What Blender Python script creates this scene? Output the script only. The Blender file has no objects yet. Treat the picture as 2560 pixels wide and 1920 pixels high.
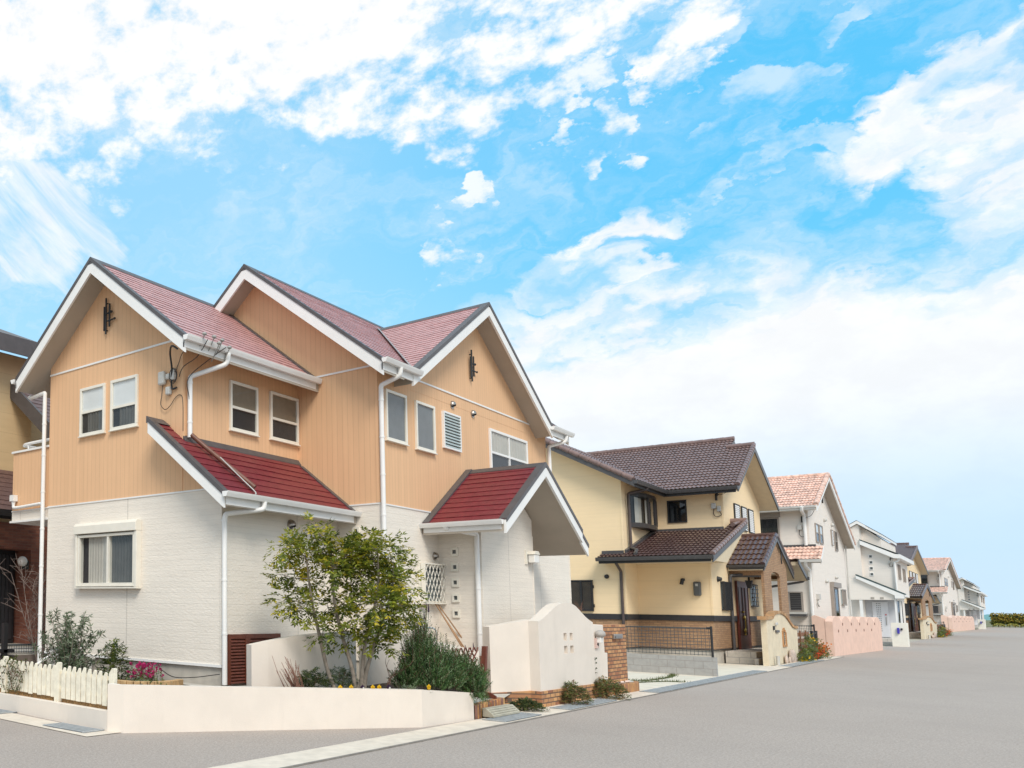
import bpy, bmesh, math, random
from mathutils import Vector, Matrix, noise
R = math.radians
rnd = random.Random(7)
sc = bpy.context.scene
COL = sc.collection

# ------------------------------------------------------------------ camera
cam_data = bpy.data.cameras.new('camera')
cam = bpy.data.objects.new('camera', cam_data)
COL.objects.link(cam)
sc.camera = cam
YAW, PITCH, ROLL = R(47.84824995), R(6.13217184), R(0.95070832)
Fv = Vector((math.cos(PITCH) * math.cos(YAW), math.cos(PITCH) * math.sin(YAW), math.sin(PITCH)))
R0 = Vector((math.sin(YAW), -math.cos(YAW), 0))
U0 = R0.cross(Fv)
Rv = math.cos(ROLL) * R0 + math.sin(ROLL) * U0
Uv = -math.sin(ROLL) * R0 + math.cos(ROLL) * U0
m = Matrix((Rv, Uv, -Fv)).transposed().to_4x4()
m.translation = Vector((0, 0, 1.6))
cam.matrix_world = m
cam_data.sensor_width = 36
cam_data.lens = 2123.76 / 2560 * 36
cam_data.shift_x = (1280 - 205.979) / 2560
cam_data.shift_y = (1282.942 - 960) / 2560
cam_data.clip_start = 0.1
cam_data.clip_end = 6000

# ------------------------------------------------------------------ world, sun, exposure
sc.view_settings.view_transform = 'Standard'
sc.view_settings.look = 'None'
sc.view_settings.gamma = 1
sc.view_settings.exposure = 0.46
SUN_AZ, SUN_EL = R(227), R(46)
w = bpy.data.worlds.new('World')
sc.world = w
w.use_nodes = True
nt = w.node_tree
for n in list(nt.nodes):
    nt.nodes.remove(n)
class G:
    """small helper to chain shader nodes"""
    def __init__(s, tree):
        s.t = tree
    def n(s, typ, **kw):
        nd = s.t.nodes.new(typ)
        for k, v in kw.items():
            setattr(nd, k, v)
        return nd
    def l(s, a, b):
        s.t.links.new(a, b)
    def put(s, sock, v):
        if isinstance(v, bpy.types.NodeSocket):
            s.l(v, sock)
        elif v is not None:
            sock.default_value = v
    def m(s, op, a, b=None, c=None, clamp=False):
        nd = s.n('ShaderNodeMath', operation=op, use_clamp=clamp)
        s.put(nd.inputs[0], a)
        s.put(nd.inputs[1], b)
        s.put(nd.inputs[2], c)
        return nd.outputs[0]
    def vm(s, op, a, b=None):
        nd = s.n('ShaderNodeVectorMath', operation=op)
        s.put(nd.inputs[0], a)
        s.put(nd.inputs[1], b)
        return nd.outputs[0]
    def mix(s, f, a, b, typ='MIX'):
        nd = s.n('ShaderNodeMix', data_type='RGBA', blend_type=typ)
        s.put(nd.inputs[0], f)
        s.put(nd.inputs[6], a)
        s.put(nd.inputs[7], b)
        return nd.outputs[2]
    def ss(s, v, a, b, lo=0.0, hi=1.0):
        nd = s.n('ShaderNodeMapRange', interpolation_type='SMOOTHSTEP')
        s.put(nd.inputs[0], v)
        nd.inputs[1].default_value = a
        nd.inputs[2].default_value = b
        nd.inputs[3].default_value = lo
        nd.inputs[4].default_value = hi
        return nd.outputs[0]
    def noise(s, vec, scale, detail=6, rough=0.55, dist=0.0):
        nd = s.n('ShaderNodeTexNoise')
        s.put(nd.inputs['Vector'], vec)
        nd.inputs['Scale'].default_value = scale
        nd.inputs['Detail'].default_value = detail
        nd.inputs['Roughness'].default_value = rough
        nd.inputs['Distortion'].default_value = dist
        return nd.outputs['Fac']

g = G(nt)
tc = g.n('ShaderNodeTexCoord')
sep = g.n('ShaderNodeSeparateXYZ')
g.l(tc.outputs['Generated'], sep.inputs[0])
dx, dy, dz = sep.outputs
az = g.m('MULTIPLY', g.m('ARCTAN2', dy, dx), 57.29578)
el = g.m('MULTIPLY', g.m('ARCSINE', dz), 57.29578)
sky = g.n('ShaderNodeTexSky', sky_type='NISHITA', sun_disc=False)
sky.sun_elevation = SUN_EL
sky.sun_rotation = R(90) - SUN_AZ
sky.altitude = 0
sky.air_density = 1.0
sky.dust_density = 0.6
sky.ozone_density = 1.0
# the saturated cyan-blue of this sky, paler towards the left
tint_r = g.mix(g.ss(az, 8, 42), (1.02, 1.62, 1.58, 1), (2.45, 2.0, 1.62, 1))
blue = g.mix(1.0, sky.outputs[0], tint_r, 'MULTIPLY')
blue = g.mix(0.80, blue, g.mix(g.ss(az, 6, 40), (0.75, 4.6, 7.7, 1), (2.3, 5.4, 7.7, 1)))
blue = g.mix(g.ss(el, 20, 1), blue, g.mix(g.ss(az, 10, 40), (4.3, 6.0, 7.7, 1), (3.6, 6.0, 7.7, 1)))
def blob(a0, e0, ra, re, tilt=0.0):
    """1 at the centre of an ellipse of sky (degrees), falling to 0 at its rim and below 0 outside"""
    da = g.m('SUBTRACT', az, a0)
    de = g.m('SUBTRACT', g.m('SUBTRACT', el, e0), g.m('MULTIPLY', da, tilt))
    q = g.m('ADD', g.m('POWER', g.m('ABSOLUTE', g.m('DIVIDE', da, ra)), 2.0), g.m('POWER', g.m('ABSOLUTE', g.m('DIVIDE', de, re)), 2.0))
    return g.m('SUBTRACT', 1.0, q)
def mx(*a):
    o = a[0]
    for b in a[1:]:
        o = g.m('MAXIMUM', o, b)
    return o
# cloud coordinates: the sky unrolled, so clouds stay level and do not shrink to the horizon
def sky_vec(ka, ke, kt=0.0):
    c = g.n('ShaderNodeCombineXYZ')
    g.l(g.m('ADD', g.m('MULTIPLY', az, ka), g.m('MULTIPLY', el, kt)), c.inputs[0])
    g.l(g.m('MULTIPLY', el, ke), c.inputs[1])
    return c.outputs[0]
def noise2(vec, scale, detail, rough):
    nd = g.n('ShaderNodeTexNoise')
    g.l(vec, nd.inputs['Vector'])
    nd.inputs['Scale'].default_value = scale
    nd.inputs['Detail'].default_value = detail
    nd.inputs['Roughness'].default_value = rough
    sp = g.n('ShaderNodeSeparateColor')
    g.l(nd.outputs['Color'], sp.inputs[0])
    return g.m('SUBTRACT', sp.outputs[0], 0.5), g.m('SUBTRACT', sp.outputs[1], 0.5)
cv = sky_vec(-0.075, 0.115)
wa, we = noise2(cv, 3.2, 8, 0.56)
AZ0, EL0 = az, el
az = g.m('ADD', AZ0, g.m('MULTIPLY', wa, 13.0))
el = g.m('ADD', EL0, g.m('MULTIPLY', we, 8.5))
cvw = g.vm('ADD', cv, (3.1, 1.7, 0))
puff = g.noise(cvw, 4.0, 10, 0.62, 0.1)
fine = g.noise(cvw, 11.0, 6, 0.6, 0.0)
P0 = g.m('ADD', g.m('MULTIPLY', g.m('SUBTRACT', puff, 0.5), 2.6), g.m('MULTIPLY', g.m('SUBTRACT', fine, 0.5), 0.5))
# upper bank, broken up at its right end
bank = g.m('MINIMUM', mx(blob(58, 41.0, 34, 14.0, 0.02), blob(34, 38.5, 15, 9.5, 0.05)), 0.75)
broken = g.m('MINIMUM', mx(blob(24.5, 32.5, 10.0, 5.4, 0.05), blob(14.5, 33.0, 7.0, 3.4, 0.25), blob(11.8, 29.0, 3.2, 1.5, 0.2)), 0.42)
f_bank = g.ss(g.m('ADD', P0, g.m('ADD', bank, -0.06)), -0.12, 0.62)
f_broken = g.ss(g.m('ADD', P0, g.m('ADD', broken, -0.16)), -0.10, 0.56)
small = g.m('MINIMUM', mx(blob(24.0, 21.6, 2.6, 1.7), blob(14.6, 25.9, 2.3, 1.9), blob(16.5, 29.0, 2.6, 1.5), blob(22.5, 24.5, 1.6, 1.3), blob(30.5, 14.6, 1.4, 0.9), blob(33, 13.6, 1.2, 0.7)), 0.34)
f_small = g.m('MULTIPLY', g.ss(g.m('ADD', P0, small), 0.08, 0.62), 0.85)
wispy = g.m('MINIMUM', mx(blob(8.3, 25.6, 3.0, 1.3, -0.2), blob(9.2, 29.6, 2.4, 1.1, -0.3), blob(6.0, 22.8, 3.4, 1.0), blob(4.0, 29.6, 2.0, 1.2, -0.4), blob(9, 33, 5, 2.5, -.3)), 0.3)
f_wispy = g.m('MULTIPLY', g.ss(g.m('ADD', g.m('MULTIPLY', P0, 0.7), wispy), 0.0, 0.6), 0.5)
# fan-shaped streak at the left
c = g.n('ShaderNodeCombineXYZ')
g.l(g.m('MULTIPLY', g.m('ADD', g.m('MULTIPLY', AZ0, 0.75), g.m('MULTIPLY', EL0, 0.66)), 0.055), c.inputs[0])
g.l(g.m('MULTIPLY', g.m('SUBTRACT', g.m('MULTIPLY', EL0, 0.75), g.m('MULTIPLY', AZ0, 0.66)), 0.30), c.inputs[1])
streak = g.noise(c.outputs[0], 2.0, 9, 0.62, 0.35)
azk, elk = az, el
az = g.m('ADD', AZ0, g.m('MULTIPLY', wa, 4.0))
el = g.m('ADD', EL0, g.m('MULTIPLY', we, 3.5))
fan = g.m('MINIMUM', mx(blob(50.0, 25.8, 5.6, 2.5, 0.72), blob(53, 24.6, 4.6, 2.8, 0.55)), 0.42)
f_fan = g.m('MULTIPLY', g.ss(g.m('ADD', g.m('MULTIPLY', g.m('SUBTRACT', streak, 0.5), 2.0), fan), -0.12, 0.72), 0.82)
az, el = azk, elk
# broad soft mass in the lower right that fades out to the horizon
cs = sky_vec(-0.06, 0.13, -0.035)
sa, se = noise2(cs, 2.2, 5, 0.46)
soft = g.noise(cs, 2.2, 7, 0.50, 0.3)
az = g.m('ADD', AZ0, g.m('MULTIPLY', sa, 12.0))
el = g.m('ADD', EL0, g.m('MULTIPLY', se, 7.0))
S0 = g.m('MULTIPLY', g.m('SUBTRACT', soft, 0.5), 2.0)
mass_top = g.m('MINIMUM', g.m('SUBTRACT', 19.6, g.m('MULTIPLY', AZ0, 0.05)), g.m('SUBTRACT', 40.5, g.m('MULTIPLY', AZ0, 0.98)))
mass = g.m('MINIMUM', g.m('DIVIDE', g.m('SUBTRACT', mass_top, el), 6.0), 1.0)
arm = g.m('MINIMUM', mx(blob(-2.5, 21.0, 4.6, 4.8, 0.0), blob(1.8, 23.3, 4.4, 2.0, -0.45), blob(16.2, 18.8, 4.4, 2.2, -0.25), blob(-3, 16, 3.5, 5)), 0.45)
f_mass = g.m('MULTIPLY', g.ss(g.m('ADD', S0, g.m('ADD', mx(mass, arm), -0.05)), -0.22, 0.72), g.ss(EL0, 2.0, 11.5, 0.12, 1.0))
az, el = AZ0, EL0
# thin veils in the open blue, paler air low down
veil = g.m('MULTIPLY', g.ss(g.noise(cs, 1.5, 7, 0.6, 0.5), 0.40, 0.78), 0.5)
wide_veil = g.m('MULTIPLY', g.ss(el, 24, 10), 0.16)
rest = g.m('MULTIPLY', g.ss(g.noise(tc.outputs['Generated'], 2.2, 6, 0.55, 0.3), 0.42, 0.62), g.ss(g.m('ABSOLUTE', g.m('SUBTRACT', az, 28)), 45, 60))
fac = mx(f_bank, f_broken, f_small, f_wispy, f_fan, f_mass, veil, wide_veil, rest)
shade = g.ss(puff, 0.35, 0.65, 0.94, 1.0)
white = g.mix(g.ss(el, 3, 20), (6.6, 7.1, 7.6, 1), (7.6, 7.65, 7.7, 1))
white = g.mix(1.0, white, shade, 'MULTIPLY')
cl = g.mix(fac, blue, white)
below = g.ss(dz, -0.02, 0.0)
cl = g.mix(below, (2.2, 2.2, 2.2, 1), cl)
bg = g.n('ShaderNodeBackground')
g.l(cl, bg.inputs[0])
bg.inputs[1].default_value = 0.1
w.cycles.sampling_method = 'MANUAL'
w.cycles.sample_map_resolution = 512
wo = g.n('ShaderNodeOutputWorld')
g.l(bg.outputs[0], wo.inputs[0])

sd = bpy.data.lights.new('sun', 'SUN')
sd.energy = 2.1
sd.angle = R(24)
sd.color = (1.0, 0.92, 0.82)
sun = bpy.data.objects.new('sun', sd)
COL.objects.link(sun)
to_sun = Vector((math.cos(SUN_EL) * math.cos(SUN_AZ), math.cos(SUN_EL) * math.sin(SUN_AZ), math.sin(SUN_EL)))
sun.rotation_euler = to_sun.to_track_quat('Z', 'Y').to_euler()

# ------------------------------------------------------------------ materials
def base_mat(name):
    mt = bpy.data.materials.new(name)
    mt.use_nodes = True
    gg = G(mt.node_tree)
    p = [n for n in mt.node_tree.nodes if n.type == 'BSDF_PRINCIPLED'][0]
    t = gg.n('ShaderNodeTexCoord')
    return mt, gg, p, t.outputs['Object']
def c4(c):
    return (c[0], c[1], c[2], 1)
def M(name, col, rough=0.6, var=0.08, vs=6.0, bump=0.0, bs=80.0, metal=0.0, spec=0.5, stains=0.0, sheen=0.0):
    mt, gg, p, ob = base_mat(name)
    f = gg.noise(ob, vs, 5, 0.6)
    lo = [c * (1 - var) for c in col]
    hi = [min(1, c * (1 + var)) for c in col]
    colr = gg.mix(gg.ss(f, 0.3, 0.7), c4(lo), c4(hi))
    if stains:
        sm = gg.n('ShaderNodeMapping')
        gg.l(ob, sm.inputs[0])
        sm.inputs['Scale'].default_value = (3.5, 3.5, 0.5)
        f2 = gg.noise(sm.outputs[0], 2.2, 6, 0.65)
        colr = gg.mix(gg.m('MULTIPLY', gg.ss(f2, 0.52, 0.78), stains), colr, c4([c * 0.72 for c in col]))
    gg.l(colr, p.inputs['Base Color'])
    p.inputs['Roughness'].default_value = rough
    p.inputs['Metallic'].default_value = metal
    p.inputs['Specular IOR Level'].default_value = spec
    p.inputs['Sheen Weight'].default_value = sheen
    if bump:
        b = gg.n('ShaderNodeBump')
        b.inputs['Strength'].default_value = bump
        b.inputs['Distance'].default_value = 0.01
        gg.l(gg.noise(ob, bs, 4, 0.6), b.inputs['Height'])
        gg.l(b.outputs[0], p.inputs['Normal'])
    return mt
def wallvec(gg, ob):
    s = gg.n('ShaderNodeSeparateXYZ')
    gg.l(ob, s.inputs[0])
    u = gg.m('ADD', s.outputs[0], s.outputs[1])
    c = gg.n('ShaderNodeCombineXYZ')
    gg.l(u, c.inputs[0])
    gg.l(s.outputs[2], c.inputs[1])
    return u, s.outputs[2], c.outputs[0]
def siding(name, col, vertical, pitch, line_w, line_dark, bump=0.5, rough_bump=0.3, bs=30, streak=0.1, grain=0.06, joint=None):
    mt, gg, p, ob = base_mat(name)
    u, z, wv = wallvec(gg, ob)
    a = u if vertical else z
    fr = gg.m('FRACT', gg.m('ADD', gg.m('DIVIDE', a, pitch), 100.0))
    d = gg.m('ABSOLUTE', gg.m('SUBTRACT', fr, 0.5))
    line = gg.ss(d, 0.5 - line_w, 0.5 - line_w * 0.25)
    sm = gg.n('ShaderNodeMapping')
    gg.l(wv, sm.inputs[0])
    sm.inputs['Scale'].default_value = (9, 0.5, 1) if vertical else (0.8, 9, 1)
    st = gg.noise(sm.outputs[0], 1.0, 6, 0.6)
    gr = gg.noise(wv, 3.0, 6, 0.6)
    c = gg.mix(gg.ss(st, 0.3, 0.7), c4([k * (1 - streak) for k in col]), c4([min(1, k * (1 + streak)) for k in col]))
    c = gg.mix(gg.m('MULTIPLY', gg.ss(gr, 0.35, 0.7), grain * 2), c, c4([k * 0.75 for k in col]))
    if vertical:   # every board a slightly different tone
        wn = gg.n('ShaderNodeTexWhiteNoise', noise_dimensions='1D')
        gg.l(gg.m('FLOOR', gg.m('ADD', gg.m('DIVIDE', a, pitch), 100.0)), wn.inputs['W'])
        c = gg.mix(gg.m('MULTIPLY', wn.outputs['Value'], 0.13), c, c4([k * 0.80 for k in col]))
    c = gg.mix(gg.m('MULTIPLY', line, line_dark), c, c4([k * 0.35 for k in col]))
    if joint:
        fj = gg.m('FRACT', gg.m('ADD', gg.m('DIVIDE', (z if vertical else u), joint), 50.3))
        lj = gg.ss(gg.m('ABSOLUTE', gg.m('SUBTRACT', fj, 0.5)), 0.5 - 0.006, 0.5 - 0.002)
        c = gg.mix(gg.m('MULTIPLY', lj, 0.45), c, c4([k * 0.5 for k in col]))
    gg.l(c, p.inputs['Base Color'])
    p.inputs['Roughness'].default_value = 0.75
    p.inputs['Specular IOR Level'].default_value = 0.3
    b = gg.n('ShaderNodeBump')
    b.inputs['Strength'].default_value = bump
    b.inputs['Distance'].default_value = 0.012
    bm2 = gg.n('ShaderNodeMapping')
    gg.l(wv, bm2.inputs[0])
    bm2.inputs['Scale'].default_value = (1, 0.25, 1) if vertical else (0.55, 1.25, 1)
    h = gg.m('ADD', gg.m('MULTIPLY', line, -1.0), gg.m('MULTIPLY', gg.noise(bm2.outputs[0], bs, 4, 0.6), rough_bump))
    gg.l(h, b.inputs['Height'])
    gg.l(b.outputs[0], p.inputs['Normal'])
    return mt
def brick(name, c1, c2, mortar, bw, rh, ms=0.008, bump=0.6, rough=0.8, third=None, axis='wall'):
    mt, gg, p, ob = base_mat(name)
    if axis == 'wall':
        u, z, wv = wallvec(gg, ob)
    else:
        wv = ob
    bt = gg.n('ShaderNodeTexBrick')
    gg.l(wv, bt.inputs['Vector'])
    bt.inputs['Color1'].default_value = c4(c1)
    bt.inputs['Color2'].default_value = c4(c2)
    bt.inputs['Mortar'].default_value = c4(mortar)
    bt.inputs['Scale'].default_value = 1
    bt.inputs['Brick Width'].default_value = bw
    bt.inputs['Row Height'].default_value = rh
    bt.inputs['Mortar Size'].default_value = ms
    bt.inputs['Mortar Smooth'].default_value = 0.2
    bt.inputs['Bias'].default_value = 0.0
    c = bt.outputs['Color']
    nz = gg.noise(wv, 7, 5, 0.65)
    c = gg.mix(gg.m('MULTIPLY', gg.ss(nz, 0.35, 0.75), 0.45), c, c4([k * 0.6 for k in (third or c1)]))
    c = gg.mix(bt.outputs['Fac'], c, c4(mortar))
    gg.l(c, p.inputs['Base Color'])
    p.inputs['Roughness'].default_value = rough
    b = gg.n('ShaderNodeBump')
    b.inputs['Strength'].default_value = bump
    b.inputs['Distance'].default_value = 0.012
    gg.l(gg.m('ADD', gg.m('MULTIPLY', bt.outputs['Fac'], -1.0), gg.m('MULTIPLY', gg.noise(wv, 60, 3, 0.6), 0.3)), b.inputs['Height'])
    gg.l(b.outputs[0], p.inputs['Normal'])
    return mt
def glass(name, tint=(0.84, 0.86, 0.86), refl=0.035):
    mt = bpy.data.materials.new(name)
    mt.use_nodes = True
    gg = G(mt.node_tree)
    for n in list(mt.node_tree.nodes):
        mt.node_tree.nodes.remove(n)
    tr = gg.n('ShaderNodeBsdfTransparent')
    tr.inputs[0].default_value = c4(tint)
    gl = gg.n('ShaderNodeBsdfGlossy')
    gl.inputs['Color'].default_value = (0.95, 0.97, 1, 1)
    gl.inputs['Roughness'].default_value = 0.02
    fr = gg.n('ShaderNodeLayerWeight')
    fr.inputs[0].default_value = 0.5
    mxn = gg.n('ShaderNodeMixShader')
    gg.l(gg.m('ADD', gg.m('MULTIPLY', gg.m('POWER', fr.outputs['Facing'], 5.0), 0.6), refl, clamp=True), mxn.inputs[0])
    gg.l(tr.outputs[0], mxn.inputs[1])
    gg.l(gl.outputs[0], mxn.inputs[2])
    o = gg.n('ShaderNodeOutputMaterial')
    gg.l(mxn.outputs[0], o.inputs[0])
    return mt
def slate_mat(name, col, rough=0.42, spec=0.5, sheen=0.0):
    mt, gg, p, ob = base_mat(name)
    s = gg.n('ShaderNodeSeparateXYZ')
    gg.l(ob, s.inputs[0])
    cb = gg.n('ShaderNodeTexVoronoi', feature='F1', voronoi_dimensions='3D')
    mp = gg.n('ShaderNodeMapping')
    gg.l(ob, mp.inputs[0])
    mp.inputs['Scale'].default_value = (1.6, 1.6, 6)
    gg.l(mp.outputs[0], cb.inputs['Vector'])
    f = gg.noise(ob, 9, 6, 0.65)
    c = gg.mix(gg.ss(f, 0.3, 0.75), c4([k * 0.8 for k in col]), c4([min(1, k * 1.2) for k in col]))
    c = gg.mix(gg.m('MULTIPLY', gg.noise(mp.outputs[0], 3.0, 2), 0.25), c, c4([k * 0.62 for k in col]))
    gg.l(c, p.inputs['Base Color'])
    p.inputs['Roughness'].default_value = rough
    p.inputs['Specular IOR Level'].default_value = spec
    p.inputs['Sheen Weight'].default_value = sheen
    p.inputs['Sheen Roughness'].default_value = 0.35
    p.inputs['Sheen Tint'].default_value = (1, 0.86, 0.86, 1)
    b = gg.n('ShaderNodeBump')
    b.inputs['Strength'].default_value = 0.12
    b.inputs['Distance'].default_value = 0.003
    gg.l(gg.noise(ob, 90, 4, 0.6), b.inputs['Height'])
    gg.l(b.outputs[0], p.inputs['Normal'])
    return mt
def asphalt(name, col):
    mt, gg, p, ob = base_mat(name)
    f = gg.noise(ob, 0.35, 6, 0.6)
    fine = gg.noise(ob, 38, 4, 0.8)
    v = gg.n('ShaderNodeTexVoronoi', feature='F1')
    gg.l(ob, v.inputs['Vector'])
    v.inputs['Scale'].default_value = 48
    c = gg.mix(gg.ss(f, 0.3, 0.7), c4([k * 0.96 for k in col]), c4([k * 1.04 for k in col]))
    c = gg.mix(gg.m('MULTIPLY', gg.ss(gg.noise(ob, 14, 3, 0.7), 0.45, 0.65), 0.30), c, c4([k * 0.74 for k in col]))
    c = gg.mix(gg.m('MULTIPLY', gg.ss(gg.noise(ob, 1.1, 5, 0.6), 0.48, 0.70), 0.22), c, c4([k * 0.78 for k in col]))
    c = gg.mix(gg.m('MULTIPLY', gg.ss(fine, 0.40, 0.60), 0.62), c, c4([k * 0.60 for k in col]))
    c = gg.mix(gg.m('MULTIPLY', gg.ss(v.outputs['Distance'], 0.27, 0.1), 0.65), c, c4([min(1, k * 1.5) for k in col]))
    gg.l(c, p.inputs['Base Color'])
    p.inputs['Roughness'].default_value = 0.9
    p.inputs['Specular IOR Level'].default_value = 0.25
    b = gg.n('ShaderNodeBump')
    b.inputs['Strength'].default_value = 0.6
    b.inputs['Distance'].default_value = 0.004
    gg.l(gg.m('ADD', fine, gg.m('MULTIPLY', v.outputs['Distance'], -0.8)), b.inputs['Height'])
    gg.l(b.outputs[0], p.inputs['Normal'])
    return mt
def leaf(name, col, trans=0.35):
    mt, gg, p, ob = base_mat(name)
    f = gg.noise(ob, 5, 3, 0.6)
    c = gg.mix(gg.ss(f, 0.3, 0.7), c4([k * 0.75 for k in col]), c4([k * 1.25 for k in col]))
    gg.l(c, p.inputs['Base Color'])
    p.inputs['Roughness'].default_value = 0.5
    p.inputs['Specular IOR Level'].default_value = 0.4
    tr = gg.n('ShaderNodeBsdfTranslucent')
    gg.l(c, tr.inputs[0])
    mxn = gg.n('ShaderNodeMixShader')
    mxn.inputs[0].default_value = trans
    out = [n for n in mt.node_tree.nodes if n.type == 'OUTPUT_MATERIAL'][0]
    gg.l(p.outputs[0], mxn.inputs[1])
    gg.l(tr.outputs[0], mxn.inputs[2])
    gg.l(mxn.outputs[0], out.inputs[0])
    return mt

WHITE = M('white_paint', (0.80, 0.79, 0.77), 0.45, 0.03, 2.0)
CREAMFRAME = M('cream_aluminium', (0.78, 0.74, 0.65), 0.4, 0.03)
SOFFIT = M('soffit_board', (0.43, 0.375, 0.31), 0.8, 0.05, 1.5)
ORANGE = siding('orange_board', (0.75, 0.468, 0.272), True, 0.105, 0.06, 0.26, 0.3, 0.22, 18, 0.03, 0.03)
WHITESIDE = siding('white_textured_siding', (0.80, 0.735, 0.65), False, 0.086, 0.05, 0.13, 0.30, 2.2, 26, 0.03, 0.06, 3.03)
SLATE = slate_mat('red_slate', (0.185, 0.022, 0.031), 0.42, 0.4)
SLATE_SKYLIT = slate_mat('red_slate_sky_reflection', (0.53, 0.29, 0.28), 0.45, 0.5, 0.1)  # same red slate on the upper roofs, pale sky reflection put into its colour
DARKTRIM = M('dark_metal_trim', (0.085, 0.075, 0.075), 0.45, 0.1)
BLACK = M('black_paint', (0.02, 0.02, 0.022), 0.5, 0.1)
IRON = M('wrought_iron', (0.018, 0.018, 0.02), 0.55, 0.15, 20, 0.2)
DARKPIPE = M('umber_pipe', (0.075, 0.055, 0.052), 0.45, 0.1)
BROWNPIPE = M('brown_pipe', (0.16, 0.065, 0.04), 0.45, 0.12)
STEEL = M('brushed_steel', (0.42, 0.38, 0.34), 0.32, 0.06, metal=0.9)
GREYPLASTIC = M('grey_plastic', (0.52, 0.51, 0.48), 0.5, 0.06)
CONCRETE = M('concrete', (0.50, 0.47, 0.42), 0.9, 0.10, 5, 0.25, 60, stains=0.25)
FOUND = M('foundation_mortar', (0.47, 0.435, 0.38), 0.9, 0.10, 4, 0.2, 50, stains=0.25)
STUCCO = M('pale_stucco', (0.745, 0.665, 0.582), 0.9, 0.035, 1.8, 0.35, 110, stains=0.16)
ASPHALT = asphalt('asphalt', (0.445, 0.378, 0.332))
PAVECON = M('drain_concrete', (0.68, 0.59, 0.49), 0.9, 0.10, 4, 0.2, 60, stains=0.2)
DRIVE = M('driveway_concrete', (0.66, 0.59, 0.48), 0.9, 0.08, 2.5, 0.2, 70)
GRATE = M('galvanised_grate', (0.42, 0.44, 0.45), 0.5, 0.12, 10, metal=0.2)
SOIL = M('garden_soil', (0.085, 0.055, 0.038), 0.95, 0.4, 14, 0.8, 30)
DRYGRASS = M('dry_earth', (0.42, 0.22, 0.085), 0.95, 0.3, 22, 0.8, 60)
LOT = M('bare_lot', (0.40, 0.36, 0.29), 0.95, 0.12, 2.0, 0.4, 40)
GLASS = glass('window_glass')
DARKGLASS = glass('dark_window_glass', (0.45, 0.48, 0.5), 0.05)
ROOM = M('dark_room', (0.035, 0.035, 0.038), 0.9, 0.2, 2)
CURTAIN = M('lace_curtain', (0.56, 0.52, 0.46), 0.9, 0.06, 5)
GREYCURTAIN = M('grey_curtain', (0.125, 0.122, 0.115), 0.9, 0.1, 5)
BLIND = M('white_blind', (0.90, 0.89, 0.88), 0.7, 0.02)
TANPANEL = M('tan_blind', (0.30, 0.235, 0.17), 0.8, 0.1, 3)
FROST = M('frosted_louvre', (0.46, 0.52, 0.51), 0.2, 0.06, 6)
REDWOOD = M('red_brown_wood', (0.135, 0.035, 0.018), 0.5, 0.2, 14)
BRICKRED = brick('rustic_brick', (0.68, 0.36, 0.15), (0.34, 0.13, 0.06), (0.13, 0.085, 0.06), 0.215, 0.073, 0.009, 0.8, 0.85, (0.22, 0.13, 0.12))
BRICKEDGE = brick('rustic_brick_on_edge', (0.55, 0.28, 0.10), (0.38, 0.16, 0.08), (0.14, 0.09, 0.06), 0.078, 0.5, 0.006, 0.8, 0.85, (0.25, 0.14, 0.10))
PICKET = M('weathered_white_wood', (0.78, 0.72, 0.585), 0.8, 0.10, 10, 0.3, 60, stains=0.35)
YELLOW = siding('yellow_siding', (0.87, 0.675, 0.43), False, 0.455, 0.010, 0.16, 0.2, 0.5, 30, 0.02, 0.03)
YTILE = brick('tan_brick_tile', (0.46, 0.28, 0.155), (0.34, 0.195, 0.11), (0.21, 0.14, 0.09), 0.23, 0.062, 0.006, 0.4, 0.8)
DARKTILE_NO_SKY = M('brown_roof_tile_no_sky', (0.105, 0.060, 0.055), 0.30, 0.2, 5, spec=0.5)  # same brown tile, darkened where the lower roofs reflect wall instead of sky
DARKTILE = M('brown_roof_tile', (0.205, 0.135, 0.122), 0.36, 0.2, 5, spec=0.5)
BELTMAT = M('charcoal_belt', (0.028, 0.027, 0.03), 0.6, 0.12, 8)
DARKGUTTER = M('charcoal_gutter', (0.075, 0.072, 0.075), 0.4, 0.1)
CREAMSOFFIT = M('cream_soffit', (0.62, 0.52, 0.37), 0.8, 0.04)
PINKWALL = siding('pale_mortar_siding', (0.79, 0.725, 0.66), False, 0.455, 0.010, 0.22, 0.3, 0.4, 30, 0.02, 0.03)
PINKTILE = M('salmon_roof_tile', (0.70, 0.45, 0.355), 0.7, 0.36, 5, spec=0.3, sheen=0.2)
PINKFENCE = M('salmon_stucco', (0.76, 0.53, 0.43), 0.92, 0.06, 3, 0.6, 60)
TAUPE = M('taupe_frame', (0.30, 0.26, 0.23), 0.5, 0.05)
CREAMSTUC = M('cream_stucco', (0.70, 0.60, 0.44), 0.92, 0.07, 3, 0.4, 80)
GREENTRIM = M('dark_green_trim', (0.045, 0.075, 0.075), 0.5, 0.1)
BLOCK = brick('concrete_block', (0.38, 0.37, 0.355), (0.41, 0.40, 0.385), (0.30, 0.28, 0.26), 0.40, 0.19, 0.008, 0.3, 0.9)
TILESTEP = brick('step_tile', (0.60, 0.55, 0.48), (0.57, 0.52, 0.46), (0.34, 0.32, 0.30), 0.62, 0.205, 0.01, 0.2, 0.7)
REDBRICK = brick('dark_red_brick', (0.34, 0.13, 0.08), (0.20, 0.07, 0.05), (0.24, 0.13, 0.10), 0.22, 0.065, 0.005, 0.5, 0.8)
BROWNSLATE = slate_mat('brown_slate', (0.14, 0.08, 0.07), 0.45)
NYELLOW = siding('tan_siding', (0.62, 0.455, 0.26), False, 0.455, 0.010, 0.4, 0.3, 0.4, 30, 0.03, 0.04)
BARK = M('grey_bark', (0.24, 0.20, 0.16), 0.9, 0.25, 12, 0.6, 40)
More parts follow.
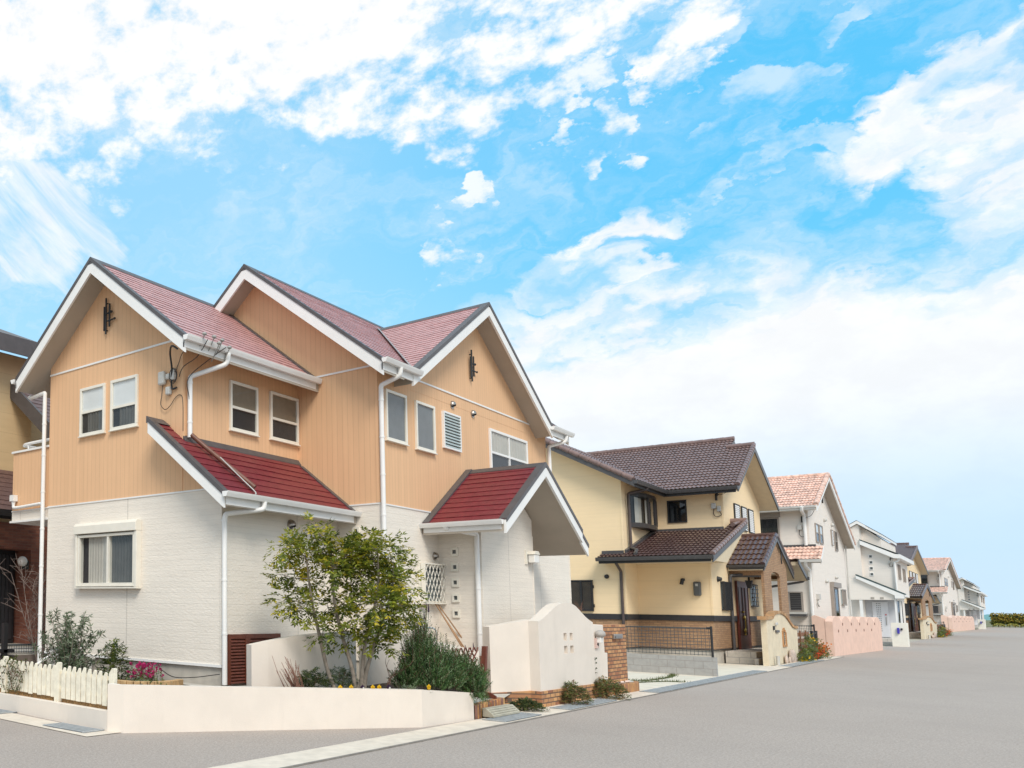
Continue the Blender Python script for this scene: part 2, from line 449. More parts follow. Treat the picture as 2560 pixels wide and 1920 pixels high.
TWIG = M('brown_twig', (0.17, 0.09, 0.06), 0.85, 0.3, 12)
PALETWIG = M('pale_twig', (0.25, 0.19, 0.165), 0.85, 0.2, 12)
BAMBOO = M('bamboo', (0.36, 0.21, 0.11), 0.6, 0.15, 8)
BRASS = M('brass', (0.62, 0.42, 0.10), 0.3, 0.05, metal=0.8)
BLUEBOX = M('blue_enamel', (0.055, 0.045, 0.40), 0.35, 0.05)
LAMPGLASS = M('opal_glass', (0.80, 0.78, 0.74), 0.25, 0.02)
DOORWOOD = M('mahogany_door', (0.105, 0.022, 0.012), 0.38, 0.25, 9)
WHITEDOOR = M('white_door', (0.74, 0.73, 0.75), 0.4, 0.02)
LG = [leaf('leaf_deep', (0.070, 0.100, 0.016)), leaf('leaf_mid', (0.15, 0.185, 0.022)), leaf('leaf_light', (0.28, 0.295, 0.03)), leaf('leaf_yellow', (0.50, 0.41, 0.03))]
RG = [leaf('rosemary_dark', (0.036, 0.082, 0.022), 0.2), leaf('rosemary_mid', (0.085, 0.17, 0.045), 0.2), leaf('rosemary_silver', (0.27, 0.36, 0.19), 0.2)]
SG = [leaf('shrub_grey', (0.21, 0.25, 0.17), 0.3), leaf('shrub_green', (0.12, 0.165, 0.085), 0.3), leaf('shrub_dark', (0.045, 0.075, 0.028), 0.3)]
NG = [leaf('nandina_green', (0.15, 0.18, 0.05), 0.3), leaf('nandina_dark', (0.085, 0.10, 0.035), 0.3), leaf('nandina_bronze', (0.27, 0.15, 0.06), 0.3)]
FLOWER_PINK = leaf('petal_magenta', (0.46, 0.02, 0.14))
FLOWER_YEL = leaf('petal_yellow', (0.80, 0.50, 0.01))
FLOWER_ORANGE = leaf('petal_orange', (0.66, 0.17, 0.015))
FLOWER_RED = leaf('petal_red', (0.55, 0.06, 0.01))
FLOWER_PURPLE = leaf('petal_purple', (0.04, 0.012, 0.05))
FLOWER_WHITE = leaf('petal_white', (0.75, 0.72, 0.68))
HG = [leaf('hedge_green', (0.15, 0.165, 0.022), 0.25), leaf('hedge_olive', (0.36, 0.27, 0.04), 0.25), leaf('hedge_bronze', (0.36, 0.25, 0.055), 0.25), leaf('hedge_light', (0.44, 0.42, 0.11), 0.25)]

# ------------------------------------------------------------------ mesh helpers
ORG = {}
class MB:
    def __init__(s):
        s.v, s.f, s.mi, s.sm = [], [], [], []
    def add(s, vs, fs, mi=0, smooth=False):
        o = len(s.v)
        s.v += [tuple(p) for p in vs]
        for f in fs:
            s.f.append(tuple(i + o for i in f))
            s.mi.append(mi)
            s.sm.append(smooth)
    def poly(s, pts, mi=0):
        s.add(pts, [tuple(range(len(pts)))], mi)
    def box(s, x0, x1, y0, y1, z0, z1, mi=0):
        if x0 > x1: x0, x1 = x1, x0
        if y0 > y1: y0, y1 = y1, y0
        if z0 > z1: z0, z1 = z1, z0
        v = [(x0, y0, z0), (x1, y0, z0), (x1, y1, z0), (x0, y1, z0), (x0, y0, z1), (x1, y0, z1), (x1, y1, z1), (x0, y1, z1)]
        s.add(v, [(0, 3, 2, 1), (4, 5, 6, 7), (0, 1, 5, 4), (1, 2, 6, 5), (2, 3, 7, 6), (3, 0, 4, 7)], mi)
        return s
    def prism(s, axis, pts, a, b, mi=0):
        """2-D outline extruded along an axis: 'x' takes (y,z), 'y' takes (x,z), 'z' takes (x,y)"""
        def P(p, t):
            return {'x': (t, p[0], p[1]), 'y': (p[0], t, p[1]), 'z': (p[0], p[1], t)}[axis]
        n = len(pts)
        ar = sum(pts[i][0] * pts[(i + 1) % n][1] - pts[(i + 1) % n][0] * pts[i][1] for i in range(n))
        if ar < 0:
            pts = pts[::-1]
        if (axis == 'y'):
            pts = pts[::-1]
        if a > b: a, b = b, a
        v = [P(p, a) for p in pts] + [P(p, b) for p in pts]
        fs = [tuple(range(n))[::-1], tuple(range(n, 2 * n))] + [(i, (i + 1) % n, n + (i + 1) % n, n + i) for i in range(n)]
        s.add(v, fs, mi)
        return s
    def tube(s, pts, r, seg=8, mi=0, r1=None):
        pts = [Vector(p) for p in pts]
        n = len(pts)
        rs = [r + ((r1 if r1 is not None else r) - r) * i / max(1, n - 1) for i in range(n)]
        vs, prev = [], None
        for i, p in enumerate(pts):
            t = (pts[min(i + 1, n - 1)] - pts[max(i - 1, 0)]).normalized()
            if prev is None:
                a = Vector((0, 0, 1)) if abs(t.z) < 0.9 else Vector((1, 0, 0))
                u = t.cross(a).normalized()
            else:
                u = (prev - t * prev.dot(t)).normalized()
            prev = u
            w_ = t.cross(u)
            for k in range(seg):
                an = 2 * math.pi * k / seg
                vs.append(p + (u * math.cos(an) + w_ * math.sin(an)) * rs[i])
        fs = []
        for i in range(n - 1):
            for k in range(seg):
                k2 = (k + 1) % seg
                fs.append((i * seg + k, i * seg + k2, (i + 1) * seg + k2, (i + 1) * seg + k))
        s.add(vs, fs, mi, True)
        s.add(vs[:seg], [tuple(range(seg))[::-1]], mi)
        s.add(vs[-seg:], [tuple(range(seg))], mi)
        return s
    def ball(s, c, r, seg=14, rings=9, mi=0, sx=1, sy=1, sz=1):
        vs, fs = [], []
        for i in range(rings + 1):
            th = math.pi * i / rings
            for k in range(seg):
                ph = 2 * math.pi * k / seg
                vs.append((c[0] + r * sx * math.sin(th) * math.cos(ph), c[1] + r * sy * math.sin(th) * math.sin(ph), c[2] + r * sz * math.cos(th)))
        for i in range(rings):
            for k in range(seg):
                k2 = (k + 1) % seg
                fs.append((i * seg + k, (i + 1) * seg + k, (i + 1) * seg + k2, i * seg + k2))
        s.add(vs, fs, mi, True)
        return s
    def build(s, name, mats, parent=None, bevel=0.0, clips=()):
        org = ORG.get(parent.name, Vector((0, 0, 0))) if parent else Vector((0, 0, 0))
        me = bpy.data.meshes.new(name)
        me.from_pydata([(p[0] - org.x, p[1] - org.y, p[2] - org.z) for p in s.v], [], s.f)
        if not isinstance(mats, (list, tuple)):
            mats = [mats]
        for m_ in mats:
            me.materials.append(m_)
        me.polygons.foreach_set('material_index', s.mi)
        me.polygons.foreach_set('use_smooth', s.sm)
        me.update()
        if clips:
            bm = bmesh.new()
            bm.from_mesh(me)
            for co, no in clips:
                bmesh.ops.bisect_plane(bm, geom=bm.verts[:] + bm.edges[:] + bm.faces[:], dist=1e-5, plane_co=Vector(co) - org, plane_no=no, clear_outer=True)
            bm.to_mesh(me)
            bm.free()
        ob = bpy.data.objects.new(name, me)
        COL.objects.link(ob)
        if parent:
            ob.parent = parent
            ORG[ob.name] = org
        if bevel:
            bv = ob.modifiers.new('bevel', 'BEVEL')
            bv.width = bevel
            bv.segments = 2
            bv.limit_method = 'ANGLE'
            bv.angle_limit = R(40)
        return ob
def tag(o, label=None, cat=None, group=None, kind=None):
    if label: o['label'] = label
    if cat: o['category'] = cat
    if group: o['group'] = group
    if kind: o['kind'] = kind
    return o
def thing(name, label, cat, loc, group=None):
    o = bpy.data.objects.new(name, None)
    o.empty_display_size = 0.2
    COL.objects.link(o)
    o.location = loc
    ORG[o.name] = Vector(loc)
    return tag(o, label, cat, group)
def copy_tree(o, parent=None):
    c = o.copy()
    COL.objects.link(c)
    if parent:
        c.parent = parent
    for ch in list(o.children):
        copy_tree(ch, c)
    return c
def part(name, mat, parent, fn, **kw):
    b = MB()
    fn(b)
    return b.build(name, mat, parent, **kw)
def fb(b, fr, a0, a1, z0, z1, n0, n1, mi=0):
    """box on a wall: fr = ('x', x0) for a wall facing -X, ('y', y0) facing -Y; a runs along the wall, n outwards"""
    if fr[0] == 'x':
        b.box(fr[1] - n1, fr[1] - n0, a0, a1, z0, z1, mi)
    else:
        b.box(a0, a1, fr[1] - n1, fr[1] - n0, z0, z1, mi)
def fp(fr, a, z, n):
    return (fr[1] - n, a, z) if fr[0] == 'x' else (a, fr[1] - n, z)
def folds(b, fr, a0, a1, z0, z1, n0, amp=0.008, per=0.07, mi=0):
    """a hanging cloth with vertical folds"""
    k = max(6, int((a1 - a0) / per * 6))
    vs = []
    for j, z in enumerate((z0, (z0 + z1) / 2, z1)):
        for i in range(k + 1):
            a = a0 + (a1 - a0) * i / k
            vs.append(fp(fr, a, z, n0 + amp * math.sin(a / per * 6.283 + j * 0.5) + amp * 0.5 * math.sin(a * 41)))
    fs = [(j * (k + 1) + i, j * (k + 1) + i + 1, (j + 1) * (k + 1) + i + 1, (j + 1) * (k + 1) + i) for j in range(2) for i in range(k)]
    b.add(vs, fs, mi, True)
def window(parent, fr, a0, a1, z0, z1, frame=None, fw=0.05, proud=0.045, split=None, vsplit=None, pane=None, back=None, top=None, bottom=None, left=None, right=None, sill=True, name='window'):
    """frame with panes set in it and what hangs behind them; split = height of the meeting rail"""
    frame = frame or CREAMFRAME
    b = MB()
    fb(b, fr, a0, a1, z1 - fw, z1, 0, proud)
    fb(b, fr, a0, a1, z0, z0 + fw, 0, proud)
    fb(b, fr, a0, a0 + fw, z0 + fw, z1 - fw, 0, proud)
    fb(b, fr, a1 - fw, a1, z0 + fw, z1 - fw, 0, proud)
    if sill:
        fb(b, fr, a0 - 0.015, a1 + 0.015, z0 - 0.02, z0 - 0.001, 0, proud + 0.02)
    wn = b.build(name, frame, parent, bevel=0.004)
    if split:
        b = MB()
        fb(b, fr, a0 + fw, a1 - fw, split - 0.022, split + 0.022, 0.002, proud - 0.006)
        b.build('meeting_rail', frame, wn)
    if vsplit:
        b = MB()
        for vsx in (vsplit if isinstance(vsplit, (list, tuple)) else [vsplit]):
            fb(b, fr, vsx - 0.022, vsx + 0.022, z0 + fw, z1 - fw, 0.0025, proud - 0.008)
        b.build('mullion', frame, wn)
    b = MB()
    fb(b, fr, a0 + fw - 0.003, a1 - fw + 0.003, z0 + fw - 0.003, z1 - fw + 0.003, 0.001, 0.004)
    b.build('interior', back or ROOM, wn)
    zs = split or (z0 + fw)
    am = vsplit if isinstance(vsplit, float) else (a0 + a1) / 2
    for kind, A0, A1, Z0, Z1 in ((top, a0 + fw, a1 - fw, zs, z1 - fw), (bottom, a0 + fw, a1 - fw, z0 + fw, zs if split else z1 - fw), (left, a0 + fw, am, z0 + fw, z1 - fw), (right, am, a1 - fw, z0 + fw, z1 - fw)):
        if not kind: continue
        b = MB()
        if kind[0] == 'curtain':
            folds(b, fr, A0 + (A1 - A0) * kind[2], A0 + (A1 - A0) * kind[3], Z0, Z1, 0.015)
            b.build('curtain', kind[1], wn)
        elif kind[0] == 'blind':
            fb(b, fr, A0, A1, Z0, Z1, 0.005, 0.012)
            b.build('blind', kind[1], wn)
    b = MB()
    b.poly([fp(fr, a0 + fw, z0 + fw, proud * 0.55), fp(fr, a1 - fw, z0 + fw, proud * 0.55), fp(fr, a1 - fw, z1 - fw, proud * 0.55), fp(fr, a0 + fw, z1 - fw, proud * 0.55)])
    b.build('pane', pane or GLASS, wn)
    return wn
def louvre_window(parent, fr, a0, a1, z0, z1, frame, nsl=10, slat=None, fw=0.035):
    b = MB()
    fb(b, fr, a0, a1, z1 - fw, z1, 0, 0.05)
    fb(b, fr, a0, a1, z0, z0 + fw, 0, 0.05)
    fb(b, fr, a0, a0 + fw, z0 + fw, z1 - fw, 0, 0.05)
    fb(b, fr, a1 - fw, a1, z0 + fw, z1 - fw, 0, 0.05)
    wn = b.build('louvre_window', frame, parent)
    b = MB()
    h = (z1 - z0 - 2 * fw) / nsl
    for i in range(nsl):
        zz = z0 + fw + i * h
        for q in ([fp(fr, a0 + fw, zz, 0.052), fp(fr, a1 - fw, zz, 0.052), fp(fr, a1 - fw, zz + h * 1.1, 0.018), fp(fr, a0 + fw, zz + h * 1.1, 0.018)],
                  [fp(fr, a0 + fw, zz, 0.052), fp(fr, a1 - fw, zz, 0.052), fp(fr, a1 - fw, zz - 0.006, 0.046), fp(fr, a0 + fw, zz - 0.006, 0.046)]):
            b.poly(q)
    b.build('glass_slats', slat or FROST, wn)
    b = MB()
    fb(b, fr, a0 + fw - 0.003, a1 - fw + 0.003, z0 + fw - 0.003, z1 - fw + 0.003, 0.001, 0.004)
    b.build('interior', ROOM, wn)
    return wn
def hood_vent(parent, fr, a, z, mat, r=0.085):
    b = MB()
    cx, cy, cz = fp(fr, a, z, 0.0)
    k = 16
    # half dome that opens downwards
    vs, fs = [], []
    nu = 7
    for i in range(nu + 1):
        t = math.pi / 2 * i / nu
        for j in range(k + 1):
            ph = -0.35 + (math.pi + 0.7) * j / k
            rr = r * math.cos(t)
            vs.append(fp(fr, a + rr * math.cos(ph), z + rr * math.sin(ph), 0.01 + r * 0.9 * math.sin(t)))
    for i in range(nu):
        for j in range(k):
            fs.append((i * (k + 1) + j, i * (k + 1) + j + 1, (i + 1) * (k + 1) + j + 1, (i + 1) * (k + 1) + j))
    b.add(vs, fs, 0, True)
    p0, p1 = fp(fr, a, z, 0.001), fp(fr, a, z, 0.012)
    b.tube([p0, p1], r * 1.08, 18)
    ob = b.build('vent_hood', mat, parent)
    b = MB()
    b.tube([fp(fr, a, z, 0.013), fp(fr, a, z, 0.02)], r * 0.72, 16)
    b.build('vent_grille', BLACK, ob)
    return ob
def roof_slope(name, mat, parent, O, U, V, W, L, kind, e=0.185, clips=(), h=0.009, tw=0.30):
    """courses of flat slate or S-shaped tile laid on one slope; O eave corner, U along the eave, V up the slope"""
    O, U, V = Vector(O), Vector(U).normalized(), Vector(V).normalized()
    N = U.cross(V)
    b = MB()
    rr = random.Random(int(W * 1000 + L * 77))
    if kind == 'slate':
        n = max(1, int(round(L / e)))
        e = L / n
        for j in range(n):
            segs = []
            u = -rr.random() * 0.8
            while u < W:
                u2 = u + 0.75 + rr.random() * 0.35
                segs.append((max(0, u), min(W, u2), h * (0.8 + 0.5 * rr.random()), rr.random() * 0.012 - 0.006))
                u = u2
            for (ua, ub, hh, dv) in segs:
                if ub - ua < 0.01: continue
                v0, v1 = j * e + (dv if j else 0), (j + 1) * e + (0.01 if j < n - 1 else 0)
                p = [O + U * ua + V * v0 + N * hh, O + U * ub + V * v0 + N * hh, O + U * ub + V * v1, O + U * ua + V * v1]
                b.poly(p)
                q = [O + U * ua + V * (v0 + 0.008) - N * 0.004, O + U * ub + V * (v0 + 0.008) - N * 0.004]
                b.poly([q[0], q[1], p[1], p[0]])
    else:
        tw_in = tw
        nt_ = max(1, int(round(W / tw)))
        tw = W / nt_
        n = max(1, int(round(L / e)))
        e = L / n
        sub = 8 if tw > 0.2 else 6
        am = 0.042 * (0.22 + 0.78 * min(1, tw / 0.3))
        def prof(t):
            t = t % 1.0
            return am * (math.sin(math.pi * t / 0.62) if t < 0.62 else -0.28 * math.sin(math.pi * (t - 0.62) / 0.38))
        for j in range(n):
            vs = []
            for i in range(nt_ * sub + 1):
                u = i * tw / sub
                z = prof(i / sub)
                vs.append(O + U * u + V * (j * e + 0.018) - N * 0.012 + N * (z * 0.6))
                vs.append(O + U * u + V * (j * e - 0.012) + N * (z + 0.030))
                vs.append(O + U * u + V * ((j + 1) * e) + N * z * 0.9)
            fs = []
            for i in range(nt_ * sub):
                fs.append((i * 3, i * 3 + 3, i * 3 + 4, i * 3 + 1))
                fs.append((i * 3 + 1, i * 3 + 4, i * 3 + 5, i * 3 + 2))
            b.add(vs, fs[0::2], 0, False)
            b.add(vs, fs[1::2], 0, True)
    return b.build(name, mat, parent, clips=clips)
def gutter_run(b, axis, c, s0, s1, z, sign, w_=0.10, hgt=0.075):
    """a U-shaped gutter hung outside an eave: c = eave line, sign = outward direction"""
    o = c + sign * 0.006
    prof = [(o, z), (o, z - hgt * 0.55), (o + sign * w_ * 0.18, z - hgt), (o + sign * w_ * 0.72, z - hgt), (o + sign * w_ * 0.95, z - hgt * 0.35), (o + sign * w_, z - 0.012), (o + sign * w_ * 1.05, z + 0.004), (o + sign * w_ * 0.9, z + 0.004), (o + sign * w_ * 0.85, z - hgt * 0.35), (o + sign * w_ * 0.66, z - hgt + 0.012), (o + sign * w_ * 0.24, z - hgt + 0.012), (o + sign * 0.01, z - hgt * 0.5), (o + sign * 0.01, z)]
    b.prism(axis, prof, s0, s1)
    full = [(o, z - 0.002), (o, z - hgt * 0.56), (o + sign * w_ * 0.18, z - hgt - 0.003), (o + sign * w_ * 0.72, z - hgt - 0.003), (o + sign * w_ * 0.96, z - hgt * 0.35), (o + sign * w_ * 1.03, z - 0.002)]
    b.prism(axis, full, s0 - 0.012, s0)
    b.prism(axis, full, s1, s1 + 0.012)
def gable(parent, axis, rc, rz, s0, s1, sides, kind, mat, thick=0.2, barge=(True, True), bargemat=None, trimmat=None, soffit=None, cap=True, gut=None, gutmat=None, e=0.185, clips=None, capr=0.07, trimw=0.10, h=0.009, ridge_span=None, bargeh=None, lift=0.0, tw=0.30):
    """a pitched roof: ridge along `axis` at rc, height rz, from s0 to s1; sides = [(sign, slope, eave)]"""
    bargemat, trimmat, soffit = bargemat or WHITE, trimmat or DARKTRIM, soffit or SOFFIT
    for k, (sg, sl, ev) in enumerate(sides):
        run = abs(ev - rc)
        ze = rz - sl * run
        L = math.hypot(run, sl * run)
        c, s = run / L, sl * run / L
        if axis == 'x':
            V = (0, c, s) if sg < 0 else (0, -c, s)
            U = (1, 0, 0) if sg < 0 else (-1, 0, 0)
            O = (s0 if sg < 0 else s1, ev, ze + lift)
        else:
            V = (c, 0, s) if sg < 0 else (-c, 0, s)
            U = (0, -1, 0) if sg < 0 else (0, 1, 0)
            O = (ev, s1 if sg < 0 else s0, ze + lift)
        cl = (clips or {}).get(k, [()])
        for cc in cl:
            roof_slope('roof', mat, parent, O, U, V, s1 - s0, L, kind, e, cc, h, tw)
            b = MB()
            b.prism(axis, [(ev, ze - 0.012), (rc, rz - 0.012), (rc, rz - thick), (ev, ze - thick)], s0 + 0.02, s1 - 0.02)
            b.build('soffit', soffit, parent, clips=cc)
        bh = bargeh or thick + 0.03
        for which, pos in ((0, s0), (1, s1)):
            if not barge[which]: continue
            d = -1 if which == 0 else 1
            b = MB()
            b.prism(axis, [(ev, ze - 0.008), (rc, rz - 0.008), (rc, rz - bh), (ev, ze - bh)], pos + d * 0.02, pos - d * 0.022)
            b.build('barge_board', bargemat, parent)
            b = MB()
            t = 0.03 + lift
            b.prism(axis, [(ev, ze + t), (rc, rz + t), (rc, rz - 0.045), (ev, ze - 0.045)], pos + d * 0.032, pos + d * 0.021)
            b.prism(axis, [(ev, ze + t), (rc, rz + t), (rc, rz - 0.004), (ev, ze - 0.004)], pos + d * 0.021, pos - d * trimw)
            b.build('verge_trim', trimmat, parent)
        if gut and gut.get(k):
            for (a0, a1) in gut[k]:
                b = MB()
                b.prism(axis, [(ev - sg * 0.002, ze - 0.02), (ev + sg * 0.004, ze - 0.02), (ev + sg * 0.004, ze - thick * 0.82), (ev - sg * 0.025, ze - thick * 0.82), (ev - sg * 0.025, ze - thick * 0.5)], a0 + 0.03, a1 - 0.03)
                b.build('fascia', gutmat or WHITE, parent)
                b = MB()
                gutter_run(b, axis, ev + sg * 0.004, a0, a1, ze - 0.0, sg, 0.10, 0.078)
                b.build('gutter', gutmat or WHITE, parent)
    if cap:
        a0, a1 = ridge_span or (s0, s1)
        b = MB()
        if kind == 'slate':
            sl = sides[0][1]
            b.prism(axis, [(rc - 0.11, rz - 0.11 * sl + 0.022 + lift), (rc, rz + 0.035 + lift), (rc + 0.11, rz - 0.11 * sl + 0.022 + lift), (rc + 0.11, rz - 0.11 * sl - 0.004), (rc - 0.11, rz - 0.11 * sl - 0.004)], a0 - 0.025, a1)
            b.build('ridge_cap', trimmat, parent)
        else:
            n = max(2, int((a1 - a0) / 0.33))
            for i in range(n):
                q0, q1 = a0 + (a1 - a0) * i / n, a0 + (a1 - a0) * (i + 1.06) / n
                z = rz + 0.015 + lift
                P = (lambda t: (t, rc, z)) if axis == 'x' else (lambda t: (rc, t, z))
                b.tube([P(q0), P(q1)], capr * 1.08, 10, r1=capr * 0.96)
            b.build('ridge_tiles', mat, parent)
def pipe(parent, pts, r=0.035, mat=None, name='downpipe', straps=()):
    """a pipe with mitred, slightly rounded elbows"""
    pts = [Vector(p) for p in pts]
    out = [pts[0]]
    for i in range(1, len(pts) - 1):
        a, p, c = pts[i - 1], pts[i], pts[i + 1]
        d0, d1 = (p - a), (c - p)
        k = min(0.07, d0.length * 0.4, d1.length * 0.4)
        A, C = p - d0.normalized() * k, p + d1.normalized() * k
        for t in (0, 0.33, 0.67, 1):
            out.append((1 - t) ** 2 * A + 2 * t * (1 - t) * p + t * t * C)
    out.append(pts[-1])
    b = MB()
    b.tube(out, r, 12)
    for z in straps:
        x, y = pts[-1].x, pts[-1].y
        b.tube([(x, y, z - 0.015), (x, y, z + 0.015)], r * 1.14, 12)
    return b.build(name, mat or WHITE, parent)
def curve_pts(P, n=12):
    """Catmull-Rom through points"""
    P = [Vector(p) for p in P]
    out = []
    for i in range(len(P) - 1):
        p0, p1, p2, p3 = P[max(i - 1, 0)], P[i], P[i + 1], P[min(i + 2, len(P) - 1)]
        for k in range(n):
            t = k / n
            out.append(0.5 * ((2 * p1) + (p2 - p0) * t + (2 * p0 - 5 * p1 + 4 * p2 - p3) * t * t + (3 * p1 - p0 - 3 * p2 + p3) * t ** 3))
    out.append(P[-1])
    return out

# ------------------------------------------------------------------ ground and roads
def sheet(name, mat, pts, z, label=None):
    b = MB()
    ar = sum(pts[i][0] * pts[(i + 1) % len(pts)][1] - pts[(i + 1) % len(pts)][0] * pts[i][1] for i in range(len(pts)))
    if ar < 0: pts = pts[::-1]
    b.poly([(x, y, z) for x, y in pts])
    o = b.build(name, mat)
    return tag(o, kind='structure')
FIELD = M('far_field', (0.16, 0.15, 0.07), 0.95, 0.2, 0.05)
sheet('ground', FIELD, [(-2500, -2500), (4000, -2500), (4000, 4000), (-2500, 4000)], -0.06)
sheet('road', ASPHALT, [(-60, -45), (192, -45), (192, 5.3), (13.0, 5.3), (13.0, 8.3), (8.2, 8.3), (8.2, 60), (-60, 60)], 0.0)
sheet('lot_ground', LOT, [(8.1, 5.3), (192, 5.3), (192, 60), (8.1, 60)], -0.012)
sheet('driveway', DRIVE, [(20.6, 5.46), (34.9, 5.46), (34.9, 8.2), (27.2, 8.2), (27.2, 12), (20.6, 12)], 0.006)
sheet('drain_strip', PAVECON, [(2.0, 5.12), (46.0, 5.02), (46.0, 5.50), (2.0, 5.56)], 0.008)
sheet('side_drain_strip', PAVECON, [(7.14, 7.74), (7.78, 7.74), (7.62, 8.2), (8.12, 14.5), (7.62, 14.5), (7.22, 9.2)], 0.008)
EDGE = M('kerb_edge', (0.22, 0.195, 0.17), 0.9, 0.15, 8)
b = MB()
b.prism('z', [(2.0, 5.07), (46.0, 4.98), (46.0, 5.012), (2.0, 5.105)], -0.01, 0.014)
tag(b.build('kerb_edge', EDGE), kind='structure')

def drain_grate(x0, x1, y0, y1, label, along='x', bars=6):
    o = thing('drain_grate', label, 'drain grate', ((x0 + x1) / 2, (y0 + y1) / 2, 0.0), 'steel grates over the street drains')
    b = MB()
    z0, z1 = 0.009, 0.024
    n = max(1, int(round(((x1 - x0) if along == 'x' else (y1 - y0)) / 1.0)))
    for k in range(n):
        if along == 'x':
            a0, a1 = x0 + (x1 - x0) * k / n + 0.008, x0 + (x1 - x0) * (k + 1) / n - 0.008
            b.box(a0, a0 + 0.02, y0, y1, z0, z1)
            b.box(a1 - 0.02, a1, y0, y1, z0, z1)
        else:
            a0, a1 = y0 + (y1 - y0) * k / n + 0.008, y0 + (y1 - y0) * (k + 1) / n - 0.008
            b.box(x0, x1, a0, a0 + 0.02, z0, z1)
            b.box(x0, x1, a1 - 0.02, a1, z0, z1)
    b.build('grate_frame', GRATE, o)
    b = MB()
    for i in range(bars):
        t0, t1 = (i + 0.30) / bars, (i + 0.74) / bars
        if along == 'x':
            b.box(x0 + 0.01, x1 - 0.01, y0 + (y1 - y0) * t0, y0 + (y1 - y0) * t1, z0, z1 - 0.002)
        else:
            b.box(x0 + (x1 - x0) * t0, x0 + (x1 - x0) * t1, y0 + 0.01, y1 - 0.01, z0, z1 - 0.002)
    b.build('grate_bars', GRATE, o)
    part('drain_shade_sheet', ROOM, o, lambda b: b.box(x0, x1, y0, y1, -0.02, 0.0105))  # dark sheet below the bars paints the shade inside the drain
drain_grate(12.95, 14.35, 5.14, 5.47, 'steel drain grate under the grey kerb ramp')
drain_grate(15.5, 17.9, 5.11, 5.43, 'steel drain grate in front of the curved stucco gate wall')
drain_grate(20.4, 31.3, 5.08, 5.42, 'long run of steel drain grate across the driveway entrance')
drain_grate(35.0, 41.5, 5.05, 5.40, 'steel drain grate by the flower bed beyond the cream gate wall')
drain_grate(7.30, 7.66, 7.97, 8.78, 'steel drain grate at the foot of the low wall below the picket fence', 'y', 5)
drain_grate(7.52, 7.86, 10.03, 11.6, 'steel drain grate at the left edge of the side street', 'y', 5)
LINE = M('moss_strip', (0.085, 0.105, 0.03), 0.95, 0.4, 20, 0.8, 60)
b = MB()
for P in (curve_pts([(20.7, 6.45, 0), (22.4, 6.28, 0), (23.9, 5.9, 0), (24.25, 5.5, 0)], 8), curve_pts([(22.2, 7.6, 0), (22.9, 6.9, 0), (23.7, 6.25, 0)], 8), curve_pts([(23.7, 6.2, 0), (25.6, 6.15, 0), (27.0, 6.35, 0)], 8)):
    L_, R_ = [], []
    for i, p in enumerate(P):
        d = (P[min(i + 1, len(P) - 1)] - P[max(i - 1, 0)]).normalized()
        n_ = Vector((-d.y, d.x, 0)) * (0.055 + 0.03 * noise.noise(p * 3))
        L_.append(p + n_)
        R_.append(p - n_)
    for i in range(len(P) - 1):
        b.poly([tuple(R_[i])[:2] + (0.016,), tuple(R_[i + 1])[:2] + (0.016,), tuple(L_[i + 1])[:2] + (0.016,), tuple(L_[i])[:2] + (0.016,)])
    for i in range(260):
        q = P[rnd.randrange(len(P))]
        x, y = q.x + rnd.gauss(0, 0.06), q.y + rnd.gauss(0, 0.06)
        a = rnd.random() * 6.28
        b.poly([(x, y, 0.012), (x + 0.012 * math.cos(a), y + 0.012 * math.sin(a), 0.012), (x + rnd.gauss(0, .02), y + rnd.gauss(0, .02), 0.05 + rnd.random() * 0.03)])
tag(b.build('driveway_grass', LINE), 'thin strips of green grass in the joints of the driveway concrete', 'grass', kind='stuff')

# ------------------------------------------------------------------ the near house
H1 = thing('peach_house', 'nearest two-storey house with peach boards above white siding and red slate roofs', 'house', (10.2, 8.0, 0.0))
xA, yA0, yA1, yG, xB, yC, xC1 = 10.2, 8.90, 12.236, 8.11, 13.474, 7.30, 21.28
def f(b):
    b.prism('x', [(yA0, 3.42), (yA0, 5.98), (10.65, 7.49), (yA1, 6.1), (yA1, 3.42)], xA, xB + 0.2)
    b.prism('x', [(yC, 3.42), (yC, 5.98), (9.8, 8.13), (12.3, 5.98), (12.3, 3.42)], xB, xC1)
    b.prism('y', [(14.2, 5.62), (17.4, 7.72), (20.6, 5.62)], yC - 0.003, 9.9)
    b.prism('x', [(yG, 3.42), (yA0 - 0.001, 3.42), (yA0 - 0.001, 4.12), (yG, 3.45)], xA, xA + 0.4)
part('upper_wall', ORANGE, H1, f)
def f(b):
    b.box(xA, xB + 0.1, yG, yA1, 0.72, 3.40)
    b.box(xB, xC1, yC, 12.29, 0.72, 3.40)
    b.prism('y', [(15.62, 0.72), (15.62, 3.33), (16.9, 4.12), (18.03, 3.42), (18.03, 0.72)], 6.51, yC + 0.1)
    b.box(17.9, xC1 - 0.004, 6.9, yC + 0.1, 0.72, 3.30)
part('lower_wall', WHITESIDE, H1, f)
def f(b):
    b.box(xA + 0.03, xB + 0.1, yG + 0.03, yA1 - 0.03, 0.0, 0.70)
    b.box(xB + 0.03, xC1 - 0.03, yC + 0.03, 12.26, 0.0, 0.70)
    b.box(15.65, 18.0, 6.54, yC + 0.1, 0.0, 0.70)
    b.box(18.0, xC1 - 0.03, 6.93, yC + 0.1, 0.0, 0.70)
part('foundation', FOUND, H1, f)
def f(b):   # drip trim over the foundation, belt between the claddings, slim trims under the gables
    b.box(xA - 0.022, xA + 0.02, yG - 0.01, yA1, 0.695, 0.735)
    b.box(xA + 0.02, xB, yG - 0.018, yG + 0.02, 0.696, 0.734)
    b.box(xB + 0.05, 15.62, yC - 0.018, yC + 0.02, 0.696, 0.734)
part('drip_trim', WHITE, H1, f)
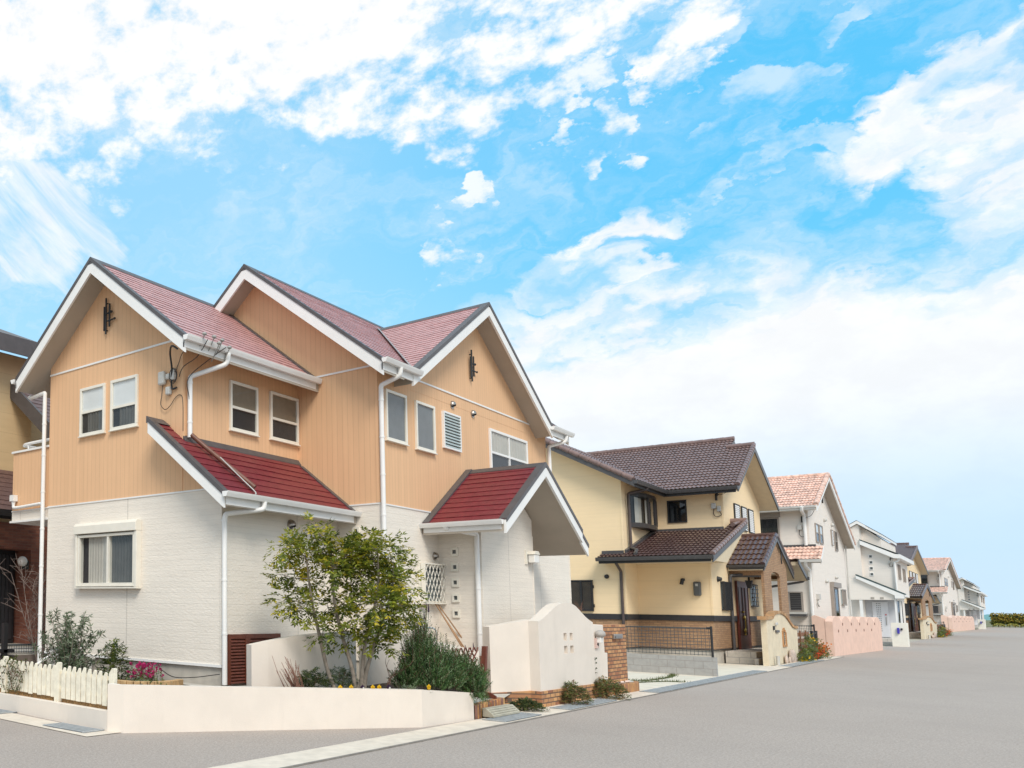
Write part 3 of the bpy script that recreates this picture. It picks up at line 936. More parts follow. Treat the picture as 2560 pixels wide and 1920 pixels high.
def f(b):
    b.box(xA - 0.014, xA + 0.02, yG + 0.06, yA1, 3.400, 3.425)
    b.box(xB - 0.014, xB + 0.02, yC - 0.01, yG - 0.0, 3.398, 3.422)
    b.box(xB + 0.02, xC1, yC - 0.014, yC + 0.02, 3.399, 3.423)
part('belt_trim', WHITE, H1, f)
def f(b):
    b.box(xA - 0.016, xA + 0.02, yA0 - 0.012, yA1, 5.925, 5.958)
    b.box(xB - 0.016, xB + 0.02, yC - 0.012, 8.62, 5.83, 5.862)
    b.box(xB + 0.02, xC1, yC - 0.019, yC + 0.02, 5.831, 5.863)
part('gable_trim', WHITE, H1, f)
# corner battens of the claddings
for q in ((xA - 0.010, xA + 0.05, yA0 - 0.010, yA0 + 0.045, 3.43, 5.92), (xB - 0.010, xB + 0.05, yC - 0.009, yC + 0.045, 3.43, 5.82)):
    part('corner_batten', ORANGE, H1, lambda b: b.box(*q))
for q in ((xA - 0.009, xA + 0.03, yG - 0.009, yG + 0.03, 0.74, 3.2), (15.612, 15.65, 6.502, 6.54, 0.74, 3.1), (18.0, 18.036, 6.502, 6.54, 0.74, 3.1), (xC1 - 0.03, xC1 + 0.004, 6.892, 6.93, 0.74, 3.2)):
    part('corner_trim', WHITESIDE, H1, lambda b: b.box(*q))
# roofs
gable(H1, 'x', 10.65, 7.67, 9.75, 13.49, [(-1, .866, 8.46), (1, .866, 12.72)], 'slate', SLATE_SKYLIT, thick=0.22, barge=(True, False), gut={0: [(9.70, 13.42)], 1: [(9.70, 13.2)]}, bargeh=0.26, e=0.15, h=0.010, ridge_span=(9.75, 13.2))
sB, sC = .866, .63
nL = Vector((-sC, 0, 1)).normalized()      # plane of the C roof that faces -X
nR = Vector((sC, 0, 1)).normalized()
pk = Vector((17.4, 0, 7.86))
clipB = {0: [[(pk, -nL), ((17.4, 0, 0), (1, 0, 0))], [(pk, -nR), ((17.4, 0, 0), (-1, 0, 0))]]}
gable(H1, 'x', 9.8, 8.25, 13.05, 21.75, [(-1, sB, 6.95), (1, sB, 12.6)], 'slate', SLATE_SKYLIT, thick=0.22, barge=(True, True), gut={}, bargeh=0.27, e=0.15, h=0.010, clips=clipB)
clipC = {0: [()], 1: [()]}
gable(H1, 'y', 17.4, 7.86, 6.95, 9.36, [(-1, sC, 14.08), (1, sC, 20.68)], 'slate', SLATE_SKYLIT, thick=0.21, barge=(True, False), gut={}, bargeh=0.25, e=0.15, h=0.010)
def f(b):   # lead flashing in the valleys
    for sg, xe in ((-1, 14.12), (1, 20.68)):
        for t0, t1 in ((0, 1),):
            p0 = Vector((xe, 6.98, 5.83)); p1 = Vector((17.4 + sg * 0.05, 9.34, 7.86))
            d = Vector((-sg * 0.075, 0, 0)); e_ = Vector((sg * 0.075, 0, 0))
            n_ = Vector((0, 0, 0.028))
            b.poly([p0 + n_ + d, p0 + n_ + e_ + Vector((0, 0, 0.02)), p1 + n_ + e_ + Vector((0, 0, 0.02)), p1 + n_ + d][::(1 if sg < 0 else -1)])
part('valley_flashing', M('lead_flashing', (0.36, 0.34, 0.33), 0.5, 0.1), H1, f)
for a0, a1 in ((12.98, 14.25), (20.55, 21.8)):
    b = MB()
    b.prism('x', [(6.948, 5.78), (6.942, 5.60), (6.97, 5.60), (6.97, 5.70)], a0 + 0.05, a1 - 0.05)
    b.build('fascia', WHITE, H1)
    b = MB()
    gutter_run(b, 'x', 6.938, a0, a1, 5.79, -1)
    b.build('gutter', WHITE, H1)
# lean-to roof at the front corner
zE = lambda y: 3.255 + .86 * (y - 7.717)
Vy = (0, 1, .86)
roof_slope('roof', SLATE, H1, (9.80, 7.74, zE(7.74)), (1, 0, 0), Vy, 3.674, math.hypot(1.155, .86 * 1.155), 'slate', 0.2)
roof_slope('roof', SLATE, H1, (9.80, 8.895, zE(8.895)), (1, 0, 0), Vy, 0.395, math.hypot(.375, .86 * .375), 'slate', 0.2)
def f(b):
    b.prism('x', [(7.74, zE(7.74) - .012), (8.898, zE(8.898) - .012), (8.898, zE(8.898) - .2), (7.74, zE(7.74) - .2)], 9.82, 13.47)
    b.prism('x', [(8.898, zE(8.898) - .013), (9.26, zE(9.26) - .013), (9.26, zE(9.26) - .2), (8.898, zE(8.898) - .2)], 9.82, 10.195)
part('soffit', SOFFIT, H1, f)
part('barge_board', WHITE, H1, lambda b: b.prism('x', [(7.74, zE(7.74) - .008), (9.275, zE(9.275) - .008), (9.275, zE(9.275) - .235), (7.74, zE(7.74) - .235)], 9.778, 9.822))
def f(b):
    b.prism('x', [(7.74, zE(7.74) + .03), (9.29, zE(9.29) + .03), (9.29, zE(9.29) - .05), (7.74, zE(7.74) - .05)], 9.766, 9.777)
    b.prism('x', [(7.74, zE(7.74) + .03), (9.29, zE(9.29) + .03), (9.29, zE(9.29) - .004), (7.74, zE(7.74) - .004)], 9.777, 9.89)
    b.prism('x', [(9.15, zE(9.15) + .034), (9.31, zE(9.29) + .036), (9.31, zE(9.29) - .08), (9.28, zE(9.29) - .08)], 9.78, 10.19)
part('verge_trim', DARKTRIM, H1, f)
def f(b):
    b.prism('x', [(8.84, zE(8.84) + .022), (8.899, zE(8.899) + .065), (8.899, zE(8.899) - .01), (8.84, zE(8.84) + .004)], 10.2, 13.47)
    b.prism('x', [(7.74, zE(7.74) + .03), (8.80, zE(8.80) + .03), (8.80, zE(8.80) - .004), (7.74, zE(7.74) - .004)], 13.36, 13.473)
    za = lambda y: 7.67 - .866 * (10.65 - y)
    b.prism('x', [(8.47, za(8.47) + .04), (10.4, za(10.4) + .04), (10.4, za(10.4) - .004), (8.47, za(8.47) - .004)], 13.34, 13.472)
part('wall_flashing', DARKTRIM, H1, f)
part('fascia', WHITE, H1, lambda b: b.prism('x', [(7.738, 3.26), (7.732, 3.09), (7.76, 3.09), (7.76, 3.15)], 9.83, 13.38))
b = MB(); gutter_run(b, 'x', 7.73, 9.74, 13.46, 3.275, -1); b.build('gutter', WHITE, H1)
# porch gable
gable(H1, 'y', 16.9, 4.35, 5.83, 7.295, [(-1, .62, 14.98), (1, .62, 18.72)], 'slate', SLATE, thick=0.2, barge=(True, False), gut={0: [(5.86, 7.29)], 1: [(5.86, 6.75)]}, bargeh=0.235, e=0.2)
zD = lambda x: 4.35 - .62 * (x - 16.9)
roof_slope('roof', SLATE, H1, (19.14, 5.86, zD(19.14)), (0, 1, 0), (-1, 0, .62), 1.03, math.hypot(.40, .62 * .40), 'slate', 0.2)
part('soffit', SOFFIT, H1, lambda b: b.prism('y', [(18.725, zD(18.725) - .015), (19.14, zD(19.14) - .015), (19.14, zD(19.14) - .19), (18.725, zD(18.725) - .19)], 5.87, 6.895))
part('barge_board', WHITE, H1, lambda b: b.prism('y', [(18.74, zD(18.74) - .01), (19.14, zD(19.14) - .01), (19.14, zD(19.14) - .225), (18.74, zD(18.74) - .225)], 5.845, 5.878))
part('verge_trim', DARKTRIM, H1, lambda b: b.prism('y', [(18.73, zD(18.73) + .03), (19.15, zD(19.15) + .03), (19.15, zD(19.15) - .045), (18.73, zD(18.73) - .045)], 5.832, 5.95))
def f(b):
    b.prism('y', [(15.0, zD(18.8) + .03), (16.9, 4.40), (16.9, 4.345), (15.0, zD(18.8) - .02)], 7.17, 7.292)
    b.prism('y', [(18.7, zD(18.7) + .03), (16.9, 4.40), (16.9, 4.345), (18.7, zD(18.7) - .02)], 7.17, 7.293)
part('wall_flashing', DARKTRIM, H1, f)
# windows of the left facade
FX, FY8, FYC = ('x', xA), ('y', yA0), ('y', yC)
window(H1, FX, 10.69, 11.345, 4.63, 5.52, split=5.065, top=('blind', BLIND), bottom=('curtain', GREYCURTAIN, 0.0, 0.72))
window(H1, FX, 9.885, 10.545, 4.63, 5.525, split=5.03, top=('blind', BLIND), bottom=('curtain', GREYCURTAIN, 0.0, 0.72))
window(H1, FY8, 11.392, 12.178, 4.60, 5.468, split=5.01, top=('blind', TANPANEL))
window(H1, FY8, 12.555, 13.435, 4.61, 5.49, split=5.0, top=('blind', TANPANEL))
# shuttered sliding window
sw = window(H1, FX, 9.85, 11.26, 1.93, 2.82, proud=0.11, vsplit=10.50, left=('curtain', GREYCURTAIN, 0.0, 1.0), right=('curtain', CURTAIN, 0.0, 0.78), frame=CREAMFRAME, fw=0.045)
def f(b):
    b.prism('y', [(xA, 2.84), (xA - .15, 2.84), (xA - .15, 2.98), (xA - .11, 3.03), (xA, 3.03)], 9.79, 11.34)
    b.box(xA - .125, xA, 9.79, 9.845, 1.90, 2.838)
    b.box(xA - .125, xA, 11.265, 11.32, 1.90, 2.838)
    b.box(xA - .128, xA, 9.785, 11.325, 1.875, 1.899)
part('roller_shutter_box', CREAMFRAME, sw, f, bevel=0.006)
# windows towards the street
window(H1, FYC, 13.71, 14.46, 4.55, 5.46, vsplit=None, bottom=('blind', M('grey_sky_reflection', (0.23, 0.235, 0.24), 0.8, 0.05)))  # grey sheet behind these two street panes stands in for reflected grey sky
window(H1, FYC, 14.81, 15.565, 4.54, 5.446, bottom=('blind', bpy.data.materials['grey_sky_reflection']))
louvre_window(H1, FYC, 15.91, 16.66, 4.71, 5.433, WHITE, 11)
w4 = window(H1, FYC, 18.06, 20.06, 4.30, 5.42, vsplit=19.05, split=4.92, top=('curtain', CURTAIN, 0, 1), frame=WHITE, fw=0.055)
# ornaments under the gables
def ornament(fr, a, z):
    b = MB()
    for da, zt, zb in ((0.0, 0.34, -0.32), (0.045 if fr[0] == 'x' else -0.045, 0.19, -0.25), (-0.09 if fr[0] == 'x' else 0.09, 0.22, -0.20)):
        b.tube([fp(fr, a + da, z + zt, 0.05), fp(fr, a + da, z + zb, 0.05)], 0.017, 8)
    s_ = -1 if fr[0] == 'x' else 1
    b.tube([fp(fr, a, z + 0.05, 0.052), fp(fr, a + s_ * 0.16, z + 0.06, 0.052)], 0.014, 8)
    b.tube([fp(fr, a, z - 0.09, 0.052), fp(fr, a + s_ * 0.22, z - 0.085, 0.052)], 0.014, 8)
    b.ball(fp(fr, a + s_ * 0.14, z + 0.06, 0.055), 0.026, 10, 6)
    b.ball(fp(fr, a + s_ * 0.225, z - 0.085, 0.055), 0.022, 10, 6)
    for zz in (0.25, -0.25):
        b.tube([fp(fr, a, z + zz, 0.05), fp(fr, a, z + zz, 0.0)], 0.01, 6)
    return b.build('iron_ornament', IRON, H1)
ornament(FX, 10.67, 6.72)
ornament(FYC, 17.24, 6.58)
for a, z in ((16.38, 5.63), (17.31, 5.60)):
    hood_vent(H1, FYC, a, z, STEEL, 0.075)
hood_vent(H1, ('y', yG), 12.02, 2.97, STEEL, 0.09)
hood_vent(H1, FYC, 15.46, 2.60, STEEL, 0.075)
# grille window low on the street side
gw = window(H1, FYC, 14.79, 15.76, 1.72, 2.445, proud=0.05, pane=DARKGLASS, back=FROST)
b = MB()
n = 7
for i in range(n):
    for s_ in (0, 1):
        a0, a1 = 14.80 + 0.94 * i / n, 14.80 + 0.94 * (i + 1) / n
        for j in range(3):
            z0, z1 = 1.735 + 0.70 * j / 3, 1.735 + 0.70 * (j + 1) / 3
            if s_: a0_, a1_ = a1, a0
            else: a0_, a1_ = a0, a1
            b.tube([fp(FYC, a0_, z0, 0.12 + 0.006 * s_), fp(FYC, a1_, z1, 0.12 + 0.006 * s_)], 0.0075, 5)
fb(b, FYC, 14.79, 14.815, 1.715, 2.45, 0.06, 0.135)
fb(b, FYC, 15.735, 15.76, 1.715, 2.45, 0.06, 0.135)
fb(b, FYC, 14.815, 15.735, 1.715, 1.738, 0.06, 0.134)
fb(b, FYC, 14.815, 15.735, 2.427, 2.45, 0.06, 0.134)
b.build('lattice_grille', CREAMFRAME, gw)
# small square lights
def small_light(fr, a, z, s_=0.066):
    b = MB()
    fb(b, fr, a - s_, a + s_, z + s_ * 0.55, z + s_ * 1.2, 0, 0.03)
    fb(b, fr, a - s_, a + s_, z - s_ * 1.2, z - s_ * 0.55, 0, 0.03)
    fb(b, fr, a - s_, a - s_ * 0.5, z - s_ * 0.55, z + s_ * 0.55, 0, 0.03)
    fb(b, fr, a + s_ * 0.5, a + s_, z - s_ * 0.55, z + s_ * 0.55, 0, 0.03)
    o = b.build('small_window', CREAMFRAME, H1)
    b = MB()
    fb(b, fr, a - s_ * 0.5, a + s_ * 0.5, z - s_ * 0.55, z + s_ * 0.55, 0.001, 0.006)
    b.build('pane', M('dull_pane', (0.10, 0.11, 0.11), 0.1, 0.05) if 'dull_pane' not in bpy.data.materials else bpy.data.materials['dull_pane'], o)
for k in range(5):
    small_light(('x', 15.62), 6.99, 2.68 - 0.2825 * k)
small_light(('x', xB), 7.745, 2.95, 0.066)
# wall lamp beside the porch
b = MB()
fb(b, ('y', 6.51), 17.62, 17.68, 2.53, 2.80, 0.0, 0.03)
o = b.build('wall_lamp', CREAMFRAME, H1)
b = MB()
b.prism('z', [(17.70, 6.36), (17.95, 6.36), (17.95, 6.48), (17.70, 6.48)], 2.56, 2.72)
b.build('lamp_glass', LAMPGLASS, o, bevel=0.01)
b = MB()
b.prism('y', [(17.68, 2.722), (17.97, 2.722), (17.90, 2.79), (17.75, 2.79)], 6.35, 6.50)
b.build('lamp_hood', CREAMFRAME, o)
# downpipes
pipe(H1, [(10.1, 12.76, 5.62), (10.12, 12.74, 5.58), (10.12, 12.30, 5.61), (10.12, 12.30, 5.55), (10.12, 12.30, 0.30)], 0.04, straps=(5.0, 4.4, 3.7, 3.0, 2.3, 1.4, 0.8))
pipe(H1, [(10.75, 8.40, 5.70), (10.74, 8.42, 5.52), (10.30, 8.83, 5.30), (10.30, 8.83, 5.22), (10.30, 8.83, 4.30)], 0.04, straps=(5.2, 4.55))
pipe(H1, [(10.30, 8.80, 4.34), (10.42, 8.62, 4.14), (10.62, 7.80, 3.43)], 0.037, BROWNPIPE, straps=())
pipe(H1, [(10.70, 7.68, 3.2), (10.69, 7.69, 3.09), (10.20, 8.03, 3.0), (10.18, 8.04, 2.92), (10.18, 8.04, 0.45)], 0.04, straps=(2.9, 2.0, 1.2))
pipe(H1, [(13.52, 6.88, 5.72), (13.52, 6.90, 5.58), (13.46, 7.22, 5.46), (13.46, 7.22, 5.36), (13.46, 7.22, 0.60)], 0.04, straps=(5.2, 4.55, 3.9, 3.2, 2.2))
pipe(H1, [(14.93, 6.86, 3.15), (14.95, 6.84, 3.06), (15.56, 6.56, 2.98), (15.56, 6.56, 2.90), (15.56, 6.56, 0.30)], 0.042, straps=(2.0, 1.2))
pipe(H1, [(18.08, 6.86, 3.1), (18.08, 6.86, 0.5)], 0.03, straps=(2.4, 1.6))
pipe(H1, [(21.45, 6.90, 5.70), (21.43, 6.92, 5.56), (21.24, 7.22, 5.46), (21.24, 7.22, 5.38), (21.24, 7.22, 3.3)], 0.04)
# balcony on the far side of the left facade
bal = part('balcony', ORANGE, H1, lambda b: b.box(xA + 0.03, xA + 2.0, 12.24, 13.38, 3.42, 4.57))
part('balcony_base', WHITESIDE, bal, lambda b: b.box(xA + 0.031, xA + 2.0, 12.24, 13.385, 3.22, 3.395))
part('coping', WHITE, bal, lambda b: b.box(xA + 0.0, xA + 2.0, 12.24, 13.41, 4.571, 4.61))
part('belt_trim', WHITE, bal, lambda b: b.box(xA + 0.018, xA + 2.0, 12.24, 13.39, 3.397, 3.418))
part('drip_edge', WHITE, bal, lambda b: b.box(xA + 0.0, xA + 2.0, 12.24, 13.42, 3.18, 3.218))
def f(b):
    b.tube(curve_pts([(xA + 0.1, 12.25, 4.74), (xA + 0.1, 13.0, 4.74), (xA + 0.14, 13.16, 4.73), (xA + 0.3, 13.2, 4.73), (xA + 1.6, 13.2, 4.73)], 6), 0.03, 8)
    for y in (12.5, 13.0):
        b.tube([(xA + 0.1, y, 4.61), (xA + 0.1, y, 4.73)], 0.016, 6)
part('handrail', WHITE, bal, f)
def f(b):
    b.prism('z', [(xA - .09, 13.20), (xA + .02, 13.20), (xA + .02, 13.32), (xA - .09, 13.32)], 3.60, 3.72)
    b.tube([(xA - .035, 13.26, 3.60), (xA - .035, 13.26, 3.53)], 0.045, 10, r1=0.035)
part('rain_hopper', WHITE, bal, f)
pipe(bal, [(xA - .035, 13.26, 3.54), (xA - .035, 13.26, 3.47), (xA - .035, 13.1, 3.465), (xA - .05, 12.4, 3.49), (xA - .06, 12.32, 3.46)], 0.032)
# service cables and boxes on the corner
b = MB()
fb(b, FX, 9.24, 9.38, 5.22, 5.45, 0, 0.09)
sb = b.build('service_box', GREYPLASTIC, H1, bevel=0.03)
for (a, z, w_, h_) in ((9.17, 5.34, 0.10, 0.10), (9.17, 5.10, 0.10, 0.14), (9.07, 5.36, 0.09, 0.20)):
    b = MB()
    fb(b, FX, a - w_ / 2, a + w_ / 2, z - h_ / 2, z + h_ / 2, 0, 0.08)
    b.build('junction_cover', GREYPLASTIC, sb, bevel=0.025)
b = MB()
for i in range(3):
    r_ = 0.07 + 0.02 * i
    b.tube([(xA - 0.06 - 0.01 * i, 9.04 + r_ * 0.8 * math.cos(t * 0.52), 5.32 + r_ * math.sin(t * 0.52) * 1.2) for t in range(13)], 0.005, 5)
P = curve_pts([(xA - 0.03, 9.31, 5.22), (xA - 0.05, 9.31, 5.05), (xA - 0.04, 9.34, 4.90), (xA - 0.04, 9.24, 4.80), (xA - 0.04, 9.12, 4.86), (xA - 0.03, 9.05, 4.95), (xA - 0.02, 8.95, 5.0), (xA - 0.01, 8.89, 4.9), (xA - 0.01, 8.88, 4.4)], 8)
b.tube(P, 0.006, 5)
b.tube(curve_pts([(xA - 0.02, 9.03, 5.42), (xA - 0.06, 8.92, 5.55), (9.95, 8.7, 5.58), (9.9, 8.46, 5.8)], 8), 0.006, 5)
b.tube(curve_pts([(xA - 0.03, 8.95, 5.3), (xA - 0.1, 8.80, 5.42), (10.15, 8.55, 5.55), (10.1, 8.30, 5.76)], 8), 0.007, 5)
b.tube(curve_pts([(10.28, 8.85, 4.4), (10.27, 8.82, 4.9), (10.22, 8.80, 5.25), (10.4, 8.5, 5.55), (10.6, 8.33, 5.75)], 8), 0.007, 5)
b.build('service_cables', BLACK, H1)
b = MB()
for i, (x, y, z) in enumerate(((10.02, 8.30, 5.83), (10.22, 8.27, 5.82), (10.42, 8.27, 5.81), (10.33, 8.26, 5.74), (10.62, 8.28, 5.74))):
    b.ball((x, y, z), 0.034, 10, 7, sz=0.8, sx=1.3)
    b.tube([(x, y, z - .02), (x + .12, y + .25, z - .22)], 0.008, 5)
b.build('cable_clamps', M('clamp_grey', (0.33, 0.33, 0.31), 0.5, 0.15, 20), H1)
b = MB()
b.tube(curve_pts([(9.80, 8.66, 5.62), (9.82, 8.80, 5.70), (9.98, 8.98, 5.66), (10.10, 9.05, 5.45), (10.15, 9.1, 5.20), (10.16, 9.08, 5.12), (10.17, 9.0, 5.13)], 8), 0.016, 7)
b.build('service_conduit', BLACK, H1)
b = MB()
b.tube(curve_pts([(10.28, 8.20, 3.9), (10.50, 7.95, 3.56), (10.56, 7.76, 3.36), (10.50, 7.70, 3.30)], 8), 0.010, 6)
b.build('roof_cable', GREYPLASTIC, H1)
# brown slatted store door under the lean-to
sd_ = part('louvre_door', REDWOOD, H1, lambda b: [b.box(10.30, 10.36, yG - .05, yG - .001, 0.44, 1.19), b.box(10.72, 10.84, yG - .05, yG - .001, 0.44, 1.19), b.box(11.56, 11.64, yG - .05, yG - .001, 0.44, 1.19), b.box(10.36, 10.72, yG - .049, yG - .001, 1.12, 1.188), b.box(10.84, 11.56, yG - .049, yG - .001, 1.12, 1.188)])
def f(b):
    for i in range(14):
        z = 0.46 + 0.0475 * i
        for x0, x1 in ((10.361, 10.719), (10.841, 11.559)):
            b.poly([(x0, yG - .045, z), (x1, yG - .045, z), (x1, yG - .012, z + .042), (x0, yG - .012, z + .042)])
            b.poly([(x0, yG - .045, z - .010), (x1, yG - .045, z - .010), (x1, yG - .045, z), (x0, yG - .045, z)])
part('door_slats', REDWOOD, sd_, f)
part('door_backing', ROOM, sd_, lambda b: b.box(10.31, 11.63, yG - .008, yG - .0015, 0.45, 1.18))

# ------------------------------------------------------------------ garden of the near house
def wall_run(b, pts, th, z0, tops, side=1):
    """an upright wall along a plan polyline; tops = height at each point; thickness to one side"""
    n = len(pts)
    off = []
    for i in range(n):
        d = Vector(pts[min(i + 1, n - 1)]) - Vector(pts[max(i - 1, 0)])
        d = Vector((d[0], d[1])).normalized()
        off.append((pts[i][0] - d.y * th * side, pts[i][1] + d.x * th * side))
    for i in range(n - 1):
        A, B, C, D = pts[i], pts[i + 1], off[i + 1], off[i]
        za, zb = tops[i], tops[i + 1]
        b.poly([(A[0], A[1], z0), (B[0], B[1], z0), (B[0], B[1], zb), (A[0], A[1], za)])
        b.poly([(C[0], C[1], z0), (D[0], D[1], z0), (D[0], D[1], za), (C[0], C[1], zb)])
        b.poly([(A[0], A[1], za), (B[0], B[1], zb), (C[0], C[1], zb), (D[0], D[1], za)])
    for i, fl in ((0, 1), (n - 1, -1)):
        A, D = pts[i], off[i]
        q = [(A[0], A[1], z0), (A[0], A[1], tops[i]), (D[0], D[1], tops[i]), (D[0], D[1], z0)]
        b.poly(q[::fl])
planter = thing('planter_wall', 'low pale stucco wall that wraps the street corner below the tree', 'garden wall', (9.5, 7.0, 0))
b = MB(); wall_run(b, [(7.66, 7.925), (7.74, 7.71), (11.478, 5.654), (12.93, 5.574)], 0.13, -0.02, [0.60, 0.592, 0.506, 0.392])
b.build('wall_body', STUCCO, planter)
b = MB(); wall_run(b, [(8.42, 15.0), (7.97, 10.9), (7.663, 7.932)], 0.12, -0.02, [0.22, 0.226, 0.25])
b.build('low_kerb_wall', STUCCO, planter)
def bed(name, mat, pts, zs):
    b = MB()
    b.poly([(x, y, z) for (x, y), z in zip(pts, zs)])
    o = b.build(name, mat)
    return tag(o, kind='structure')
bed('dry_lawn_strip', DRYGRASS, [(7.76, 7.97), (8.22, 7.97), (8.60, 11.0), (9.0, 15), (8.5, 15), (8.05, 11.0)], [0.235, 0.26, 0.25, 0.25, 0.21, 0.21])
bed('front_garden_soil', SOIL, [(8.20, 7.9), (8.3, 7.6), (10.3, 7.3), (10.4, 8.3), (10.4, 12.4), (10.4, 15), (8.9, 15), (8.5, 11)], [0.28, 0.34, 0.42, 0.42, 0.34, 0.36, 0.28, 0.27])
bed('tree_bed_soil', SOIL, [(7.86, 7.78), (11.52, 5.76), (12.9, 5.70), (14.6, 6.4), (12.2, 7.05), (9.95, 7.45), (8.3, 8.1)], [0.45, 0.46, 0.34, 0.36, 0.47, 0.47, 0.42])
bed('yard', CONCRETE, [(9.9, 7.42), (12.2, 7.0), (14.4, 6.4), (20.6, 6.4), (20.6, 9), (10, 9)], [0.40, 0.40, 0.32, 0.2, 0.2, 0.42])
# dry grass blades along the strip
b = MB()
for i in range(2600):
    t = rnd.random()
    y = 7.98 + t * 3.0
    x = 7.80 + t * 0.29 + rnd.random() * 0.36
    a, h_ = rnd.random() * 6.28, 0.02 + rnd.random() * 0.045
    b.poly([(x, y, 0.21), (x + 0.006 * math.cos(a), y + 0.006 * math.sin(a), 0.21), (x + rnd.gauss(0, .02), y + rnd.gauss(0, .02), 0.235 + h_)])
tag(b.build('dry_grass', M('straw', (0.50, 0.30, 0.13), 0.9, 0.25, 30)), 'short straw-coloured grass on the strip under the picket fence', 'grass', kind='stuff')

# picket fence
fence = thing('picket_fence', 'weathered white picket fence on the low wall by the side street', 'fence', (7.95, 9.3, 0.25))
def fx_at(y):   # x of the fence line
    return 7.832 + (y - 8.15) * 0.1035
def picket(y, w_, zb, zt, th, name, slant):
    b = MB()
    x = fx_at(y)
    h_ = w_ / 2
    b.prism('x', [(y - h_, zb), (y + h_, zb), (y + h_, zt - slant), (y - h_ * 0.1, zt), (y - h_ * 0.6, zt), (y - h_, zt - slant * 0.12)], x - th / 2, x + th / 2)
    return b.build(name, PICKET, fence, bevel=0.003)
for y in (10.66, 9.225, 7.99):
    picket(y, 0.10, 0.235, 0.785, 0.06, 'post', 0.07)
y = 8.155
ys = []
while y < 9.15:
    ys.append(y); y += 0.117
y = 9.345
while y < 10.6:
    ys.append(y); y += 0.117
y = 10.79
while y < 12.2:
    ys.append(y); y += 0.12
for y in ys:
    o = picket(y, 0.085, 0.29 + rnd.gauss(0, .006), 0.735 + rnd.gauss(0, 0.009), 0.02, 'picket', 0.085)
b = MB()
for zz in (0.40, 0.62):
    b.prism('z', [(fx_at(7.95) + .013, 7.95), (fx_at(12.2) + .013, 12.2), (fx_at(12.2) + .035, 12.2), (fx_at(7.95) + .035, 7.95)], zz, zz + 0.05)
b.build('rail', PICKET, fence)
# creeper on the fence
vine = MB()
for k in range(7):
    y0 = 9.7 + rnd.random() * 0.9
    P = [(fx_at(y0) - 0.05, y0, 0.3)]
    for i in range(7):
        y0 += rnd.gauss(0.0, 0.09)
        P.append((fx_at(y0) - 0.04 - rnd.random() * 0.03, y0, 0.3 + 0.06 * (i + 1) + rnd.gauss(0, 0.02)))
    vine.tube(curve_pts(P, 4), 0.004, 4)
    for p in P:
        for i in range(5):
            c_ = Vector(p) + Vector((rnd.gauss(0, .015), rnd.gauss(0, .04), rnd.gauss(0, .03)))
            d1, d2 = Vector((rnd.gauss(0, .3), rnd.gauss(0, 1), rnd.gauss(0, 1))).normalized() * 0.013, Vector((rnd.gauss(0, .3), rnd.gauss(0, 1), rnd.gauss(0, 1))).normalized() * 0.022
            vine.poly([c_ - d2, c_ + d1, c_ + d2, c_ - d1], 1)
tag(vine.build('creeper', [TWIG, NG[1]]), 'thin straggly creeper climbing the white pickets', 'plant')

# ---- foliage helpers
def rv(s=1.0):
    v = Vector((rnd.gauss(0, 1), rnd.gauss(0, 1), rnd.gauss(0, 1)))
    return v.normalized() * s
def leaf_quad(b, c_, d, n, L, W, mi):
    d = d.normalized()
    s = d.cross(n)
    if s.length < 1e-4: s = Vector((1, 0, 0))
    s = s.normalized()
    n2 = s.cross(d)
    b.add([c_, c_ + d * L * 0.45 + s * W * 0.5 + n2 * W * 0.12, c_ + d * L, c_ + d * L * 0.45 - s * W * 0.5 + n2 * W * 0.12], [(0, 1, 2), (0, 2, 3)], mi)
def spray(b, c_, d, L, n, ll, lw, pick, droop=0.35, stem=None):
    """a twig with paired leaflets"""
    d = d.normalized()
    side = d.cross(Vector((0, 0, 1)))
    side = side.normalized() if side.length > 1e-3 else Vector((1, 0, 0))
    up = side.cross(d)
    p = Vector(c_)
    mi = pick()
    for i in range(n):
        t = i / max(1, n - 1)
        p = p + d * (L / n) + Vector((0, 0, -droop * L / n * t))
        for sg in (-1, 1):
            dd = d * 0.55 + side * sg * 0.9 + up * rnd.gauss(0.05, 0.3) + Vector((0, 0, -0.25))
            leaf_quad(b, p, dd, up + rv(0.5), ll * (0.75 + 0.5 * rnd.random()), lw * (0.8 + 0.4 * rnd.random()), mi if rnd.random() < 0.7 else pick())
    leaf_quad(b, p, d, up + rv(0.4), ll, lw, mi)
def wpick(ws):
    def f_():
        r_ = rnd.random() * sum(ws)
        for i, w_ in enumerate(ws):
            r_ -= w_
            if r_ <= 0: return i
        return 0
    return f_
# ---- the young tree
tree = thing('garden_tree', 'slender many-stemmed young tree with small yellow-green leaves in the corner bed', 'tree', (10.95, 6.35, 0.45))
S = [
 [(10.80, 6.56, 0.42), (10.74, 6.66, 0.74), (10.69, 6.75, 1.22), (10.65, 6.82, 1.61), (10.62, 6.87, 2.03), (10.61, 6.89, 2.30)],
 [(10.96, 6.36, 0.42), (10.91, 6.37, 0.75), (10.85, 6.47, 1.17), (10.80, 6.56, 1.62), (10.79, 6.58, 1.98), (10.78, 6.60, 2.5)],
 [(11.00, 6.30, 0.42), (10.98, 6.26, 0.73), (11.00, 6.23, 1.06), (11.05, 6.13, 1.5), (11.09, 6.05, 1.95), (11.09, 6.06, 2.5)],
 [(11.03, 6.27, 0.42), (11.02, 6.22, 0.73), (11.07, 6.12, 1.1), (11.14, 6.01, 1.47), (11.20, 5.91, 1.87), (11.21, 5.88, 2.2)],
 [(10.97, 6.33, 0.50), (11.04, 6.22, 0.80), (11.10, 6.10, 1.15), (11.10, 6.02, 1.4)]]
b = MB()
for i, s_ in enumerate(S):
    b.tube(curve_pts(s_, 5), 0.034 if i < 4 else 0.026, 8, 0, 0.010)
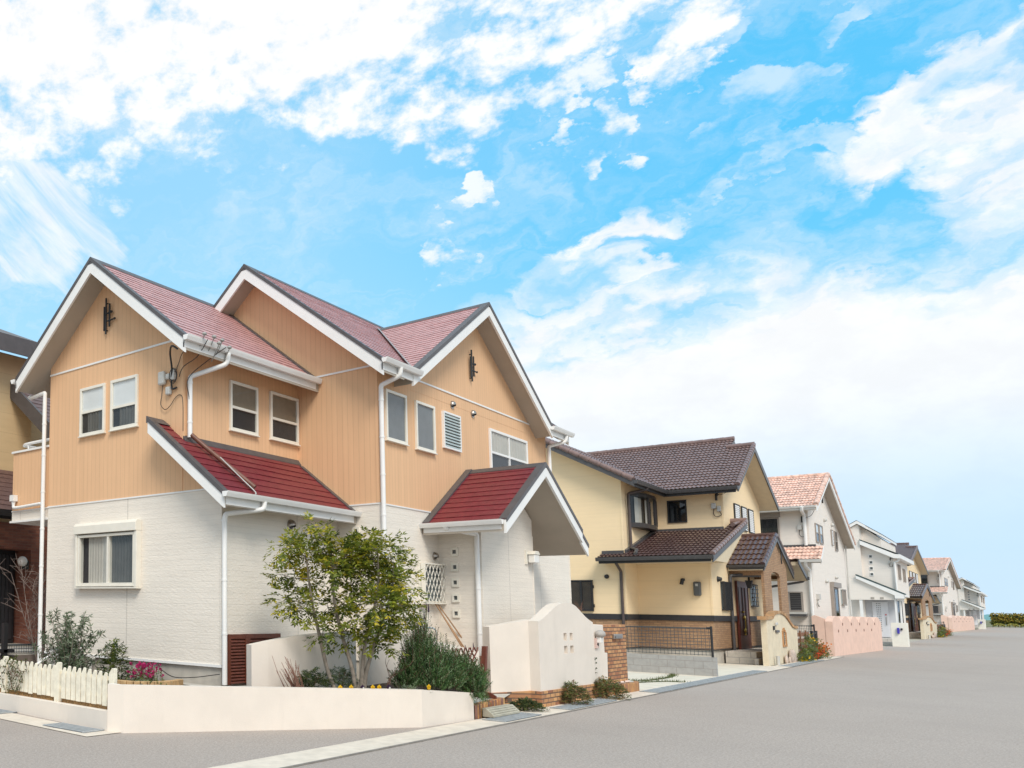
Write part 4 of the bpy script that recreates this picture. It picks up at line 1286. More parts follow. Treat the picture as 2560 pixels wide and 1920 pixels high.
blobs = [(10.48, 7.12, 2.45, .20), (10.44, 7.19, 2.08, .17), (10.45, 7.16, 1.74, .20), (10.60, 6.91, 2.36, .22), (10.61, 6.90, 1.94, .16), (10.57, 6.96, 1.60, .20), (10.71, 6.72, 2.62, .20), (10.78, 6.60, 2.45, .24), (10.82, 6.53, 2.16, .22), (10.76, 6.66, 1.62, .19), (10.72, 6.70, 1.30, .17), (10.88, 6.42, 2.37, .25), (10.95, 6.30, 2.50, .22), (10.95, 6.30, 2.11, .24), (10.89, 6.40, 1.76, .19), (10.93, 6.34, 1.45, .21), (10.89, 6.41, 1.20, .14), (11.03, 6.16, 2.56, .22), (11.06, 6.11, 2.32, .25), (11.09, 6.07, 1.97, .26), (11.07, 6.10, 1.66, .24), (11.12, 6.01, 1.38, .21), (11.05, 6.13, 1.22, .15), (11.14, 5.98, 1.10, .13), (11.17, 5.92, 2.42, .21), (11.21, 5.85, 2.16, .23), (11.24, 5.80, 1.93, .22), (11.21, 5.85, 1.66, .23), (11.23, 5.81, 1.48, .20), (10.66, 6.80, 2.80, .12), (10.52, 7.05, 2.58, .12)]
lb = MB()
allst = [Vector(p) for s_ in S for p in curve_pts(s_, 5) if p[2] > 0.9]
for (x, y, z, r_) in blobs:
    c_ = Vector((x, y, z))
    near = min(allst, key=lambda q: (q - c_ + Vector((0, 0, 0.12))).length)
    b.tube(curve_pts([near, near.lerp(c_, 0.5) + Vector((0, 0, -0.03)), c_], 3), 0.009, 5, 0, 0.004)
    depth = Vector((0.87, 0.5, 0)) * rnd.gauss(0, 0.22)
    hi = (z - 1.2) / 1.4
    pick = wpick([0.26 - 0.14 * hi, 0.36, 0.27 + 0.12 * hi, 0.09 + 0.14 * hi])
    for k in range(int(285 * r_ * r_ * 4)):
        o_ = rv(r_ * (rnd.random() ** 0.45))
        o_.z *= 0.85
        p = c_ + o_ + depth
        d = (o_ * 1.4 + rv(0.12) + Vector((0, 0, -0.03))).normalized()
        spray(lb, p, d, 0.145, 4, 0.078, 0.031, pick)
        if k % 6 == 0:
            b.tube([c_ + depth, p], 0.003, 3, 0, 0.002)
b.build('trunk', BARK, tree)
lb.build('crown', LG, tree)

# ---- rosemary bush: upright needled sprigs
def sprig(b, base, tip, n, ln, w_, pick, mi=None):
    base, tip = Vector(base), Vector(tip)
    d = (tip - base).normalized()
    m_ = pick()
    for i in range(n):
        t = 0.12 + 0.88 * i / n
        p = base.lerp(tip, t)
        s = rv()
        s = (s - d * s.dot(d))
        if s.length < 1e-3: continue
        s = s.normalized()
        dd = d * 0.75 + s * 0.75
        leaf_quad(b, p, dd, rv(), ln * (1.05 - 0.35 * t), w_, m_ if rnd.random() < .75 else pick())
rose = thing('rosemary_bush', 'dense dark green rosemary bush that hangs over the end of the stucco wall', 'bush', (12.0, 6.0, 0.42))
b = MB(); st = MB()
lumps = [((12.24, 6.02, 0.45), 0.22, 1.45, 520), ((12.05, 6.06, 0.46), 0.20, 1.0, 270), ((12.48, 5.95, 0.44), 0.27, 0.95, 400), ((12.72, 5.88, 0.42), 0.28, 0.78, 400), ((12.98, 5.80, 0.40), 0.28, 0.66, 420), ((13.2, 5.70, 0.36), 0.21, 0.52, 280), ((11.82, 6.06, 0.45), 0.20, 0.36, 150), ((12.5, 5.76, 0.42), 0.24, 0.46, 240), ((12.15, 5.82, 0.44), 0.24, 0.5, 240), ((13.0, 5.60, 0.28), 0.18, 0.42, 220)]
pick = wpick([0.46, 0.40, 0.14])
for (c_, r_, h_, n) in lumps:
    for k in range(n):
        a, q = rnd.random() * 6.283, r_ * math.sqrt(rnd.random())
        base = Vector((c_[0] + q * 0.6 * math.cos(a), c_[1] + q * 0.6 * math.sin(a), c_[2] + rnd.random() * h_ * 0.55 * (1 - 0.3 * (q / r_))))
        le = 0.16 + 0.16 * rnd.random()
        tip = base + Vector((math.cos(a) * q * 0.55 + rnd.gauss(0, .03), math.sin(a) * q * 0.55 + rnd.gauss(0, .03), le * (0.9 if q < r_ * 0.7 else 0.55) + (h_ * 0.25 * (1 - q / r_))))
        sprig(b, base, tip, 26, 0.036, 0.0085, pick)
        if k % 4 == 0: st.tube([base, tip], 0.003, 3)
for k in range(45):
    a = rnd.random() * 6.28
    x, y = 13.0 + rnd.gauss(0, .13), 5.52 + rnd.gauss(0, .04)
    sprig(b, (x, y, 0.42), (x + rnd.gauss(0, .05), y - 0.08, 0.22 + rnd.random() * 0.12), 22, 0.032, 0.006, pick)
b.build('foliage', RG, rose)
st.build('stems', TWIG, rose)
# lavender stalks behind it
lav = thing('lavender', 'tall lavender stalks with dark purple heads behind the rosemary', 'flowers', (12.2, 6.5, 0.45))
b, hd = MB(), MB()
for (x, y, z) in ((12.94, 6.45, 1.61), (13.32, 6.45, 1.62), (13.42, 6.46, 1.59), (13.22, 6.44, 1.48), (12.93, 6.46, 1.36), (13.02, 6.44, 1.28), (15.02, 6.45, 0.94), (14.70, 6.45, 0.91)):
    P = curve_pts([(x + rnd.gauss(0, .05), y, 0.6), (x + rnd.gauss(0, .03), y, (z + .6) / 2), (x, y, z)], 5)
    b.tube(P, 0.004, 5)
    hd.tube([(x, y, z - 0.02), (x + .004, y, z + 0.05), (x - .002, y, z + 0.11)], 0.013, 7, 0, 0.004)
b.build('stalks', SG[0], lav)
hd.build('flower_heads', FLOWER_PURPLE, lav)

# ---- small plants in the tree bed
def bushlet(name, label, cat, c_, r_, h_, n, mats, ll, lw, ws, stems=None, group=None, ns=4, up=0.3):
    o = thing(name, label, cat, c_, group)
    b = MB()
    pk = wpick(ws)
    for k in range(n):
        a, q = rnd.random() * 6.283, math.sqrt(rnd.random())
        zz = rnd.random() ** 0.8
        p = Vector((c_[0] + r_ * q * math.cos(a) * (1 - 0.35 * zz), c_[1] + r_ * q * math.sin(a) * (1 - 0.35 * zz), c_[2] + h_ * zz * (1 - 0.45 * q * q)))
        d = Vector((math.cos(a) * q, math.sin(a) * q, up + rnd.gauss(0, .3)))
        spray(b, p, d, ll * 2.2, ns, ll, lw, pk, 0.3)
    b.build('foliage', mats, o)
    b = MB()
    for k in range(stems or 7):
        a = rnd.random() * 6.28
        b.tube(curve_pts([(c_[0] + rnd.gauss(0, .03), c_[1] + rnd.gauss(0, .03), c_[2] - 0.03), (c_[0] + r_ * .3 * math.cos(a), c_[1] + r_ * .3 * math.sin(a), c_[2] + h_ * .4), (c_[0] + r_ * .6 * math.cos(a), c_[1] + r_ * .6 * math.sin(a), c_[2] + h_ * .8)], 4), 0.005, 4, 0, 0.002)
    b.build('stems', TWIG, o)
    return o
bushlet('low_herb', 'grey-green low herb at the foot of the tree stems', 'plant', (10.98, 6.60, 0.47), 0.25, 0.30, 240, [SG[0], SG[1], NG[0]], 0.034, 0.014, [.5, .35, .15])
bushlet('low_herb', 'dark leafy plant beside the bare reddish twigs', 'plant', (10.60, 6.82, 0.47), 0.19, 0.24, 140, [SG[2], SG[1], NG[0]], 0.04, 0.018, [.4, .4, .2])
tw = MB()
for k in range(40):
    a = rnd.gauss(2.4, 0.9)
    x, y = 10.28 + rnd.gauss(0, .05), 6.84 + rnd.gauss(0, .05)
    h_ = 0.18 + rnd.random() * 0.34
    l_ = Vector((math.cos(a) * 0.20 * rnd.random() - 0.05, math.sin(a) * 0.25 * rnd.random() + 0.03, 0))
    P = curve_pts([(x, y, 0.43), (x + l_.x * .5 + rnd.gauss(0, .015), y + l_.y * .5, 0.43 + h_ * .5), (x + l_.x, y + l_.y, 0.43 + h_)], 4)
    tw.tube(P, 0.006, 4, 0, 0.003)
tag(tw.build('bare_twigs', M('reddish_twig', (0.26, 0.13, 0.09), 0.8, 0.2, 12)), 'clump of bare reddish twigs at the left end of the tree bed', 'plant')
tw = MB()
for (x1, y1, z1) in ((11.75, 6.05, 1.02), (11.85, 5.95, 0.95), (11.6, 6.2, 0.98), (11.95, 6.1, 0.84), (11.45, 6.1, 0.90)):
    P = curve_pts([(11.4 + rnd.gauss(0, .08), 6.15, 0.44), (11.5 + rnd.gauss(0, .05), 6.12, 0.62), (x1 - 0.08, y1, (z1 + .55) / 2 + 0.08), (x1, y1, z1)], 5)
    tw.tube(P, 0.005, 5, 0, 0.002)
lp = wpick([.5, .5])
for k in range(9):
    spray(tw, (11.58 + 0.03 * k, 6.02, 0.86 - 0.018 * k), Vector((0.6, -0.4, -0.2)), 0.09, 2, 0.06, 0.024, lambda: 1)
tag(tw.build('bare_branches', [TWIG, LG[0]]), 'thin curving bare branches between the tree and the rosemary', 'plant')
# pansies and cushions
def pansy(x, y, z, mat, label, eye=None):
    o = thing('pansy', label, 'flower', (x, y, z), 'pansies along the stucco wall')
    b = MB()
    for k in range(5):
        a = 6.283 * k / 5 + 0.3
        c_ = Vector((x - 0.012, y - 0.02, z + 0.07)) + Vector((0.5 * math.cos(a), -0.87 * math.cos(a) * 0.6, math.sin(a))) * 0.022
        b.ball(c_, 0.023, 8, 5, sx=0.9, sy=0.5, sz=0.9)
    b.build('petals', mat, o)
    if eye:
        b = MB()
        for k in range(3):
            b.ball((x - 0.03 + 0.008 * k, y - 0.04, z + 0.06 + 0.01 * (k % 2)), 0.013, 6, 4)
        b.build('flower_face', eye, o)
    b = MB()
    for k in range(26):
        a = rnd.random() * 6.28
        leaf_quad(b, Vector((x, y, z)) + rv(0.03), Vector((math.cos(a), math.sin(a), 0.2)), Vector((0, 0, 1)), 0.05, 0.028, rnd.randrange(2))
    b.build('leaves', [SG[1], NG[0]], o)
pz = 0.46
for x, y, mt_, lb_, ey in ((10.50, 6.33, FLOWER_YEL, 'yellow pansy nearest the tree', None), (10.66, 6.26, FLOWER_YEL, 'yellow pansy just left of the first dark purple pansy', None), (10.80, 6.17, FLOWER_PURPLE, 'dark purple and white pansy between two pairs of yellow pansies', FLOWER_WHITE), (10.93, 6.09, FLOWER_YEL, 'yellow pansy just right of the first dark purple pansy', None), (11.03, 6.05, FLOWER_YEL, 'yellow pansy touching the rightmost dark purple pansy', None), (11.16, 5.98, FLOWER_PURPLE, 'dark purple and white pansy nearest the rosemary', FLOWER_WHITE), (11.72, 5.68, FLOWER_YEL, 'lone yellow pansy at the rosemary edge', None)):
    pansy(x, y, pz, mt_, lb_, ey)
bushlet('sedum_cushion', 'pale silvery cushion plant on the wall edge before the rosemary', 'plant', (11.48, 5.83, 0.45), 0.10, 0.10, 90, [SG[0], RG[2]], 0.02, 0.012, [.5, .5])

# curved garden walls behind the tree
cw = thing('curved_garden_wall', 'stucco garden wall with a rounded rising top behind the tree', 'garden wall', (10.8, 7.2, 0.4))
P = [(9.92, 7.36), (10.15, 7.24), (10.45, 7.13), (10.8, 7.05), (11.2, 7.0), (11.6, 6.97), (12.02, 6.95)]
b = MB(); wall_run(b, P, 0.16, 0.35, [1.07, 1.12, 1.17, 1.205, 1.232, 1.245, 1.25])
b.build('wall_body', STUCCO, cw)
cw2 = thing('curved_garden_wall', 'stucco garden wall that sweeps down towards the trellis gate', 'garden wall', (13.2, 6.7, 0.4))
P = [(12.3, 6.93), (12.7, 6.90), (13.0, 6.85), (13.3, 6.78), (13.7, 6.66), (14.1, 6.52), (14.5, 6.36), (14.75, 6.24)]
b = MB(); wall_run(b, P, 0.14, 0.3, [1.25, 1.245, 1.235, 1.20, 1.14, 1.06, 0.98, 0.93])
b.build('wall_body', STUCCO, cw2)

# shrubs and bits against the left facade
gs = thing('grey_leaved_shrub', 'grey-green leggy shrub growing against the white siding', 'shrub', (8.75, 10.35, 0.3))
b, st = MB(), MB()
pick = wpick([.45, .35, .2])
for k in range(58):
    a = rnd.random() * 6.28
    top = Vector((8.9 + rnd.gauss(0, .16), 10.02 + rnd.gauss(-0.0, .27), 0.65 + rnd.random() * 0.85))
    if top.y > 10.6: top.z += 0.1
    base = Vector((8.85 + rnd.gauss(0, .05), 10.2 + rnd.gauss(0, .08), 0.3))
    mid = base.lerp(top, 0.5) + Vector((rnd.gauss(0, .04), rnd.gauss(0, .04), 0.05))
    P = curve_pts([base, mid, top], 6)
    st.tube(P, 0.007, 5, 0, 0.003)
    for p in P[3:]:
        for j in range(7):
            d = rv() + Vector((0, 0, 0.2))
            leaf_quad(b, p, d, rv(), 0.075 + rnd.random() * 0.03, 0.02, pick())
b.build('foliage', SG, gs)
st.build('stems', PALETWIG, gs)
bushlet('young_shrub', 'small dark green shrub with a thin top beside the magenta flowers', 'shrub', (9.35, 9.52, 0.36), 0.24, 0.66, 230, [SG[2], NG[0], LG[1]], 0.05, 0.022, [.45, .3, .25])
st = MB(); b_ = MB()
bushlet('low_groundcover', 'low dark groundcover between the picket fence and the house', 'plant', (8.85, 9.5, 0.3), 0.42, 0.24, 230, [SG[2], NG[0], NG[1]], 0.04, 0.022, [.5, .25, .25])
bushlet('low_groundcover', 'low green clump behind the left pickets near the downpipe', 'plant', (9.5, 12.3, 0.32), 0.4, 0.28, 170, [SG[2], NG[0], LG[1]], 0.045, 0.025, [.4, .3, .3])
mag = thing('magenta_flowers', 'clump of magenta flowers in the brick-edged bed', 'flowers', (9.45, 8.72, 0.45))
b, st = MB(), MB()
for k in range(70):
    x, y, z = 9.45 + rnd.gauss(0, .12), 9.0 + rnd.gauss(0, .13), 0.52 + rnd.random() * 0.22
    st.tube([(x + rnd.gauss(0, .02), y, 0.42), (x, y, z)], 0.003, 4)
    for j in range(8):
        leaf_quad(b, Vector((x, y, z)) + rv(0.014), rv() + Vector((0, 0, .4)), rv(), 0.034, 0.03, 0)
    for j in range(7):
        leaf_quad(b, Vector((x, y, 0.44 + rnd.random() * (z - 0.46))), rv(), rv(), 0.05, 0.018, 1 + rnd.randrange(2))
for k in range(130):
    leaf_quad(b, Vector((9.3 + rnd.gauss(0, .13), 8.85 + rnd.gauss(0, .14), 0.47)), rv() + Vector((0, 0, .6)), rv(), 0.055, 0.026, 1 + rnd.randrange(2))
b.build('petals', [FLOWER_PINK, SG[0], NG[0]], mag)
st.build('stems', SG[1], mag)
be = thing('brick_bed_edging', 'curved brick edging around the magenta flowers', 'edging', (9.2, 8.7, 0.3))
Pb = curve_pts([(9.05, 9.4, 0), (8.98, 9.1, 0), (9.04, 8.8, 0), (9.25, 8.62, 0), (9.6, 8.58, 0), (9.9, 8.66, 0)], 6)
b = MB()
for i in range(0, len(Pb) - 1, 2):
    A, B_ = Pb[i], Pb[min(i + 2, len(Pb) - 1)]
    d = (B_ - A).normalized()
    n_ = Vector((-d.y, d.x, 0)) * 0.05
    A2, B2 = A + d * 0.003, B_ - d * 0.003
    b.prism('z', [(A2.x - n_.x, A2.y - n_.y), (B2.x - n_.x, B2.y - n_.y), (B2.x + n_.x, B2.y + n_.y), (A2.x + n_.x, A2.y + n_.y)], 0.30, 0.50)
b.build('edging_bricks', M('sand_brick', (0.52, 0.34, 0.17), 0.9, 0.25, 6, 0.4, 40), be, bevel=0.005)
bx = thing('meter_cabinet', 'plain pale grey cabinet standing by the house corner behind the pickets', 'cabinet', (9.75, 11.2, 0.3))
part('cabinet_body', M('cabinet_grey', (0.55, 0.53, 0.50), 0.6, 0.04), bx, lambda b: b.box(9.62, 9.95, 10.95, 11.44, 0.25, 0.84), bevel=0.012)
part('cabinet_lid', M('cabinet_lid', (0.60, 0.58, 0.55), 0.6, 0.04), bx, lambda b: b.box(9.60, 9.97, 10.93, 11.46, 0.841, 0.862), bevel=0.006)
part('drain_pipe', WHITE, bx, lambda b: b.tube(curve_pts([(10.15, 11.7, 0.68), (10.0, 11.85, 0.66), (9.8, 12.0, 0.5)], 5), 0.03, 8))
cond = thing('aircon_pipe', 'thick pale pipe bent down at the wall behind the grey-leaved shrub', 'pipe', (10.1, 10.9, 0.3))
part('pipe_cover', GREYPLASTIC, cond, lambda b: b.tube([(10.1, 10.9, 0.30), (10.1, 10.9, 0.60)], 0.04, 10))
part('pipe_bend', GREYPLASTIC, cond, lambda b: b.tube(curve_pts([(10.1, 10.9, 0.601), (10.1, 10.9, 0.64), (10.12, 10.88, 0.67), (10.17, 10.86, 0.68)], 4), 0.032, 10))
tag(part('ground_cable', BLACK, None, lambda b: b.tube(curve_pts([(10.15, 9.3, 0.60), (10.12, 9.0, 0.50), (10.14, 8.6, 0.52), (10.16, 8.12, 0.60)], 6), 0.007, 6)), 'black cable sagging along the foundation above the magenta flowers', 'cable')

# long-handled nets leaning in the corner, and the bicycle's handlebar behind the rosemary
net = thing('bamboo_net', 'bamboo poles with a wire basket net leaning in the corner below the grille window', 'net', (15.3, 7.1, 0.3))
b = MB()
for (x0, x1) in ((15.28, 15.72), (15.38, 15.95), (15.3, 15.6)):
    b.tube([(x1 - 0.1, 6.62, 0.55), (x0, 7.24, 1.74)], 0.014, 7, 0, 0.011)
b.build('bamboo_poles', BAMBOO, net)
b = MB()
cx, cy, cz, rr_, hh = 16.0 - 0.22, 6.35, 0.72, 0.17, 0.34
for k in range(18):
    a = 6.283 * k / 18
    b.tube([(cx + rr_ * 0.8 * math.cos(a), cy + rr_ * 0.8 * math.sin(a), cz), (cx + rr_ * math.cos(a), cy + rr_ * math.sin(a), cz + hh)], 0.003, 4)
for j in range(9):
    t = j / 8
    q = rr_ * (0.8 + 0.2 * t)
    b.tube([(cx + q * math.cos(6.283 * k / 20), cy + q * math.sin(6.283 * k / 20), cz + hh * t) for k in range(21)], 0.003 if j < 8 else 0.008, 4)
b.build('wire_basket', M('rusty_wire', (0.20, 0.14, 0.12), 0.6, 0.2, 10), net)
bike = thing('bicycle', 'bicycle parked behind the rosemary with its chrome handlebar showing', 'bicycle', (14.2, 7.0, 0.35))
CHROME = M('chrome', (0.75, 0.75, 0.75), 0.15, 0.02, metal=1.0)
part('handlebar', CHROME, bike, lambda b: b.tube(curve_pts([(14.25, 7.10, 1.30), (14.32, 6.98, 1.30), (14.45, 6.86, 1.28), (14.48, 6.84, 1.12), (14.42, 6.92, 1.0)], 6), 0.014, 8))
part('grip', BLACK, bike, lambda b: b.tube([(14.12, 7.14, 1.31), (14.25, 7.10, 1.30)], 0.02, 8))
part('frame', M('bike_blue', (0.10, 0.12, 0.16), 0.4, 0.05), bike, lambda b: [b.tube([(14.42, 6.92, 1.0), (14.40, 7.0, 0.72)], 0.018, 8), b.tube([(14.40, 7.0, 0.85), (13.7, 7.08, 0.62)], 0.018, 8), b.tube([(13.7, 7.08, 0.62), (13.45, 7.1, 1.0)], 0.016, 8)])
def wheel(b, x):
    b.tube([(x + 0.3 * math.cos(6.283 * k / 28), 7.06, 0.66 + 0.3 * math.sin(6.283 * k / 28)) for k in range(29)], 0.02, 7)
part('wheel', BLACK, bike, lambda b: wheel(b, 14.42))
part('wheel', BLACK, bike, lambda b: wheel(b, 13.45))
part('saddle', BLACK, bike, lambda b: b.ball((13.45, 7.1, 1.03), 0.12, 10, 6, sz=0.4, sy=0.6))

# entrance: step, ramp block, trellis gate
bed('entrance_step_top', CONCRETE, [(12.97, 5.66), (14.42, 5.74), (15.3, 5.95), (15.1, 6.9), (12.95, 6.9), (12.95, 5.72)], [0.205, 0.205, 0.22, 0.23, 0.23, 0.205])
step = thing('brick_step', 'entrance step faced with upright rustic bricks beside the stucco wall', 'step', (13.6, 5.6, 0))
b = MB()
x = 12.955
k = 0
BR = [M('clinker_a', (0.50, 0.235, 0.085), 0.85, 0.25, 9, 0.5, 40), M('clinker_b', (0.36, 0.14, 0.06), 0.85, 0.25, 9, 0.5, 40), M('clinker_c', (0.56, 0.32, 0.13), 0.85, 0.25, 9, 0.5, 40), M('clinker_d', (0.22, 0.11, 0.08), 0.85, 0.25, 9, 0.5, 40)]
while x < 14.45:
    y = 5.56 + (x - 12.95) * 0.13
    b.box(x + .005, x + 0.073, y, y + 0.10, 0.0, 0.21 + 0.004 * rnd.random(), rnd.choice([0, 0, 1, 2, 2, 3]))
    x += 0.078
b.build('edge_bricks', BR, step, bevel=0.005)
part('mortar_bed', M('dark_mortar', (0.16, 0.12, 0.09), 0.95, 0.2), step, lambda b: b.prism('z', [(12.96, 5.575), (14.44, 5.77), (14.44, 5.84), (12.96, 5.65)], 0.0, 0.20))
ramp = thing('kerb_ramp', 'grey slotted kerb ramp block set against the brick step', 'ramp', (13.7, 5.45, 0))
RAMPM = M('weathered_grey_plastic', (0.40, 0.37, 0.29), 0.85, 0.12, 8, 0.3, 40)
def f(b):
    b.prism('x', [(5.40, 0.026), (5.56, 0.026), (5.56, 0.145), (5.51, 0.15), (5.40, 0.055)], 13.20, 13.235)
    b.prism('x', [(5.40, 0.026), (5.62, 0.026), (5.62, 0.145), (5.51, 0.15), (5.40, 0.055)], 14.15, 14.19)
    for i in range(4):
        y0 = 5.40 + 0.030 * i
        b.prism('x', [(y0, 0.026), (y0 + 0.015, 0.026), (y0 + 0.015, 0.055 + 0.864 * (0.030 * i + .015)), (y0, 0.055 + 0.864 * 0.030 * i)], 13.236, 14.149)
    b.prism('x', [(5.52, 0.026), (5.585, 0.026), (5.585, 0.149), (5.52, 0.151)], 13.236, 14.149)
part('ramp_body', RAMPM, ramp, f, bevel=0.004)
part('ramp_shade_block', ROOM, ramp, lambda b: b.prism('x', [(5.405, 0.026), (5.519, 0.026), (5.519, 0.115), (5.405, 0.035)], 13.24, 14.145))  # black filler between the slats stands in for shade in the slots
gate = thing('trellis_gate', 'red-brown expanding trellis gate folded beside the rosemary', 'gate', (14.2, 6.0, 0.2))
part('gate_post', REDWOOD, gate, lambda b: b.prism('y', [(14.15, 0.22), (14.22, 0.22), (14.36, 1.03), (14.29, 1.03)], 5.93, 6.0))
def f(b):
    for j in range(5):
        for k in range(5):
            for sg in (0, 1):
                x0 = 13.35 + 0.16 * k
                z0 = 0.30 + 0.13 * j
                p0, p1 = (x0, 6.02 + 0.022 * sg, z0), (x0 + 0.16, 6.02 + 0.022 * sg, z0 + 0.13)
                if sg: p0, p1 = (x0, 6.042, z0 + 0.13), (x0 + 0.16, 6.042, z0)
                b.tube([p0, p1], 0.012, 5)
    for k in range(6):
        x0 = 13.35 + 0.16 * k
        b.tube([(x0, 6.02, 0.95), (x0 + 0.04, 6.02, 1.01)], 0.012, 5)
        b.tube([(x0, 6.042, 0.95), (x0 - 0.04, 6.042, 1.01)], 0.012, 5)
part('trellis', REDWOOD, gate, f)
part('gate_foot', REDWOOD, gate, lambda b: b.prism('x', [(5.75, 0.215), (6.20, 0.215), (6.20, 0.25), (6.12, 0.30), (5.83, 0.30), (5.75, 0.25)], 14.16, 14.20))
pb = thing('brick_planter', 'low brick box with a pink cap behind the trellis gate', 'planter', (14.9, 6.5, 0.2))
part('planter_bricks', BRICKEDGE, pb, lambda b: b.box(14.55, 15.35, 6.45, 6.6, 0.2, 0.62))
part('planter_cap', M('pink_cap', (0.62, 0.36, 0.28), 0.85, 0.1), pb, lambda b: b.box(14.53, 15.37, 6.43, 6.62, 0.621, 0.82))

# stucco gate wall with the wavy top
gwal = thing('gate_wall', 'pale stucco gate wall with a bell-shaped top and four square holes', 'gate wall', (17.0, 5.6, 0))
prof = [(15.50, 1.445), (15.62, 1.46), (15.88, 1.54), (16.08, 1.615), (16.22, 1.665), (16.45, 1.735), (16.68, 1.765), (16.91, 1.775), (17.14, 1.765), (17.35, 1.72), (17.50, 1.665), (17.68, 1.59), (17.85, 1.525), (18.05, 1.465), (18.24, 1.42)]
holes = [(16.672, 16.825, 1.10, 1.233), (16.978, 17.125, 1.10, 1.233), (16.674, 16.838, 0.868, 1.006), (16.978, 17.15, 0.868, 1.004)]
def holed_wall(b, prof, x0, x1, zb, ya, yb, holes):
    """front and back faces as columns and rows around the holes, so the openings are real"""
    xs = sorted(set([x0, x1] + [h_[0] for h_ in holes] + [h_[1] for h_ in holes] + [p[0] for p in prof]))
    def top(x):
        for i in range(len(prof) - 1):
            if prof[i][0] - 1e-6 <= x <= prof[i + 1][0] + 1e-6:
                t = (x - prof[i][0]) / (prof[i + 1][0] - prof[i][0])
                return prof[i][1] + (prof[i + 1][1] - prof[i][1]) * t
        return prof[-1][1]
    for i in range(len(xs) - 1):
        a, c_ = xs[i], xs[i + 1]
        m_ = (a + c_) / 2
        hs = sorted([h_ for h_ in holes if h_[0] < m_ < h_[1]], key=lambda h_: h_[2])
        z = zb
        spans = []
        for h_ in hs:
            spans.append((z, z, h_[2], h_[2])); z = h_[3]
        spans.append((z, z, top(c_), top(a)))
        for (za, zc, zc2, za2) in spans:
            b.poly([(a, ya, za), (c_, ya, zc), (c_, ya, zc2), (a, ya, za2)])
            b.poly([(c_, yb, zc), (a, yb, za), (a, yb, za2), (c_, yb, zc2)])
        b.poly([(a, ya, top(a)), (c_, ya, top(c_)), (c_, yb, top(c_)), (a, yb, top(a))])
    b.poly([(x0, yb, zb), (x0, ya, zb), (x0, ya, top(x0)), (x0, yb, top(x0))])
    b.poly([(x1, ya, zb), (x1, yb, zb), (x1, yb, top(x1)), (x1, ya, top(x1))])
    for (h0, h1, z0, z1) in holes:
        b.poly([(h0, ya, z0), (h0, yb, z0), (h1, yb, z0), (h1, ya, z0)][::-1])
        b.poly([(h0, ya, z1), (h1, ya, z1), (h1, yb, z1), (h0, yb, z1)][::-1])
        b.poly([(h0, ya, z0), (h0, ya, z1), (h0, yb, z1), (h0, yb, z0)][::-1])
        b.poly([(h1, ya, z0), (h1, yb, z0), (h1, yb, z1), (h1, ya, z1)][::-1])
b = MB(); holed_wall(b, prof, 15.50, 18.24, 0.27, 5.555, 5.74, holes)
b.build('wall_body', STUCCO, gwal)
def f(b):   # lower shoulder on the right, with a slim side post
    b.prism('y', [(18.245, 0.27), (19.03, 0.27), (19.06, 0.825), (18.90, 0.835), (18.87, 1.37), (18.245, 1.385)], 5.57, 5.74)
part('wall_shoulder', STUCCO, gwal, f, bevel=0.012)
b = MB(); wall_run(b, [(14.92, 6.13), (15.52, 5.70)], 0.19, 0.22, [1.335, 1.47])
b.build('wall_wing', STUCCO, gwal)
b = MB()
wall_run(b, [(14.90, 6.125), (15.50, 5.685)], 0.16, -0.02, [0.232, 0.272])
wall_run(b, [(15.47, 5.535), (19.35, 5.545)], 0.20, -0.02, [0.272, 0.268])
b.poly([(15.47, 5.70, -0.02), (15.47, 5.535, -0.02), (15.47, 5.535, 0.272), (15.47, 5.70, 0.272)])
b.build('brick_base', BRICKRED, gwal)
o = part('gate_lamp', LAMPGLASS, gwal, lambda b: b.prism('z', [(18.37, 5.47), (18.50, 5.47), (18.50, 5.555), (18.37, 5.555)], 1.03, 1.19), bevel=0.01)
part('lamp_cap', M('stone_grey', (0.42, 0.39, 0.36), 0.7, 0.1), o, lambda b: b.ball((18.44, 5.50, 1.20), 0.13, 14, 8, sx=1.0, sy=0.7, sz=0.6))
part('name_plaque', M('pink_tile', (0.62, 0.45, 0.40), 0.6, 0.08), gwal, lambda b: b.box(18.32, 18.46, 5.535, 5.569, 0.93, 1.12))
b = MB()
b.tube(curve_pts([(18.36, 5.533, 0.99), (18.385, 5.533, 1.03), (18.40, 5.533, 0.985), (18.42, 5.533, 1.02), (18.43, 5.533, 0.97)], 5), 0.006, 5)
b.build('plaque_motif', BLACK, gwal)
b = MB()
for z_ in (0.72, 0.66, 0.55, 0.47):
    for k in range(5):
        leaf_quad(b, Vector((18.30, 5.55, z_)), rv(), rv(), 0.05 if z_ > .7 else 0.025, 0.03, 0)
tag(b.build('wall_ivy', SG[2]), 'tiny ivy shoots on the joint of the stucco gate wall', 'plant')
bp = thing('brick_pillar', 'rustic brick gate pillar with a mail slot', 'pillar', (19.6, 5.7, 0))
part('pillar_body', BRICKRED, bp, lambda b: b.prism('y', [(19.08, 0.20), (20.28, 0.20), (20.28, 1.372), (18.885, 1.368), (18.90, 0.84), (19.08, 0.83)], 5.575, 6.0))
mb_ = part('mail_slot', STEEL, bp, lambda b: b.box(19.38, 19.93, 5.53, 5.58, 1.09, 1.185), bevel=0.008)
part('slot_flap', M('flap_steel', (0.30, 0.28, 0.27), 0.35, 0.05, metal=0.8), mb_, lambda b: b.box(19.45, 19.86, 5.518, 5.53, 1.10, 1.15), bevel=0.003)
part('mail_box', BLACK, bp, lambda b: b.box(20.281, 20.40, 5.60, 5.95, 1.08, 1.20))
part('meter_cover', GREYPLASTIC, bp, lambda b: b.box(20.282, 20.37, 5.62, 5.8, 1.21, 1.29), bevel=0.01)
